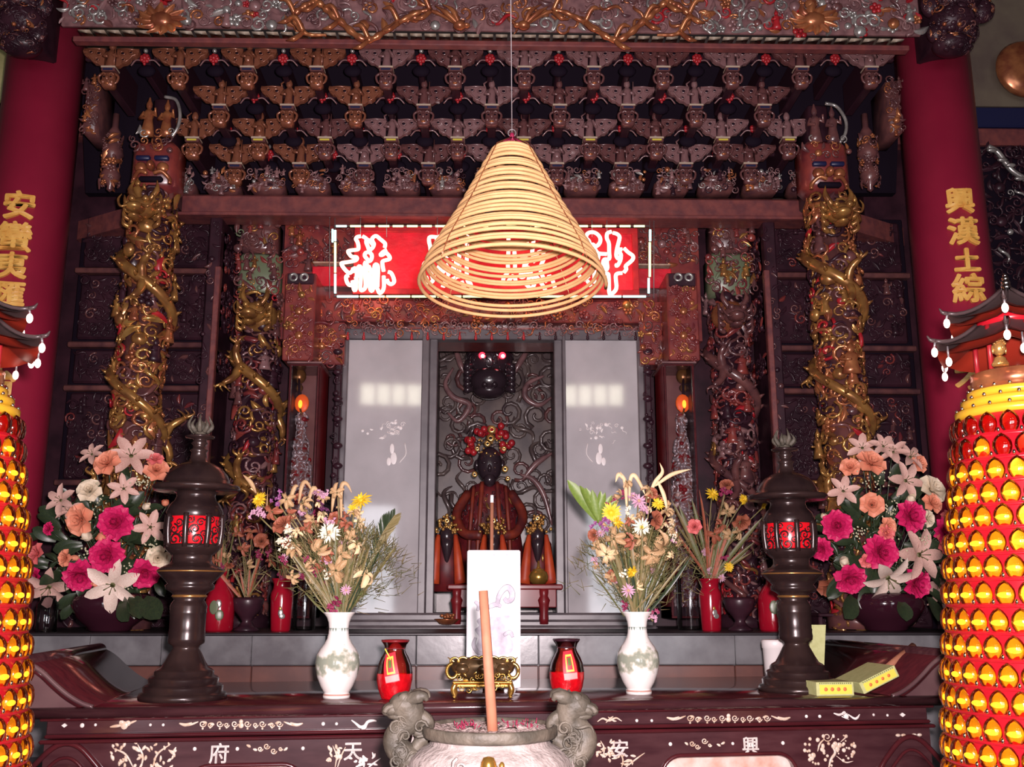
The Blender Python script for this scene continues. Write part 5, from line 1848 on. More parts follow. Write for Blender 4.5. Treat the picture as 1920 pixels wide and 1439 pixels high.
def inlay(items, name='inlay', m='pearl', dw=None):
    mb = MB()
    ys = [i[2] if i[0] != 'line' else i[1][0][1] for i in items]
    dw = wI if max(ys) < 1372 else wA - .002
    for it in items:
        kd = it[0]
        Q = lambda x, y: PT(x, y, dw)
        if kd == 'dot':
            mb.add(*ellipsoid(Q(it[1], it[2]), (it[3] * ki, .003, it[3] * ki), 10, 5))
        elif kd == 'dia':
            c = Q(it[1], it[2])
            r = it[3] * ki
            mb.add(*prism([(c[0] - r * 1.4, c[2]), (c[0], c[2] - r), (c[0] + r * 1.4, c[2]), (c[0], c[2] + r)], c[1] - .002, c[1] + .003), smooth=False)
        elif kd == 'line':
            p = smooth([Q(x, y) for x, y in it[1]], 5)
            n = len(p)
            w = it[2] * ki * (0.25 + .75 * np.sin(np.linspace(.15, math.pi - .15, n)))
            v, f = tube(p, w, 6)
            mb.add(flat(v, dw, .5), f)
        elif kd == 'curl':
            a = np.linspace(0, it[4] if len(it) > 4 else 8.5, 22)
            r = it[3] * (1 - .8 * np.linspace(0, 1, 22))
            mb.add(*tube([Q(it[1] + rr * math.cos(aa), it[2] + rr * math.sin(aa)) for aa, rr in zip(a, r)], 1.1 * ki, 5))
    mb.build(name, m, t)


def leafy(x, y, ang, L, w=2.6):
    a = math.radians(ang)
    return ('line', [(x, y), (x + L * .5 * math.cos(a) + .8, y - L * .5 * math.sin(a)), (x + L * math.cos(a), y - L * math.sin(a))], w)


for x0, yo in ((452, 0), (1366, -11)):
    it = []
    for s in (-1, 1):
        it += [('line', [(x0 + s * 116, 1357 + yo), (x0 + s * 104, 1360 + yo), (x0 + s * 92, 1356 + yo)], 3.2), ('line', [(x0 + s * 100, 1362 + yo), (x0 + s * 90, 1358 + yo), (x0 + s * 80, 1354 + yo)], 2.0)]
        for j, d in enumerate((12, 27, 40, 58, 72)):
            it.append(('curl', x0 + s * d, 1358 + yo + (j % 2) * 2, 6.5 if j % 2 == 0 else 5))
            it.append(('dot', x0 + s * d, 1367 + yo - (j % 2) * 2, 2))
        it += [leafy(x0 + s * 50, 1360 + yo, 20 if s > 0 else 160, 10), leafy(x0 + s * 64, 1357 + yo, 20 if s > 0 else 160, 9)]
    it += [('dot', x0, 1354 + yo, 4), ('dot', x0, 1361 + yo, 5)]
    inlay(it)
for items in ([('dia', 121, 1361, 3.5), ('dot', 154, 1361, 4), ('dot', 179, 1360, 2.6), ('dot', 282, 1360, 2.6), ('dot', 306, 1360, 2.6)],
              [('dot', 606, 1358, 3.4), ('dot', 631, 1358, 2.8)], [('dot', 1194, 1352, 3), ('dot', 1222, 1352, 2.8)],
              [('dot', 1512, 1344, 3.2), ('dot', 1537, 1344, 3.2), ('dot', 1638, 1341, 2.6), ('dot', 1664, 1342, 2.6), ('dia', 1692, 1341, 4)],
              [('dot', 365, 1405, 3.4), ('dot', 445, 1405, 3.4), ('dot', 568, 1404, 3.4), ('dot', 1257, 1396, 3.6), ('dot', 1374, 1395, 3), ('dot', 1468, 1394, 3.6)]):
    inlay(items, m='pearl_white')
# little sprays and ribbons on the frieze
inlay([('dot', 233, 1361, 7), ('dot', 240, 1357, 5), ('dot', 228, 1356, 5), ('line', [(206, 1364), (218, 1362), (230, 1361)], 3), ('line', [(240, 1360), (248, 1355), (256, 1352)], 2.2)], m='pearl')
inlay([('line', [(659, 1351), (668, 1358), (676, 1364), (684, 1362), (690, 1354), (700, 1352), (706, 1353)], 3.2), ('line', [(672, 1361), (682, 1366), (688, 1360)], 3)], m='pearl_white')
inlay([('line', [(1120, 1354), (1130, 1348), (1142, 1352), (1155, 1347), (1166, 1353)], 2.2), ('line', [(1136, 1356), (1144, 1348), (1150, 1344)], 1.8), ('line', [(1140, 1345), (1150, 1352), (1156, 1353)], 1.8)], m='pearl')
inlay([('line', [(1563, 1338), (1574, 1341), (1584, 1336)], 2.6), ('dot', 1587, 1344, 5), ('curl', 1583, 1338, 5), ('line', [(1590, 1340), (1602, 1348), (1608, 1346), (1612, 1340)], 2.6), ('line', [(1578, 1344), (1592, 1350)], 3)], m='pearl_white')
# apron flowers
inlay([('curl', 500, 1400, 6), ('curl', 513, 1409, 6), ('curl', 488, 1405, 5), ('curl', 526, 1405, 4), leafy(532, 1408, 40, 9), leafy(470, 1402, 150, 9), leafy(482, 1408, 160, 8)])
inlay([('curl', 1321, 1390, 6), ('curl', 1298, 1395, 5.5), ('curl', 1308, 1401, 5), ('curl', 1331, 1398, 3.5), leafy(1344, 1396, -30, 8), leafy(1352, 1396, 30, 8), leafy(1290, 1398, 140, 8)])
r3 = np.random.default_rng(170)
spray = []
for i in range(46):
    x, y = r3.uniform(206, 332), r3.uniform(1393, 1445)
    if abs(x - 270) / 64 + max(0, 1412 - y) / 40 < 1.15:
        spray.append(leafy(x, y, r3.uniform(20, 160), r3.uniform(7, 13), r3.uniform(2, 3.4)))
spray += [('line', [(262, 1445), (268, 1420), (258, 1396)], 2), ('line', [(285, 1445), (295, 1415), (320, 1396)], 2), ('line', [(250, 1440), (235, 1415), (212, 1404)], 2)]
inlay(spray, 'flower_inlay')
for cx, cy, w, h, sd in ((628, 1418, 20, 24, 1), (680, 1432, 34, 14, 2), (1130, 1404, 26, 18, 3), (1165, 1425, 44, 18, 4)):
    r3 = np.random.default_rng(180 + sd)
    it = []
    for i in range(15):
        a = r3.uniform(0, 360)
        it.append(leafy(cx + r3.uniform(-.6, .6) * w, cy + r3.uniform(-.7, .7) * h, a, r3.uniform(7, 12), r3.uniform(1.8, 3.2)))
    it += [('line', [(cx, cy + h), (cx + 3, cy), (cx - 4, cy - h * .8)], 1.6), ('line', [(cx + 4, cy + h), (cx + w * .6, cy), (cx + w, cy - h * .7)], 1.6)]
    inlay(it, 'flower_inlay', 'pearl' if sd != 2 else 'pearl_white')
r3 = np.random.default_rng(190)
it = [('line', [(1553, 1445), (1558, 1425), (1566, 1412), (1560, 1400)], 3), ('curl', 1551, 1383, 9), ('line', [(1533, 1410), (1537, 1396), (1546, 1386)], 2), ('line', [(1568, 1418), (1585, 1430), (1600, 1428)], 1.4), ('line', [(1576, 1392), (1585, 1384), (1588, 1378)], 1.4)]
inlay(it, 'flower_inlay', 'pearl')
it = []
for i in range(48):
    a, r = r3.uniform(0, 6.28), math.sqrt(r3.uniform(0, 1))
    it.append(('dot', 1557 + 54 * r * math.cos(a), 1408 + 32 * r * math.sin(a), r3.uniform(1.6, 4.4)))
for x, y in ((1563, 1400), (1570, 1405), (1566, 1396), (1574, 1398), (1525, 1417), (1522, 1422)):
    it.append(('dot', x, y, 5))
inlay(it, 'blossom_inlay', 'pearl')
for ch, px, py, hp in (('府', 411, 1413, 33), ('天', 662, 1410, 32), ('安', 1163, 1404, 31), ('興', 1407, 1399, 32)):
    mb = MB()
    c = PT(px, py, wA - .001)
    for v, f in bold_text(ch, hp * ki * 1.06, .003, .0007):
        mb.add(c + v[:, 0:1] * TU - v[:, 2:3] * TV + v[:, 1:2] * np.array([0, 0, 1.0]), f, 0, False)
    mb.build('inlaid_letter', 'pearl_white', t)

# ------------------------------------------------------------------ tall bronze lanterns
LANT = [(80, 1316), (81, 1309), (78, 1304), (72, 1301), (73, 1293), (70, 1289), (63, 1286), (64, 1278), (61, 1274), (54, 1271), (54, 1264), (50, 1260), (43, 1256), (36, 1244), (28, 1228), (24, 1221), (25, 1216), (33, 1211), (34, 1203), (33, 1196), (33.5, 1190), (32.5, 1187),
        (33, 1156), (34, 1153), (33, 1150), (34, 1142), (31, 1135), (27, 1130), (31, 1125), (30, 1119), (36, 1114), (44, 1110), (45, 1103), (41, 1099), (50, 1090), (60, 1079), (61, 1074), (52, 1068), (40, 1062), (36, 1056), (36, 1046), (40, 1042)]
for s in (-1, 1):
    px = 343 if s < 0 else 1498
    nm = 'left' if s < 0 else 'right'
    nx = 'beside the left flower arrangement' if s < 0 else 'behind the yellow incense boxes'
    x0, YLt = PT(px, 1300, .22)[:2]
    YL0 = 3.09
    t = thing('bronze_lantern', 'tall dark bronze lantern with red lit globe, ' + nx, 'lantern', (x0, YLt, ZT))
    kz = ZT - Z(1316, YL0)

    def prof(pr):
        return [(max(h, .4) * M(y, YL0), Z(y, YL0) + kz) for h, y in pr]
    MB().add(*lathe(prof(LANT), 40, (x0, YLt, 0))).build('base', 'lantern', t)
    MB().add(*lathe(prof([(60.5, 1078), (62.5, 1076.5), (60.5, 1075)]), 40, (x0, YLt, 0), cap=False)).build('worn_rim', 'lantern_edge', t)
    MB().add(*lathe(prof([(30, 1126), (32.5, 1123), (30, 1120)]), 40, (x0, YLt, 0), cap=False)).build('worn_ring', 'lantern_edge', t)
    MB().add(*lathe(prof([(38, 1042), (44, 1025), (47, 1000), (44, 972), (37, 955)]), 32, (x0, YLt, 0))).build('red_globe', 'red_glow', t, label='red lit glass globe')
    # openwork cage
    mb = MB()
    mb.add(*lathe(prof([(38, 1046), (45, 1040), (50, 1034), (51, 1029), (48, 1026)]), 32, (x0, YLt, 0), cap=False))
    mb.add(*lathe(prof([(50, 975), (52, 966), (46, 952), (38, 944), (35, 936), (36, 930), (44, 927)]), 32, (x0, YLt, 0), cap=False))
    for q in range(8):
        a = (q + .5) * math.pi / 4 + .39
        pts = [(x0 + r * math.sin(a), YLt - r * math.cos(a), z) for r, z in prof([(49, 1032), (52, 1000), (51, 970)])]
        mb.add(*tube(smooth(pts, 4), .009, 6))
    mb.build('cage', 'lantern', t)
    mb = MB()
    rg = np.random.default_rng(200 + s)
    fn = cyl_fn(x0, YLt, Z(1032, YL0) + kz, 49 * M(1000, YL0))
    Rr = 49 * M(1000, YL0)
    Hh = Z(970, YL0) - Z(1032, YL0)
    for q in range(8):
        uc = (q * math.pi / 4 + .39) * Rr
        for du, dv, sc, kd in ((0, .22, .020, 'curl'), (-.006, .52, .016, 'curl2'), (.010, .72, .013, 'curl'), (-.02, .80, .012, 'curl2'), (.022, .38, .012, 'curl2'), (-.024, .40, .011, 'curl')):
            tv, tf = TPL[kd]
            qv = (tv @ rotm(rg).T) * sc * np.array([1, 1, .5]) + np.array([uc + du, dv * Hh, .001])
            w = fn(qv)
            for ff in tf:
                mb.add(w, ff)
        for g in (-1, 1):
            for j in range(5):
                c = fn(np.array([[uc + g * .030, Hh * (.1 + .18 * j), 0]]))[0]
                mb.add(*ellipsoid(c, (.007, .007, .007), 6, 4))
    mb.build('scroll_fretwork', 'lantern', t, kind='stuff')
    ROOF = [(44, 928), (76, 926), (80, 921), (78, 916), (62, 914), (60, 906), (54, 894), (44, 883), (30, 875), (18, 871), (15, 864), (13, 853), (17, 849), (12, 846), (11, 840), (15, 836), (12, 832), (12, 828), (26, 826), (27, 823), (10, 820), (3, 816)]
    MB().add(*lathe(prof(ROOF), 40, (x0, YLt, 0))).build('domed_roof', 'lantern', t)
    mb = MB().add(*lathe(prof([(3, 822), (10, 818), (13, 808), (9, 798), (2, 793)]), 16, (x0, YLt, 0)))
    k = M(800, YL0)
    for q in range(9):
        a = q * 2 * math.pi / 9
        b = np.array([x0 + 12 * k * math.cos(a), YLt + 12 * k * math.sin(a), Z(815, YL0) + kz])
        o = np.array([math.cos(a), math.sin(a), 0])
        hh = (.055 if q % 2 else .04)
        mb.add(*tube(smooth([b, b + o * .016 + [0, 0, hh * .45], b + o * .004 + [0, 0, hh]], 5), [.008] * 4 + [.007, .006, .005, .004, .003, .002, .001], 6))
    mb.build('flame_finial', 'moss', t)

# ------------------------------------------------------------------ white vases
VASE = {}
for px, pyb, m0 in ((631, 1306, 'left'), (1198, 1299, 'right')):
    Yv = 3.14
    h = Z(1147, Yv) - Z(1307, Yv)
    k = M(1230, Yv)
    x0, Yv = PT(px, 1300, .18)[:2]
    nx = 'standing left of the red jars' if m0 == 'left' else 'standing right of the red jars'
    prof = [(22, 0), (24.5, .004), (25, .03), (24, .055), (22.5, .06), (24, .075), (30, .14), (37, .25), (40.5, .36), (41, .42), (39, .50), (33, .57), (26, .63), (21, .69), (18.8, .75), (18.4, .82), (19.5, .88), (23, .94), (28.5, .985), (30, 1.0), (28, 1.0), (24, .97), (19, .9), (17, .8)]
    mp = porcelain('porcelain_' + m0, 0, h)
    t = thing('white_vase', 'white porcelain vase painted with grey green hills, ' + nx, 'vase', (x0, Yv, ZT))
    MB().add(*lathe([(r * k, ZT + z * h) for r, z in prof], 48, (x0, Yv, 0))).build('body', mp, t)
    VASE[m0] = (x0, Yv, h, k)

# ------------------------------------------------------------------ red glass jars
for px, m0 in ((739, 'left'), (1063, 'right')):
    Yj = 3.12
    h = Z(1206, Yj) - Z(1312, Yj)
    k = M(1260, Yj)
    x0, Yj = PT(px, 1305, .13)[:2]
    nx = 'with a yellow stick poking from its red label' if m0 == 'left' else 'with its red label hanging straight'
    t = thing('red_jar', 'glass jar half filled with red, ' + nx, 'jar', (x0, Yj, ZT))
    pr = [(21, 0), (24, .02), (30, .18), (33, .33), (33.5, .45), (31, .60), (26, .72), (20, .82), (18.5, .88), (21, .95), (25, 1.0)]
    MB().add(*lathe([(r * k, ZT + z * h) for r, z in pr if z > .4], 32, (x0, Yj, 0), cap=False)).build('glass', 'red_glass', t)
    MB().add(*lathe([(r * k, ZT + z * h) for r, z in [(1, .0), (21, .0), (24, .02), (30, .18), (33, .33), (33.5, .45), (32.6, .47), (1, .475)]], 32, (x0, Yj, 0))).build('red_filling', 'red_liquid', t)
    MB().add(*lathe([(r * k, ZT + z * h) for r, z in [(31.5, .47), (29.5, .60), (24.5, .72), (18.5, .82), (17, .86)]], 24, (x0, Yj, 0), cap=False)).build('inner_wall', 'wood_red', t)
    mb = MB().add(*lathe([(r * k, ZT + .004 + z * h) for r, z in [(19, .86), (19.5, .90), (23, .96), (26, .99), (26, 1.015), (23, 1.01), (20, .95), (17, .88)]], 32, (x0, Yj, 0), cap=False))
    mb.build('dark_rim', 'lacquer_red' if m0 == 'left' else 'wood_dark', t)
    # label wrapped on the front
    tilt = .20 if m0 == 'left' else .10
    Rj = 34.2 * k

    def lab(u0, u1, v0, v1, off, m, nm):
        us, vs = np.linspace(u0, u1, 7), np.linspace(v0, v1, 5)
        g = []
        for v in vs:
            for u in us:
                uu, vv = u * math.cos(tilt) - v * math.sin(tilt), u * math.sin(tilt) + v * math.cos(tilt)
                zz = .56 * h + vv
                rr = np.interp(zz / h, [q[1] for q in pr], [q[0] for q in pr]) * k + off
                a = uu / Rj
                g.append((x0 + rr * math.sin(a), Yj - rr * math.cos(a), ZT + zz))
        MB().add(np.array(g), grid_faces(5, 7)).build(nm, m, t)
    u = -.008 if m0 == 'left' else .006
    lab(u - .022, u + .022, -.040, .044, .0025, 'paper_red', 'label')
    lab(u - .012, u + .012, -.016, .034, .0035, 'box_yellow', 'label_frame')
    lab(u - .008, u + .008, -.010, .028, .0045, 'paper_red', 'label_window')
    lab(u - .005, u + .005, .002, .024, .0055, 'paper_green', 'label_pot')
    lab(u - .020, u + .020, -.038, -.020, .0035, 'paper_pale', 'label_foot')
    if m0 == 'left':
        a, b = P(722, 1217, Yj - .055), P(733, 1238, Yj - .055)
        MB().add(*tube([a, b], .0022, 6)).build('stick', 'box_yellow', t)

# ------------------------------------------------------------------ white tablet with the grey print
Yk = 3.31
xl, xr, z0, z1 = px_rect(875, 1298, 976, 1032, Yk)
t = thing('white_tablet', 'tall white tablet with grey dragon print leaning behind the bronze burner', 'tablet', ((xl + xr) / 2, Yk, ZT))
MB().add(*box(xl, xr, Yk, Yk + .022, ZT + .012, z1, .004), smooth=False).build('slab', 'card', t)
for sx in (-1, 1):
    cx = (xl + xr) / 2 + sx * .052
    MB().add(*box(cx - .018, cx + .018, Yk - .02, Yk + .05, ZT, ZT + .014, .003), smooth=False).build('foot', 'card', t)
mb = MB()
Yp = Yk - .0015


def ink(pts, w):
    p = smooth([P(x, y, Yp) for x, y in pts], 6)
    v, f = tube(p, np.asarray([w * M(1150, Yp)] * len(p)) * (.5 + .5 * np.sin(np.linspace(.3, 2.9, len(p)))), 8)
    v[:, 1] = Yp + (v[:, 1] - Yp) * .05
    mb.add(v, f)


def blot(pts):
    p = smooth([P(x, y, Yp) for x, y in pts], 4, closed=True)[:-1]
    n = len(p)
    mb.add(np.vstack([p, p + [0, .001, 0]]), [tuple(range(n - 1, -1, -1)), tuple(range(n, 2 * n))], 0, False)


ink([(932, 1136), (936, 1118), (944, 1106), (953, 1102), (960, 1112), (959, 1124), (951, 1128), (945, 1122)], 6)
blot([(894, 1164), (908, 1156), (930, 1158), (950, 1154), (962, 1160), (958, 1174), (948, 1180), (955, 1195), (962, 1205), (958, 1225), (930, 1230), (900, 1228), (892, 1215), (898, 1196), (890, 1182), (898, 1174)])
ink([(892, 1196), (888, 1210), (896, 1224), (906, 1226)], 4)
ink([(890, 1128), (898, 1136), (895, 1146)], 4)
ink([(914, 1140), (930, 1134), (940, 1138)], 5)
ink([(944, 1192), (956, 1186), (962, 1196)], 4)
mb.build('dragon_print', 'ink', t, label='grey printed dragon')
mb = MB()
for px, w in ((926, 3), (951, 3)):
    mb.add(*ellipsoid(P(px, 1041, Yk), (w * .0016, .002, .0016), 8, 4))
mb.add(*box(*[v for v in (X(920, 1048, Yk), X(938, 1048, Yk))], Yk - .001, Yk + .001, Z(1048.6, Yk), Z(1047.6, Yk)))
mb.build('faint_marks', 'ink', t)
# joss stick and its cup behind the tablet
ps = P(922, 1032, 3.46)
t = thing('joss_stick', 'thin joss stick with white ash tip standing behind the white tablet', 'incense', (ps[0], 3.46, ZT + .05))
MB().add(*tube([(ps[0], 3.46, ZT + .05), (ps[0], 3.46, Z(943, 3.46))], .0065, 8)).build('stick', 'incense', t)
MB().add(*tube([(ps[0], 3.46, Z(943, 3.46)), (ps[0], 3.46, Z(929, 3.46))], .0062, 8)).build('ash_tip', 'card', t)
t = thing('joss_cup', 'small brass cup holding the joss stick behind the white tablet', 'cup', (ps[0], 3.46, ZT))
MB().add(*lathe([(.03, ZT), (.042, ZT + .01), (.045, ZT + .06), (.04, ZT + .07), (.034, ZT + .05), (.002, ZT + .048)], 20, (ps[0], 3.46, 0))).build('body', 'brass', t)

# ------------------------------------------------------------------ bronze burner with three bosses
Yb = 3.11
xc = X(905, 1290, Yb)
k = M(1270, Yb)
zz = lambda py: ZT + Z(py, Yb) - Z(1314, Yb)
t = thing('bronze_burner', 'ornate brass burner on a small footed stand before the white tablet', 'burner', (xc, Yb, ZT))
mb = MB().add(*lathe([(30 * k, zz(1278)), (46 * k, zz(1272)), (58 * k, zz(1262)), (61 * k, zz(1252)), (57 * k, zz(1242)), (50 * k, zz(1238)), (46 * k, zz(1244)), (1 * k, zz(1248))], 32, (xc, Yb, 0), sy=.55))
mb.build('bowl', 'bronze', t)
for d in (-37, 2, 37):
    mb = MB().add(*ellipsoid((xc + d * k, Yb - 28 * k, zz(1257)), (13 * k, 10 * k, 9 * k), 14, 8))
    mb.add(*lathe([(13 * k, 0), (15 * k, .002), (13 * k, .004)], 14, (xc + d * k, Yb - 27 * k, zz(1248)), sy=.6, cap=False))
    mb.build('boss', 'bronze', t)
mb = MB()
for d, r in ((-52, 8), (-37, 9), (-15, 10), (2, 11), (20, 10), (38, 9), (52, 8)):
    a = np.linspace(-.4, math.pi + .4, 14)
    mb.add(*tube(np.stack([xc + d * k + r * k * np.cos(a), np.full(14, Yb - 20 * k), zz(1243) + r * k * .8 * np.sin(a)], 1), 2.4 * k, 6))
for s in (-1, 1):
    a = np.linspace(0, 2 * math.pi, 20)
    mb.add(*tube(np.stack([xc + s * 57 * k + 10 * k * np.cos(a), np.full(20, Yb - 6 * k), zz(1262) + 13 * k * np.sin(a)], 1), 3.5 * k, 7))
    mb.add(*tube(smooth([(xc + s * 46 * k, Yb - 10 * k, zz(1250)), (xc + s * 56 * k, Yb - 10 * k, zz(1243)), (xc + s * 66 * k, Yb - 10 * k, zz(1236))], 4), [2 * k] * 6 + [1.4 * k, 1 * k, .5 * k], 5))
carve(mb, 100 * k, 18 * k, .018, (.007, .012), dict(curl=2, curl2=2, leaf=2), {0: 1}, np.random.default_rng(210), panel_fn(xc - 50 * k, zz(1279), Yb - 27 * k))
mb.build('scroll_rim', 'brass', t, kind='stuff')
mb = MB().add(*box(xc - 56 * k, xc + 56 * k, Yb - 30 * k, Yb + 30 * k, zz(1285), zz(1279), .004), smooth=False)
carve(mb, 84 * k, 12 * k, .016, (.006, .011), dict(curl=2, curl2=2, leaf=2), {0: 1}, np.random.default_rng(211), panel_fn(xc - 42 * k, zz(1298), Yb - 27 * k))
mb.add(*box(xc - 50 * k, xc + 50 * k, Yb - 26 * k, Yb + 26 * k, zz(1292), zz(1284), .004), smooth=False)
mb.build('stand', 'brass', t)
for s in (-1, 1):
    for dy in (-24, 24):
        MB().add(*tube(smooth([(xc + s * 50 * k, Yb + dy * k, zz(1285)), (xc + s * 54 * k, Yb + dy * k * 1.05, zz(1295)), (xc + s * 51 * k, Yb + dy * k, zz(1306)), (xc + s * 53 * k, Yb + dy * k, zz(1314) + 3.5 * k)], 4), [5.5 * k] * 6 + [5 * k, 4.5 * k, 4 * k, 3.6 * k, 3.4 * k, 3.4 * k, 3.4 * k], 8)).build('leg', 'brass', t)

# ------------------------------------------------------------------ incense boxes, paper cup, card at the right
TROT = np.stack([TU, TV, np.array([0, 0, 1.0])], 1)


def carton(px0, py0, px1, py1, Y, ang, dep, label, off):
    c = PT(px0, py0, Y)
    w, h = (px1 - px0) * .00166, (py0 - py1) * .00166
    c = np.array([c[0], c[1], ZT + off])
    R = TROT @ np.array([[math.cos(ang), 0, -math.sin(ang)], [0, 1, 0], [math.sin(ang), 0, math.cos(ang)]])

    def tr(v):
        return v @ R.T + c
    t = thing('incense_box', label, 'box', c)
    v, f = box(0, w, 0, dep, 0, h, .002)
    MB().add(tr(v), f, 0, False).build('carton', 'box_side', t)
    v, f = box(w * .08, w * .94, -.0012, .002, h * .14, h * .80)
    MB().add(tr(v), f, 0, False).build('front_print', 'box_yellow', t)
    mb = MB()
    for i in range(4):
        v, f = ellipsoid((w * (.24 + .17 * i), -.0014, h * .48), (h * .15, .001, h * .15), 8, 4)
        mb.add(tr(v), f)
    mb.build('print_marks', 'box_print', t)
    mb = MB()
    for i in range(16):
        v, f = box(w * (.08 + .055 * i), w * (.10 + .055 * i), -.0012, .001, h * .86, h * .94)
        mb.add(tr(v), f, 0, False)
    mb.build('border_print', 'paper_green', t)


carton(1532, 1304, 1605, 1279, .035, 0.0, .14, 'yellow incense box lying flat beside the lantern foot', .0)
carton(1621, 1303, 1700, 1281, .03, .41, .17, 'yellow incense box propped up at a slant', 0.004)
a, b = P(1660, 1256, 3.36), P(1713, 1212, 3.44)
t = thing('brown_rod', 'short brown wooden rod lying up the right table end', 'rod', a)
MB().add(*tube([a, b], .012, 10)).build('rod', 'incense', t)
xl, xr, z0, z1 = px_rect(1431, 1280, 1478, 1200, 3.62)
x0, r = (xl + xr) / 2, (xr - xl) / 2
t = thing('white_cup', 'tall white plastic tub behind the right bronze lantern', 'cup', (x0, 3.62, ZT))
MB().add(*lathe([(r * .85, ZT), (r * .88, ZT + .004), (r * .98, z1 - .03), (r * 1.04, z1 - .028), (r * 1.04, z1 - .006), (r * .98, z1), (.002, z1)], 32, (x0, 3.62, 0))).build('tub', 'white_plastic', t)
xl, xr, z0, z1 = px_rect(1524, 1252, 1546, 1172, 3.66)
t = thing('green_card', 'pale yellow green card standing behind the right bronze lantern', 'card', ((xl + xr) / 2, 3.66, ZT))
v, f = box(-.028, .028, -.006, .006, 0, z1 - ZT, .001)
a = -.12
v = np.stack([v[:, 0] * math.cos(a) + v[:, 2] * math.sin(-a) * .9 + (xl + xr) / 2 - .02, v[:, 1] + 3.66, ZT + v[:, 2]], 1)
MB().add(v, f, 0, False).build('card', 'box_side', t)

# ------------------------------------------------------------------ incense coil
YC2 = 2.8
top = P(963, 262, YC2)
bot = P(960, 537, YC2)
cx = bot[0]
prof = [(36, 283), (55, 318), (74, 352), (94, 390), (115, 425), (137, 460), (160, 498), (176, 537)]
zs = [Z(p[1], YC2) for p in prof]
rs = [p[0] * M(p[1], YC2) for p in prof]
t = thing('incense_coil', 'conical straw coloured hanging incense coil over the altar', 'incense coil', (cx, YC2, zs[-1]))
turns, n = 33, 33 * 56
s = np.linspace(0, 1, n)
r = rs[0] + (rs[-1] - rs[0]) * s
z = np.interp(r, rs, zs)
a = s * turns * 2 * math.pi
z = z - .004 * np.sin(a * .37) * (s > .1)
tilt = math.radians(6.0)
yy = r * np.sin(a)
pts = np.stack([cx + r * np.cos(a), YC2 + yy, z - yy * math.tan(tilt) + .0], 1)
MB().add(*tube(pts, .0056, 7)).build('coil', 'coil', t)
mb = MB()
apex = np.array([cx, YC2, Z(256, YC2)])
for q in range(4):
    al = q * math.pi / 2 + .8 - math.pi / 2
    p = np.stack([cx + (np.interp(-np.array(zs), [-v for v in zs], rs) + .007) * math.cos(al), YC2 + (np.array(rs) + .007) * math.sin(al), np.array(zs) - np.array(rs) * math.sin(al) * math.tan(tilt)], 1)
    mb.add(*tube(np.vstack([apex, p]), .0016, 5))
mb.build('binding_thread', 'copper', t)
mb = MB()
for q in range(7):
    al = q * 2 * math.pi / 7
    mb.add(*tube([apex, (cx + rs[0] * math.cos(al), YC2 + rs[0] * math.sin(al), zs[0])], .0026, 5))
mb.add(*ellipsoid(apex, (.008, .008, .014), 8, 6))
mb.build('pink_ties', 'thread', t)
hp = np.array([cx - .02, YC2, 5.4])
MB().add(*tube([apex, hp], .0018, 5)).build('hanging_wire', 'wire', t)
hk = P(961, 246, YC2)
MB().add(*tube([apex + np.array([.012 * math.sin(q), 0, .012 - .012 * math.cos(q)]) for q in np.linspace(0, 6.28, 14)], .002, 5)).build('hook', 'wire', t)

# ------------------------------------------------------------------ the stone censer in front
YS = 2.15
x0 = X(919, 1362, YS)
k = M(1400, YS)
zS = lambda py: Z(py, YS)
t = thing('stone_censer', 'big pale stone censer with two dragon handles, full of ash', 'censer', (x0, YS, .75))
body = [(60, 1660), (95, 1620), (135, 1550), (156, 1490), (158, 1450), (148, 1418), (130, 1402), (114, 1394), (111, 1386), (116, 1380)]
MB().add(*lathe([(r * k, zS(y)) for r, y in body], 56, (x0, YS, 0), cap=False)).build('body', 'censer', t)
rim = [(114, 1384), (124, 1381), (127, 1377), (127, 1362), (124, 1359), (118, 1360), (116, 1366)]
MB().add(*lathe([(r * k, zS(y)) for r, y in rim], 56, (x0, YS, 0), cap=False)).build('rim', 'moss', t)
mb = MB()
rr, aa = np.linspace(.001, 118, 12), np.arange(40) / 40 * 2 * math.pi
r4 = np.random.default_rng(220)
v = np.array([(x0 + q * k * math.cos(w), YS + q * k * math.sin(w), zS(1363) + .004 * r4.normal() * (q < 110) - .004) for q in rr for w in aa])
mb.add(v, grid_faces(12, 40, True))
mb.build('ash_bed', 'ash', t)
for py, sc in ((1402, 130),):
    mb = MB()
    carve(mb, 2 * math.pi * .17, .16, .05, (.015, .028), dict(curl=2, curl2=2, wave=2), {0: 1}, np.random.default_rng(221), cyl_fn(x0, YS, zS(1560), 150 * k), amp=.5)
    mb.build('body_relief', 'censer', t, kind='stuff')
MB().add(*lathe([(.11, 0), (.16, .0), (.165, .05), (.12, .12), (.10, .3), (.12, .5), (.15, .62), (.10, .70), (60 * k, zS(1660) + .01)], 32, (x0, YS, 0), cap=True)).build('pedestal', 'censer', t)
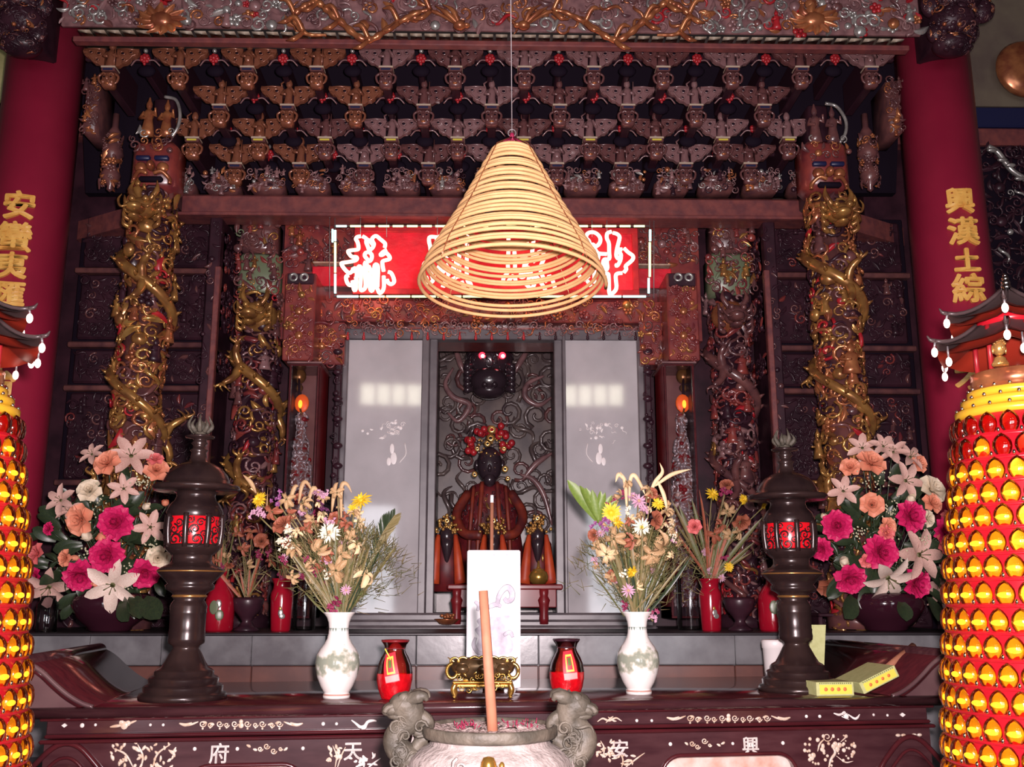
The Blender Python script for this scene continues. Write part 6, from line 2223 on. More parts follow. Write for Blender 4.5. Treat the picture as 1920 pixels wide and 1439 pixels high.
for s in (-1, 1):
    def D(dx, py, dy=0.0):
        q = P(919 + s * dx, py, YS)
        return q + np.array([0, dy, 0])
    mb = MB()
    # arched body: from the pot shoulder out, up and over to the head
    p = smooth([D(128, 1440), D(150, 1425), D(172, 1405), D(178, 1385), D(166, 1366), D(150, 1350), D(152, 1330), D(166, 1318)], 6)
    mb.add(*tube(p, np.interp(np.linspace(0, 1, len(p)), [0, .3, .6, .8, 1], [.030, .026, .024, .030, .034]), 10))
    # neck meets the rim with a curled mane
    mb.add(*tube(smooth([D(152, 1345), D(138, 1340), D(122, 1348), D(116, 1360), D(128, 1368)], 5), .014, 7))
    mb.add(*tube(smooth([D(120, 1385), D(132, 1392), D(140, 1408), D(132, 1424), D(118, 1420)], 5), .013, 7))
    mb.add(*tube(smooth([D(140, 1372), D(128, 1380), D(120, 1392)], 5), .010, 6))
    # head, snout, lower jaw
    mb.add(*ellipsoid(D(160, 1322), (.034, .034, .026), 12, 8))
    mb.add(*ellipsoid(D(180, 1330), (.026, .026, .015), 10, 7))
    mb.add(*ellipsoid(D(192, 1334), (.013, .018, .010), 10, 6))
    mb.add(*ellipsoid(D(170, 1343), (.026, .022, .009), 10, 6))
    for g in (-1, 1):
        mb.add(*ellipsoid(D(160, 1309, g * .018), (.014, .012, .012), 8, 6))
        mb.add(*tube(smooth([D(152, 1312, g * .016), D(136, 1306, g * .024), D(122, 1304, g * .03), D(116, 1312, g * .03)], 5), [.014] * 8 + [.012, .011, .010, .009, .007, .006, .005, .004], 7))
        mb.add(*tube(smooth([D(178, 1322, g * .018), D(190, 1326, g * .022), D(196, 1334, g * .022)], 4), .006, 6))
    mb.add(*ellipsoid(D(172, 1316), (.016, .024, .010), 8, 6))
    rg = np.random.default_rng(230 + s)
    for i in range(14):
        q = D(rg.uniform(128, 176), rg.uniform(1345, 1430), -.02)
        tv, tf = TPL[['curl', 'curl2', 'wave'][i % 3]]
        w = (tv @ rotm(rg).T) * rg.uniform(.012, .02)
        w = np.stack([q[0] + w[:, 0], q[1] - w[:, 2], q[2] + w[:, 1]], 1)
        for f in tf:
            mb.add(w, f)
    mb.build('dragon_handle', 'moss', t)
mb = MB()
c = P(916, 1434, YS - 160 * k)
mb.add(*lathe([(.002, .014), (.010, .012), (.014, .004), (.0155, -.004), (.012, -.02), (.008, -.03)], 20, c))
mb.build('brass_boss', 'brass', t)
MB().add(*lathe([(.002, .008), (.005, .004), (.006, -.006), (.004, -.016)], 12, P(941, 1438, YS - 156 * k))).build('brass_pin', 'brass', t)
mb = MB()
r4 = np.random.default_rng(240)
for i in range(80):
    px = r4.choice([r4.uniform(950, 996), r4.uniform(856, 890), r4.uniform(915, 1010)])
    b = np.array([X(px, 1362, YS) + r4.normal(0, .003), YS + r4.uniform(-.02, .09), zS(1363) - .004])
    mb.add(*tube([b, b + [r4.normal(0, .003), 0, r4.uniform(.004, .012)]], .0009, 4))
o = mb.build('incense_stubs', 'thread', label='burnt pink incense stubs in the ash', kind='stuff')
a, b = P(925, 1368, YS - .04), P(906, 1108, YS - .04)
t = thing('thick_incense_stick', 'thick brown incense stick standing in the stone censer', 'incense', a)
MB().add(*tube([a - [0, 0, .02], b], [.0112, .0096], 12)).build('stick', 'incense', t)

# ------------------------------------------------------------------ lamp towers at both sides
YG = 2.42
kS = YG / 2.75
kg = M(1100, YG)
XG = 0.5 * (X(1957, 1100, YG) - X(-120, 1100, YG))
zr = lambda py: Z(py, YG)


def RT(z):
    """the drum widens downward"""
    r0, r1, r2 = 114 * M(800, YG), 163 * M(1100, YG), 198 * M(1400, YG)
    zs_ = [zr(2200), zr(1400), zr(1100), zr(800)]
    return float(np.interp(z, zs_, [r2 * 1.12, r2, r1, r0]))


def petal_meshes():
    R = {}
    w, h, d = 18.0 * kg, 41 * kg, 14 * kg
    rows, cols = 9, 9
    v = []
    for i in range(rows):
        s = i / (rows - 1)
        ww = w * np.interp(s, [0, .2, .4, .6, .8, .93, 1], [.66, .92, 1.0, .93, .68, .36, .03])
        for j in range(cols):
            a = math.pi * j / (cols - 1)
            v.append((-ww * math.cos(a), -d * math.sin(a) * (ww / w) ** .7, h * s))
    R['shell'] = MB().add(np.array(v), grid_faces(rows, cols)).mesh('lens', ['amber'])
    R['shell_off'] = MB().add(np.array(v), grid_faces(rows, cols)).mesh('lens', ['amber_off'])
    R['core'] = MB().add(*ellipsoid((0, -d * .40, h * .36), (w * .74, d * .22, h * .13), 10, 6)).mesh('lit_core', ['filament'])
    vb = np.array(v) * np.array([.84, -.06, .86]) + np.array([0, .001, .001])
    R['back'] = MB().add(vb, grid_faces(rows, cols)).mesh('reflector', ['socket_gold'])
    R['back_off'] = MB().add(vb, grid_faces(rows, cols)).mesh('reflector', ['pagoda_red'])
    return R


PM = petal_meshes()
for s in (-1, 1):
    cx = s * XG
    nm = 'left' if s < 0 else 'right'
    nx = 'at the left edge of the altar table' if s < 0 else 'at the right edge of the altar table'
    t = thing('lamp_tower', 'round red tower of amber lamp petals ' + nx, 'lamp tower', (cx, YG, 0))
    prof = [(RT(0) * 1.08, 0), (RT(0) * 1.08, .2), (RT(.25) * .965, .24)] + [(RT(z) * .965, z) for z in np.linspace(.3, zr(785), 14)] + [(RT(zr(785)) * .9, zr(780))]
    MB().add(*lathe(prof, 54, (cx, YG, 0))).build('drum', 'pagoda_red', t)
    rows = [795, 838, 881, 924, 967, 1013, 1060, 1108, 1158, 1207, 1257, 1306, 1356, 1405, 1455]
    mbp = MB()
    for ri, py in enumerate(rows):
        zb_ = zr(py + 24)
        r = RT(zb_)
        MB().add(*lathe([(r * .955, zb_ - .010), (r * 1.005, zb_ - .008), (r * 1.005, zb_ - .003), (r * .955, zb_ - .001)], 54, (cx, YG, 0), cap=False)).build('shelf_ring', 'pagoda_red', t)
        NP = int(round(2 * math.pi * r / (39.5 * kg)))
        for q in range(NP):
            a = (q + .5 * (ri % 2)) * 2 * math.pi / NP
            # keep the half that faces the altar front and the middle
            if math.sin(a) * -s * .75 + math.cos(a) * .66 < .10:
                continue
            on = ri > 1 or (ri == 1 and q % 3 == 1)
            loc = np.array([cx + r * .97 * math.sin(a), YG - r * .97 * math.cos(a), zb_])
            o = put('lamp_petal', PM['shell' if on else 'shell_off'], t, loc, (0, 0, a))
            b = bpy.data.objects.new('reflector', PM['back' if on else 'back_off'])
            COL.objects.link(b)
            b.parent = o
            if on:
                c = bpy.data.objects.new('lit_core', PM['core'])
                COL.objects.link(c)
                c.parent = o
            a2 = a + math.pi / NP
            mbp.add(*ellipsoid((cx + r * 1.005 * math.sin(a2), YG - r * 1.005 * math.cos(a2), zb_ + .004), (.0043, .0043, .0064), 7, 5))
    mbp.build('stud', 'chrome', t, kind='stuff')
    # stepped yellow tiers and the brown drum above
    for q0, q1, rp in ((783, 766, 113), (764, 747, 101), (745, 729, 88)):
        r = rp * M(q0, YG)
        mb = MB().add(*lathe([(r * .88, zr(q0)), (r, zr(q0) + .003), (r * 1.01, zr(q1) - .003), (r * .88, zr(q1))], 54, (cx, YG, 0)))
        mb.build('yellow_tier', 'pagoda_yellow', t)
        mb = MB()
        for q in range(20):
            a = (q + .5 * (q0 == 764)) * 2 * math.pi / 20
            mb.add(*ellipsoid((cx + r * .97 * math.sin(a), YG - r * .97 * math.cos(a), zr(q1) + .003), (.005, .005, .005), 7, 5))
        mb.build('tier_studs', 'chrome', t, kind='stuff')
    rd = 80 * M(710, YG)
    MB().add(*lathe([(rd, zr(731)), (rd, zr(698)), (rd * .94, zr(696))], 48, (cx, YG, 0))).build('upper_drum', 'copper', t)
    rot = math.radians(31) * -s
    for q in range(6):
        a = rot + math.radians(26) + q * math.pi / 3
        p0 = (cx + rd * .82 * math.sin(a), YG - rd * .82 * math.cos(a))
        MB().add(*tube([(*p0, zr(698)), (*p0, zr(612))], .0062, 8)).build('red_pillar', 'red_paint', t)
    # two hexagonal roofs
    for q_e, q_t, Rr, r_in, who in ((650, 606, 146 * M(650, YG), 62 * M(620, YG), 'lower_roof'), (598, 538, 117 * M(600, YG), 6 * M(540, YG), 'upper_roof')):
        hz = zr(q_t) - zr(q_e)

        def roofpt(u, a, b, dz):
            rad = Rr + (r_in - Rr) * u
            hexr = math.cos(math.pi / 6) / math.cos(b * math.pi / 3 - math.pi / 6)
            corner = (abs(b - .5) * 2) ** 4
            return (cx + rad * hexr * math.sin(a), YG - rad * hexr * math.cos(a), zr(q_e) + hz * u ** 1.7 + dz + .016 * corner * (1 - u) ** 2)
        for part, d0, d1, m in ((who, 0, 0, 'roof'), (who + '_underside', -.006, -.022, 'roof_under')):
            v = []
            for i in range(6):
                u = i / 5
                for j in range(36):
                    v.append(roofpt(u, rot + j * 2 * math.pi / 36, (j % 6) / 6.0, d0 + (d1 - d0) * (1 - u)))
            MB().add(np.array(v), grid_faces(6, 36, True)).build(part, m, t)
        for q in range(6):
            a = rot + q * math.pi / 3
            pts = [np.array(roofpt(u, a, 0.0, .005)) for u in np.linspace(0, .96, 8)]
            o = np.array([math.sin(a), -math.cos(a), 0])
            e = pts[0]
            mb = MB().add(*tube(pts, .0055, 6))
            mb.add(*tube(smooth([e, e + o * .012 + [0, 0, .003], e + o * .020 + [0, 0, .014]], 4), [.0055] * 4 + [.005, .004, .003, .0025, .0015], 6))
            mb.build('roof_ridge', 'roof', t)
            lo = .026 if who == 'upper_roof' else .030
            MB().add(*ellipsoid(e + o * .004 + [0, 0, -lo], (.0090 * kS, .0090 * kS, .0140 * kS), 10, 8)).build('bulb', 'bulb', t)
            MB().add(*tube([e + [0, 0, .0], e + o * .004 + [0, 0, -lo + .012]], .003, 6)).build('bulb_socket', 'wire', t)
            if who == 'lower_roof':
                a3 = a + .17
                e2 = np.array(roofpt(.12, a3, 0.0, -.055))
                MB().add(*ellipsoid(e2, (.0085 * kS, .0085 * kS, .0135 * kS), 10, 8)).build('bulb', 'bulb', t)
                MB().add(*tube([e2 + [0, 0, .012], e2 + [0, 0, .040]], .0025, 6)).build('bulb_socket', 'wire', t)
    MB().add(*lathe([(60 * M(620, YG), zr(609)), (56 * M(620, YG), zr(590))], 24, (cx, YG, 0))).build('roof_neck', 'pagoda_red', t)
    mb = MB()
    for q, r_ in ((541, .010), (533, .0125), (525, .0115), (517, .009), (511, .006)):
        mb.add(*ellipsoid((cx, YG, zr(q)), (r_, r_, r_ * .9), 12, 8))
    mb.build('finial', 'chrome', t)
    # small gold seated figure in the pavilion
    yb = YG - .085
    fx0 = (X(1874, 665, yb)) * s
    b = thing('gold_buddha', 'small gold seated figure under the roof of the %s lamp tower' % nm, 'statue', (fx0, yb, zr(696)))
    kk = M(665, yb)
    z0_ = zr(697)
    MB().add(*lathe([(.001, 0), (15 * kk, 0), (16 * kk, .006), (12 * kk, .014), (11 * kk, .020), (5 * kk, .025)], 16, (fx0, yb, z0_), sy=.8)).build('body', 'gold_bright', b)
    zh = z0_ + .045
    mb = MB().add(*ellipsoid((fx0, yb, zh), (.016, .016, .020), 12, 8))
    mb.add(*ellipsoid((fx0, yb, zh + .021), (.008, .008, .007), 8, 6))
    mb.add(*ellipsoid((fx0, yb - .016, zh - .002), (.003, .005, .005), 6, 4))
    for g in (-1, 1):
        mb.add(*ellipsoid((fx0 + g * .016, yb, zh - .004), (.003, .004, .011), 6, 4))
    mb.build('head', 'gold_bright', b)
    mb = MB()
    rg = np.random.default_rng(250)
    for i in range(30):
        a, e = rg.uniform(-1.6, 1.6), rg.uniform(.35, 1.4)
        mb.add(*ellipsoid((fx0 + .0165 * math.sin(a) * math.cos(e), yb - .0165 * math.cos(a) * math.cos(e), zh + .002 + .020 * math.sin(e)), (.004, .004, .004), 5, 4))
    mb.build('hair_curls', 'gold', b, kind='stuff')
# ------------------------------------------------------------------ flowers
def petal(L, W, tilt, curl, cup, n=6, m=5, tip=1.0, wav=0.0, rng=None):
    """one petal growing along +x from the origin, face up (+z)"""
    v = []
    ph = rng.uniform(0, 6) if rng is not None else 0
    ang, x, z = tilt, 0.0, 0.0
    for i in range(n):
        t = i / (n - 1)
        w = W * (math.sin(math.pi * min(.97, .12 + .80 * t ** (1.0 / max(tip, .2)))) ** .8) * (1 if t < .99 else .25)
        for j in range(m):
            q = 2 * j / (m - 1) - 1
            v.append((x - math.sin(ang) * cup * q * q * w, q * w, z + math.cos(ang) * cup * q * q * w + wav * math.sin(ph + t * 7 + q * 4)))
        ang += curl / (n - 1)
        x += L / (n - 1) * math.cos(ang)
        z += L / (n - 1) * math.sin(ang)
    return np.array(v), grid_faces(n, m)


def rz(v, a):
    c, s = math.cos(a), math.sin(a)
    return np.stack([v[:, 0] * c - v[:, 1] * s, v[:, 0] * s + v[:, 1] * c, v[:, 2]], 1)


def fl_lily(m, wilt=0.0, seed=0):
    r = np.random.default_rng(seed)
    mb = MB()
    for k in range(6):
        v, f = petal(1.08, .26 if k % 2 else .22, .55 - wilt * .5 * r.uniform(0, 1), -.75 - wilt * r.uniform(0, 2.2), .35 + wilt * .5, wav=wilt * .06, rng=r)
        mb.add(rz(v + [.04, 0, -.02 * (k % 2)], k * math.pi / 3 + r.uniform(-.1, .1) * (1 + 3 * wilt)), f, 0)
    for k in range(5):
        a = k * 1.256 + .3
        mb.add(*tube([(0, 0, .0), (.12 * math.cos(a), .12 * math.sin(a), .25), (.22 * math.cos(a), .22 * math.sin(a), .42)], [.016, .014, .026], 4), mat=1)
    mb.add(*lathe([(.10, .05), (.07, -.2), (.04, -.5)], 7), mat=1)
    return mb.mesh('lily', [m, 'stem'])


def fl_rose(m, seed=0):
    r = np.random.default_rng(seed)
    mb = MB()
    for ring, (n, L, W, tl, cu, up) in enumerate(((3, .62, .28, 1.5, -.2, .05), (4, .72, .36, 1.25, -.3, .0), (5, .82, .44, .95, -.5, -.02), (6, .95, .5, .5, -.7, -.05))):
        for k in range(n):
            v, f = petal(L, W, tl, cu, .45, n=5, tip=.5, wav=.015, rng=r)
            mb.add(rz(v + [.05 + .05 * ring, 0, up], k * 2 * math.pi / n + ring * .5 + r.uniform(-.15, .15)), f)
    return mb.mesh('rose', [m])


def fl_peony(m, seed=0):
    r = np.random.default_rng(seed)
    mb = MB()
    for ring, (n, L, W, tl, cu) in enumerate(((6, .55, .26, 1.5, .25), (8, .72, .30, 1.3, .1), (9, .86, .34, 1.05, -.1), (10, .95, .36, .75, -.3), (11, 1.0, .36, .40, -.5))):
        for k in range(n):
            v, f = petal(L, W, tl + r.uniform(-.12, .12), cu, .5, n=5, tip=.35, wav=.03, rng=r)
            mb.add(rz(v + [.04, 0, 0], k * 2 * math.pi / n + r.uniform(-.2, .2)), f)
    return mb.mesh('peony', [m])


def fl_mum(m, m2='straw', n=18, seed=0):
    r = np.random.default_rng(seed)
    mb = MB()
    for ring, (q, L, tl) in enumerate(((n, 1.0, .1), (n - 4, .8, .5), (max(6, n - 9), .5, 1.0))):
        for k in range(q):
            v, f = petal(L * r.uniform(.85, 1.1), .10, tl + r.uniform(-.15, .15), -.3, .2, n=4, m=3, tip=.5)
            mb.add(rz(v + [.05, 0, 0], k * 2 * math.pi / q + r.uniform(-.12, .12)), f)
    mb.add(*ellipsoid((0, 0, .08), (.22, .22, .14), 8, 5), mat=1)
    return mb.mesh('daisy', [m, m2])


def fl_cluster(m, seed=0, n=9):
    r = np.random.default_rng(seed)
    mb = MB()
    for q in range(n):
        c = np.array([r.normal(0, .42), r.normal(0, .42), r.uniform(-.2, .3)])
        a0, s = r.uniform(0, 6), r.uniform(.28, .42)
        for k in range(5):
            v, f = petal(1.0, .30, .5 + r.uniform(-.3, .3), -.4, .3, n=4, m=3, tip=.7)
            v = rz(v, a0 + k * 1.2566) * s
            t = r.uniform(-.4, .4)
            v = np.stack([v[:, 0], v[:, 1] * math.cos(t) - v[:, 2] * math.sin(t), v[:, 1] * math.sin(t) + v[:, 2] * math.cos(t)], 1)
            mb.add(v + c, f)
    return mb.mesh('blossom_cluster', [m])


def fl_bud(m, seed=0):
    mb = MB().add(*lathe([(.02, -.6), (.3, -.45), (.55, -.05), (.5, .35), (.28, .7), (.04, .9)], 9))
    for k in range(3):
        v, f = petal(1.3, .42, 1.15, .35, .4, n=5)
        mb.add(rz(v + [.30, 0, -.5], k * 2.1), f)
    return mb.mesh('bud', [m])


FM = dict(
    lily=[fl_lily('lily', 0, i) for i in range(3)], lilyw=[fl_lily('lily_white', 0, 9)],
    peach=[fl_rose('rose_peach', 1), fl_rose('rose_peach', 2)], white=[fl_rose('rose_white', 3)], pink=[fl_rose('pink', 4)],
    peony=[fl_peony('peony', 5), fl_peony('peony', 6)], cream=[fl_bud('rose_white')], pbud=[fl_bud('rose_peach')],
    straw=[fl_lily('straw', 1, 20 + i) for i in range(3)], pale=[fl_lily('straw_pale', 1, 25), fl_lily('straw_pale', .8, 26)], rust=[fl_lily('rust', 1, 28), fl_rose('rust', 29)],
    yellow=[fl_mum('yellow_petal', 'yellow_petal', 20, 30), fl_mum('yellow_petal', 'yellow_petal', 16, 31)], daisy=[fl_mum('white_petal', 'yellow_petal', 14, 33), fl_mum('white_petal', 'straw', 18, 34)],
    stars=[fl_cluster('white_petal', 35), fl_cluster('white_petal', 36)], purple=[fl_cluster('purple_petal', 37), fl_cluster('purple_petal', 38)],
    mauve=[fl_cluster('mauve_petal', 39), fl_mum('mauve_petal', 'straw', 12, 40)], wine=[fl_cluster('wine_petal', 41), fl_cluster('wine_petal', 42)],
)
NAMES = dict(lily='lily', lilyw='lily', peach='rose', white='rose', pink='rose', peony='peony', cream='rosebud', pbud='rosebud', straw='dried_lily', pale='dried_lily', rust='dried_flower',
             yellow='chrysanthemum', daisy='daisy', stars='white_blossom', purple='statice', mauve='aster', wine='orchid')
LAB = dict(lily='pinkish white lily', lilyw='cream lily', peach='peach rose', white='white rose', pink='pink rose', peony='magenta peony', cream='cream rosebud', pbud='peach rosebud', straw='dried straw coloured lily',
           pale='pale dried lily', rust='rust red dried flower', yellow='yellow chrysanthemum', daisy='white daisy', stars='small white blossoms', purple='purple statice', mauve='mauve aster', wine='wine red blossoms')


def aim(d, spin):
    q = Vector(d).to_track_quat('Z', 'Y')
    return (q.to_matrix() @ Matrix.Rotation(spin, 3, 'Z')).to_euler()


LEAFM = {}


def leaf_mesh(m, W=.2, curl=-.9, seed=0):
    key = (m, W, curl)
    if key not in LEAFM:
        v, f = petal(1.0, W, .2, curl, .25, n=8, m=5, tip=.8)
        LEAFM[key] = MB().add(v, f).mesh('leaf', [m])
    return LEAFM[key]


def put_leaf(par, p0, p1, m, W=.2, curl=-.7, rng=None):
    d = np.asarray(p1) - np.asarray(p0)
    L = np.linalg.norm(d)
    X_ = Vector(d).normalized()
    up = Vector((rng.uniform(-.6, .6), -1, rng.uniform(-.1, .9)))
    Zv = (up - X_ * up.dot(X_)).normalized()
    Yv = Zv.cross(X_)
    R = Matrix((X_, Yv, Zv)).transposed()
    return put('leaf', leaf_mesh(m, W, curl), par, p0, R.to_euler(), L)


def bouquet(name, label, cat, foot, Y, flowers, center_px, depth, rng, stem_mat='stem', bulge=.16):
    """foot: world point where the stems meet; flowers: (kind, px, py, radius px)"""
    t = thing(name, label, cat, foot)
    heads = []
    cnt = {}
    for kd, px, py, r in flowers:
        d2 = ((px - center_px[0]) / center_px[2]) ** 2 + ((py - center_px[1]) / center_px[3]) ** 2
        y = Y - bulge * math.sqrt(max(0, 1 - d2 * .9)) + rng.uniform(-.015, .015)
        c = P(px, py, y)
        k = r * M(py, y) * (1.14 if name == 'flower_arrangement' else 1.0)
        out = np.array([(px - center_px[0]) / center_px[2] * .75, -1.0, -(py - center_px[1]) / center_px[3] * .6 + .05])
        out += rng.normal(0, .18 if kd in ('lily', 'peony', 'peach', 'white', 'pink') else .4, 3)
        ms = FM[kd]
        put(NAMES[kd], ms[int(rng.integers(len(ms)))], t, c, aim(out, rng.uniform(0, 6.28)), k * (1.05 if kd not in ('cream', 'pbud') else 1.0), label=LAB[kd])
        heads.append((c, k))
    mb = MB()
    foot = np.asarray(foot, float)
    for c, k in heads:
        b = foot + np.array([rng.normal(0, .008), rng.normal(0, .008), -.01])
        mid = (b + c) / 2 + np.array([0, .03, .03])
        mb.add(*tube(smooth([b, mid, c + np.array([0, .02, -.01])], 5), .0028, 5))
    mb.build('stems', stem_mat, t, kind='stuff')
    return t


def gyp(par, spots, Y, rng, m='dots'):
    mb = MB()
    for px, py, w, h, n in spots:
        for i in range(n):
            c = P(px + rng.normal(0, w), py + rng.normal(0, h), Y + rng.uniform(-.03, .03))
            mb.add(*ellipsoid(c, (.0042,) * 3, 5, 3))
    mb.build('gypsophila', m, par, kind='stuff')


# ---- two big fresh arrangements on the stone ledge
LF_ = [('lily', 246, 856, 34), ('lily', 173, 853, 20), ('lily', 232, 917, 23), ('lily', 115, 939, 25), ('lily', 282, 989, 26), ('lilyw', 212, 1097, 42), ('lily', 93, 1100, 38),
       ('white', 168, 921, 18), ('peach', 201, 869, 20), ('peach', 293, 882, 18), ('pink', 291, 862, 12), ('peach', 151, 975, 23), ('pbud', 191, 1007, 15), ('cream', 164, 1007, 15), ('cream', 273, 951, 11), ('pbud', 310, 944, 11),
       ('peony', 218, 981, 28), ('peony', 201, 1042, 28), ('peony', 151, 1078, 27), ('peony', 271, 1074, 25), ('pink', 70, 1039, 16), ('peach', 123, 1047, 13), ('pbud', 182, 1095, 11), ('white', 296, 1047, 18),
       ('peony', 68, 1081, 15), ('peony', 93, 992, 11), ('pbud', 143, 1047, 9), ('lily', 130, 960, 20)]
RF_ = [('lily', 1617, 841, 24), ('lily', 1656, 838, 22), ('lily', 1675, 849, 24), ('lily', 1706, 858, 25), ('lily', 1697, 902, 30), ('lily', 1581, 922, 25), ('lilyw', 1664, 1083, 43), ('lily', 1722, 1041, 41), ('lily', 1761, 1100, 36),
       ('rust', 1558, 1100, 20), ('peach', 1633, 869, 22), ('peach', 1594, 877, 15), ('peach', 1722, 869, 15), ('peach', 1635, 947, 18), ('white', 1747, 919, 23), ('cream', 1707, 938, 14), ('peach', 1747, 944, 16),
       ('peony', 1569, 986, 25), ('peony', 1706, 969, 26), ('peony', 1650, 1036, 29), ('peony', 1593, 1084, 26), ('peony', 1714, 1094, 27), ('peony', 1768, 994, 21), ('peony', 1541, 1030, 19), ('white', 1739, 973, 13),
       ('cream', 1544, 969, 9), ('peach', 1664, 988, 14), ('pink', 1662, 1000, 13), ('cream', 1583, 1051, 14), ('pink', 1625, 1052, 11), ('pink', 1764, 1019, 15), ('pink', 1772, 972, 12), ('cream', 1775, 1061, 12)]
ZL = z_top                                    # ledge height
for s, fl_, cpx, gs in ((-1, LF_, (195, 1000), [(265, 905, 12, 8, 26), (187, 945, 10, 14, 18), (243, 1075, 8, 10, 22), (285, 1022, 8, 10, 22), (162, 1036, 8, 8, 14)]),
                        (1, RF_, (1660, 985), [(1665, 953, 16, 12, 34), (1610, 998, 10, 6, 24), (1688, 1042, 12, 12, 36), (1640, 905, 16, 8, 18), (1733, 1010, 8, 8, 14), (1664, 900, 8, 8, 10)])):
    rng = np.random.default_rng(300 + s)
    Yf = 4.24
    nm = 'left' if s < 0 else 'right'
    pxb = 206 if s < 0 else 1662
    nx = 'under the left bronze lantern roof' if s < 0 else 'behind the yellow incense boxes'
    xb = X(pxb, 1180, Yf)
    kb = M(1150, Yf)
    t = thing('flower_bowl', 'dark wine glazed bowl holding the %s fresh flower arrangement' % nm, 'bowl', (xb, Yf, ZL))
    MB().add(*lathe([(r * kb, ZL + h * kb) for r, h in ((34, 0), (38, 3), (40, 8), (58, 22), (70, 42), (72, 54), (66, 66), (62, 70), (58, 66), (60, 52), (20, 20))], 40, (xb, Yf, 0))).build('body', 'bowl', t)
    foot = (xb, Yf, ZL + 50 * kb)
    t = bouquet('flower_arrangement', 'fresh arrangement of magenta peonies, peach roses and lilies, ' + ('before the left gold dragon column' if s < 0 else 'before the right dragon column'), 'flowers', foot, Yf, fl_, (*cpx, 135, 150), .2, rng, 'leaf', .20)
    for i in range(64):
        a = rng.uniform(0, 2 * math.pi)
        rr = math.sqrt(rng.uniform(.05, 1))
        px, py = cpx[0] + 112 * rr * math.cos(a), cpx[1] + 30 + 118 * rr * math.sin(a)
        y = Yf - .14 * math.sqrt(max(0, 1 - rr * rr * .9)) + .03
        c = P(px, py, y)
        d = np.array([math.cos(a) * .7 + rng.normal(0, .3), -.3, -math.sin(a) * .7 + rng.normal(0, .3)])
        put_leaf(t, c, c + d / np.linalg.norm(d) * rng.uniform(.07, .12), 'leaf', .24, -.8, rng)
    for px, py, ex, ey in ((250, 1120, 262, 1160), (268, 1125, 300, 1160), (230, 1125, 240, 1165)) if s < 0 else ((1600, 1120, 1585, 1160), (1740, 1120, 1760, 1165), (1690, 1130, 1700, 1165)):
        put_leaf(t, P(px, py, Yf - .16), P(ex, ey, Yf - .22), 'leaf', .34, -.4, rng)
    gyp(t, gs, Yf - .17, rng)
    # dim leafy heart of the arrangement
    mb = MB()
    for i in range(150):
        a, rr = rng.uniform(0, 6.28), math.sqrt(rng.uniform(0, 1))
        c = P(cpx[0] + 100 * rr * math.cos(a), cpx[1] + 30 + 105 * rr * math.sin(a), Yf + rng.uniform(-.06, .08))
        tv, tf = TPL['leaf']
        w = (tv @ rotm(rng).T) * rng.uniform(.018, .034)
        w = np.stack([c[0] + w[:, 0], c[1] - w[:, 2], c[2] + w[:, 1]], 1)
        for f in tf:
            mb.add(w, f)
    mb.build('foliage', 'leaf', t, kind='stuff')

# ---- dried bouquets in the white vases
LV = [('yellow', 677, 939, 21), ('yellow', 486, 937, 15), ('yellow', 662, 956, 11), ('purple', 520, 937, 13), ('purple', 604, 952, 18), ('mauve', 485, 963, 17), ('rust', 511, 960, 19), ('straw', 537, 937, 17), ('straw', 569, 945, 18), ('straw', 632, 925, 14),
      ('stars', 538, 1002, 21), ('stars', 541, 1020, 16), ('daisy', 617, 999, 20), ('rust', 649, 982, 16), ('pale', 668, 1022, 18), ('straw', 660, 1008, 17), ('straw', 595, 1034, 24), ('straw', 552, 1029, 19), ('straw', 630, 1070, 24), ('pale', 686, 1077, 25),
      ('wine', 533, 1051, 11), ('wine', 630, 1131, 17), ('wine', 620, 1142, 12), ('mauve', 649, 1107, 11), ('rust', 574, 991, 14), ('stars', 613, 1079, 9), ('rust', 530, 985, 18), ('rust', 545, 965, 14), ('straw', 585, 975, 15), ('straw', 640, 1040, 18), ('rust', 612, 1040, 16)]
RV = [('yellow', 1146, 962, 19), ('yellow', 1159, 980, 13), ('purple', 1130, 985, 16), ('mauve', 1126, 1000, 10), ('mauve', 1198, 940, 15), ('mauve', 1208, 957, 9), ('yellow', 1234, 945, 13), ('rust', 1181, 978, 10), ('daisy', 1203, 989, 18), ('stars', 1254, 988, 13), ('stars', 1262, 1008, 9), ('stars', 1176, 959, 10),
      ('straw', 1151, 1011, 22), ('pale', 1137, 1040, 23), ('straw', 1243, 1025, 26), ('straw', 1222, 1040, 20), ('yellow', 1185, 1073, 12), ('stars', 1168, 1077, 8), ('mauve', 1178, 1108, 14), ('wine', 1222, 1150, 13), ('mauve', 1226, 1160, 10), ('wine', 1172, 1138, 12), ('rust', 1229, 975, 16), ('rust', 1185, 1015, 18),
      ('straw', 1200, 1010, 16), ('straw', 1176, 905, 12), ('straw', 1215, 920, 14), ('rust', 1222, 925, 10), ('straw', 1250, 960, 14)]
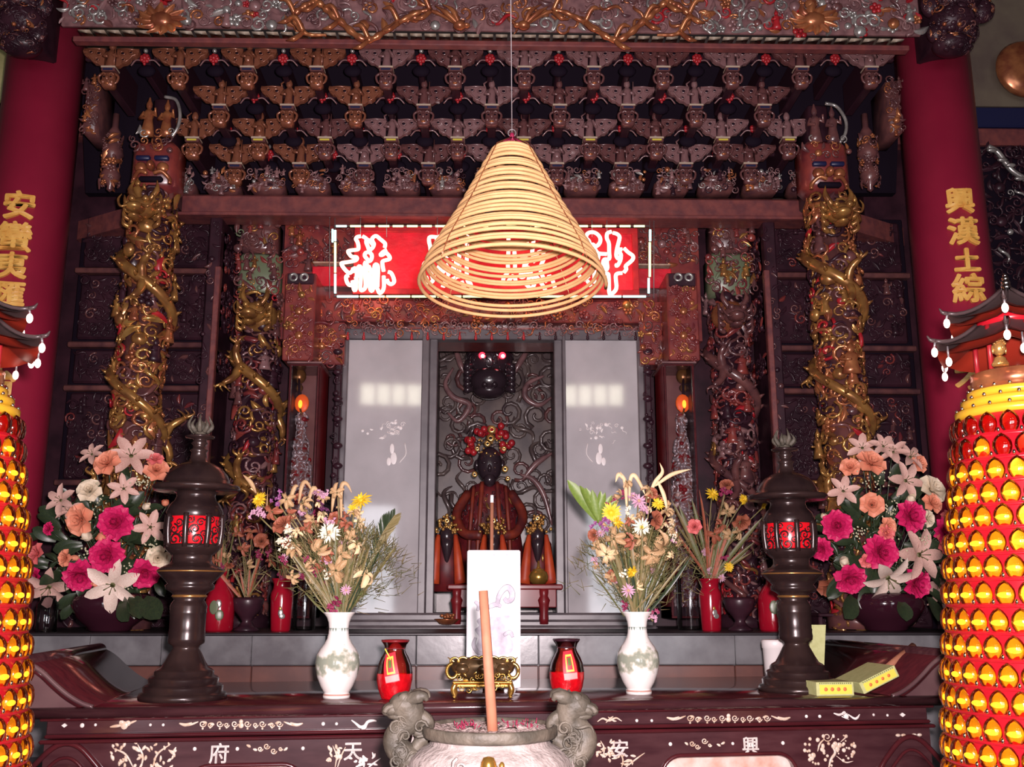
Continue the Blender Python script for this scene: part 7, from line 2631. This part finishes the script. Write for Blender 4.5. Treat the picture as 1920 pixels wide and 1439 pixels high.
for s, fl_, px, top_py, cpx in ((-1, LV, 631, 1148, (600, 1020)), (1, RV, 1198, 1145, (1190, 1015))):
    rng = np.random.default_rng(320 + s)
    x0, Yv, h, kv = VASE['left' if s < 0 else 'right']
    foot = np.array([x0, Yv, ZT + h * .93])
    nx = 'left' if s < 0 else 'right'
    t = bouquet('dried_bouquet', 'faded bouquet of dried lilies and chrysanthemums in the %s white vase' % nx, 'flowers', foot, Yv, fl_, (*cpx, 125, 130), .1, rng, 'leaf_dry', .07)
    for i in range(70):            # fine grass and leaves fanning out
        a = rng.normal(0, .30) + (-.06 if s < 0 else .0)
        L = rng.uniform(.14, .30)
        p0 = foot + np.array([rng.normal(0, .010), rng.normal(0, .010), rng.uniform(-.02, .01)])
        p1 = p0 + L * np.array([math.sin(a), rng.normal(0, .12), math.cos(a)])
        put_leaf(t, p0, p1, ['leaf_dry', 'leaf_dry', 'stem', 'leaf'][int(rng.integers(4))], rng.uniform(.010, .024), rng.uniform(-.5, .1), rng)
    mb = MB()                       # hair fine asparagus fern
    for i in range(2400):
        a = rng.normal(.08 * s * -1 if s < 0 else .06, .40)
        L0, L1_ = rng.uniform(.05, .27), rng.uniform(.02, .045)
        p0 = foot + L0 * np.array([math.sin(a), rng.normal(0, .16), math.cos(a)])
        b = a + rng.normal(0, .6)
        mb.add(*tube([p0, p0 + L1_ * np.array([math.sin(b), rng.normal(0, .3), math.cos(b)])], [.0013, .0006], 3), mat=i % 2)
    mb.build('fern_hair', ['leaf_dry', 'stem'], t, kind='stuff')
    for i in range(62):            # small filler blossoms between the named flowers
        a, rr = rng.uniform(0, 6.28), math.sqrt(rng.uniform(0, 1))
        px_, py_ = cpx[0] + 85 * rr * math.cos(a), cpx[1] - 5 + 95 * rr * math.sin(a)
        kd = ['straw', 'straw', 'rust', 'pale', 'mauve', 'wine'][int(rng.integers(6))]
        ms = FM[kd]
        put(NAMES[kd], ms[int(rng.integers(len(ms)))], t, P(px_, py_, Yv - rng.uniform(-.03, .05)), aim(np.array([math.cos(a) * .6, -1, -math.sin(a) * .6]) + rng.normal(0, .4, 3), rng.uniform(0, 6)), rng.uniform(8, 15) * kv, label=LAB[kd])
    # drooping straw leaves at the top
    arcs = ([[(560, 945), (566, 912), (575, 905), (590, 930)], [(575, 950), (588, 915), (600, 935)], [(622, 960), (628, 915), (634, 905)], [(640, 980), (640, 915), (650, 908), (660, 925)], [(500, 960), (502, 915)], [(480, 925), (470, 905), (455, 890)], [(540, 950), (552, 915), (560, 912)]]
            if s < 0 else [[(1180, 940), (1182, 900), (1190, 892), (1204, 915), (1210, 930)], [(1175, 950), (1172, 905), (1163, 885)], [(1215, 935), (1228, 905), (1242, 886), (1237, 868)], [(1232, 900), (1245, 930), (1252, 965)], [(1170, 900), (1160, 890), (1154, 905)], [(1228, 912), (1260, 890), (1296, 880)]])
    for pts in arcs:
        pp = smooth([P(x, y, Yv - .02) for x, y in pts], 6)
        n = len(pp)
        w = .0075 * np.sin(np.linspace(.35, math.pi - .05, n))
        v, f = tube(pp, w, 6)
        v[:, 1] = Yv - .02 + (v[:, 1] - Yv + .02) * .35
        MB().add(v, f).build('straw_leaf', 'straw_pale' if s > 0 else 'straw', t)
    # palm leaf
    if s < 0:
        spine = [foot, P(690, 1060, Yv), P(718, 1000, Yv), P(741, 966, Yv - .01)]
        sp = smooth(spine, 12)
        MB().add(*tube(sp, .0022, 5)).build('palm_rib', 'leaf_dry', t)
        for i in range(10, 36, 1):
            for g in (-1, 1):
                d = sp[min(i + 1, len(sp) - 1)] - sp[i - 1]
                d /= np.linalg.norm(d)
                nrm = np.array([-d[2], 0, d[0]]) * g
                e = sp[i] + (d * .8 + nrm * .55) * .055 * (1 - abs(i - 24) / 22)
                put_leaf(t, sp[i], e, 'leaf_dry' if g < 0 else 'leaf', .10, -.2, rng)
    else:
        base = P(1122, 978, Yv - .03)
        MB().add(*tube(smooth([foot, P(1150, 1040, Yv - .02), base], 6), .003, 5)).build('palm_rib', 'leaf_bright', t)
        tips = [(1062, 902), (1082, 913), (1096, 916), (1110, 918), (1124, 921), (1137, 924), (1148, 930), (1158, 940), (1162, 952)]
        for i, q in enumerate(tips):
            put_leaf(t, base, P(*q, Yv - .03 - .012 * (i % 2)), 'leaf_bright', .115, -.15, rng)

# ---- red vases and other vessels along the ledge
def vase(px, Y, prof, m, name, label, cat, n=28):
    x = X(px, 1175, Y)
    k = M(1150, Y)
    t = thing(name, label, cat, (x, Y, ZL))
    MB().add(*lathe([(max(.4, r) * k, ZL + h * k) for r, h in prof], n, (x, Y, 0))).build('body', m, t)
    return t, x, k


BOT = [(24, 0), (26, 4), (27, 20), (27, 52), (25, 66), (18, 78), (10, 88), (8, 100), (9, 106), (13, 110), (9, 108)]
CYL = [(17, 0), (18, 3), (20, 40), (21, 66), (20, 72), (17, 78), (16, 86), (19, 94), (21, 97), (16, 94)]
for px, prof, lab, nm in ((410, BOT, 'red bottle vase with a painted green leaf, right of the left bronze lantern', 'red_bottle'), (1450, BOT, 'red bottle vase with painted green leaves, half behind the right bronze lantern', 'red_bottle'),
                          (526, CYL, 'red cylinder vase with a small painted bird behind the left dried bouquet', 'red_vase'), (1334, CYL, 'red cylinder vase with a small painted figure holding the right rear bouquet', 'red_vase')):
    Yr = 4.22
    t, x, k = vase(px, Yr, prof, 'red_vase', nm, lab, 'vase')
    R = 27.4 if prof is BOT else 20.6
    mb = MB()
    spots = [(-4, 44, 9, 13), (7, 30, 8, 10), (4, 50, 6, 8)] if prof is BOT else [(3, 34, 5, 7), (6, 28, 6, 5), (2, 42, 3, 4)]
    for q, (u, h, a, b) in enumerate(spots):
        an = u / R
        c = (x + R * k * math.sin(an), Yr - R * k * math.cos(an), ZL + h * k)
        v, f = ellipsoid((0, 0, 0), (a * k, .0025, b * k), 10, 6)
        cs, sn = math.cos(an), math.sin(an)
        v = np.stack([v[:, 0] * cs - v[:, 1] * sn, v[:, 0] * sn + v[:, 1] * cs, v[:, 2]], 1)
        mb.add(v + c, f, 0 if q != 2 else 1)
    mb.build('painted_leaf', ['green_paint' if prof is BOT else 'silver', 'silver' if prof is BOT else 'gold'], t)
vase(462, 4.25, [(22, 0), (24, 3), (14, 10), (9, 18), (14, 26), (26, 40), (30, 56), (28, 62), (25, 58)], 'wood_dark', 'dark_goblet', 'dark carved goblet between the two red vases on the left', 'goblet')
vase(1388, 4.25, [(22, 0), (24, 3), (14, 10), (9, 18), (14, 26), (26, 40), (30, 56), (28, 62), (25, 58)], 'wood_dark', 'dark_goblet', 'dark carved goblet beside the right red cylinder vase', 'goblet')
t, x, k = vase(86, 4.15, [(18, 0), (19, 2), (19, 50), (14, 58), (13, 66)], 'clear', 'glass_jar', 'clear glass jar at the left end of the ledge', 'jar')
t, x, k = vase(1296, 4.40, [(24, 0), (25, 3), (25, 92), (22, 104), (14, 112), (13, 124), (15, 126)], 'clear', 'glass_bottle', 'tall clear glass bottle behind the right dried bouquet', 'bottle')
t, x, k = vase(570, 4.40, [(20, 0), (21, 3), (21, 84), (18, 94), (12, 100)], 'clear', 'glass_bottle', 'tall clear glass bottle behind the left dried bouquet', 'bottle')
for px, lab in ((300, 'dark wooden stand behind the left bronze lantern'), (1570, 'low dark wooden stand left of the right flower bowl')):
    x = X(px, 1175, 4.45)
    k = M(1150, 4.45)
    t = thing('dark_stand', lab, 'stand', (x, 4.45, ZL))
    MB().add(*box(x - 42 * k, x + 42 * k, 4.39, 4.55, ZL + 24 * k, ZL + 30 * k, .004), smooth=False).build('top', 'wood_dark', t)
    for a in (-36, 36):
        MB().add(*box(x + (a - 4) * k, x + (a + 4) * k, 4.41, 4.53, ZL, ZL + 24 * k, .003), smooth=False).build('leg', 'wood_dark', t)

# ---- looser faded bouquets in the red vases
BR_ = [('yellow', 1336, 927, 14), ('yellow', 1432, 947, 11), ('wine', 1361, 922, 15), ('rust', 1362, 910, 12), ('straw', 1364, 959, 16), ('pink', 1302, 988, 13), ('rust', 1340, 1002, 18), ('straw', 1368, 1006, 16), ('yellow', 1367, 1064, 10), ('mauve', 1322, 1034, 9), ('wine', 1357, 1047, 10),
       ('mauve', 1352, 1084, 9), ('yellow', 1394, 937, 10), ('rust', 1390, 980, 16), ('straw', 1385, 1000, 14), ('rust', 1352, 985, 14), ('mauve', 1330, 1070, 7)]
BL_ = [('wine', 416, 1068, 10), ('rust', 402, 1050, 10), ('straw', 424, 1045, 10), ('rust', 430, 1060, 8)]
BC_ = [('rust', 470, 1000, 15), ('rust', 455, 1030, 14), ('wine', 484, 1040, 12), ('straw', 466, 1060, 12), ('rust', 490, 1015, 13), ('rust', 445, 1000, 12)]
BD_ = [('wine', 527, 1082, 9), ('rust', 535, 1060, 12), ('rust', 510, 1055, 12), ('wine', 505, 1035, 10)]
for i, (px, hgt, fl_, lab, spread) in enumerate(((1334, 92, BR_, 'loose faded bouquet with yellow daisies in the right red cylinder vase', .42), (410, 104, BL_, 'few wine coloured blossoms in the left red bottle vase', .12),
                                                  (462, 56, BC_, 'dim rust coloured dried flowers in the left dark goblet', .30), (526, 92, BD_, 'dim wine coloured flowers in the left red cylinder vase', .25))):
    rng = np.random.default_rng(340 + i)
    Yr = 4.22
    x, k = X(px, 1175, Yr), M(1150, Yr)
    foot = np.array([x, Yr, ZL + hgt * k - .01])
    cx_ = np.mean([f[1] for f in fl_])
    cy_ = np.mean([f[2] for f in fl_])
    t = bouquet('faded_bouquet', lab, 'flowers', foot, Yr, fl_, (cx_, cy_, 90, 100), .1, rng, 'leaf_dry', .06)
    for q in range(40 if i == 0 else 14):
        a = rng.normal(.15 if i == 0 else 0, spread)
        L = rng.uniform(.12, .40 if i == 0 else .26)
        p0 = foot + np.array([rng.normal(0, .008), rng.normal(0, .008), 0])
        put_leaf(t, p0, p0 + L * np.array([math.sin(a), rng.normal(-.1, .1), math.cos(a)]), ['leaf_dry', 'rust', 'stem'][int(rng.integers(3))], rng.uniform(.012, .03), -.3, rng)
    mb = MB()
    for q in range(200 if i == 0 else 90):
        a = rng.normal(.1 if i == 0 else 0, spread)
        L0 = rng.uniform(.05, .32 if i == 0 else .22)
        p0 = foot + L0 * np.array([math.sin(a), rng.normal(-.05, .15), math.cos(a)])
        b = a + rng.normal(0, .6)
        mb.add(*tube([p0, p0 + .035 * np.array([math.sin(b), rng.normal(0, .3), math.cos(b)])], [.0013, .0006], 3))
    mb.build('fern_hair', 'leaf_dry', t, kind='stuff')
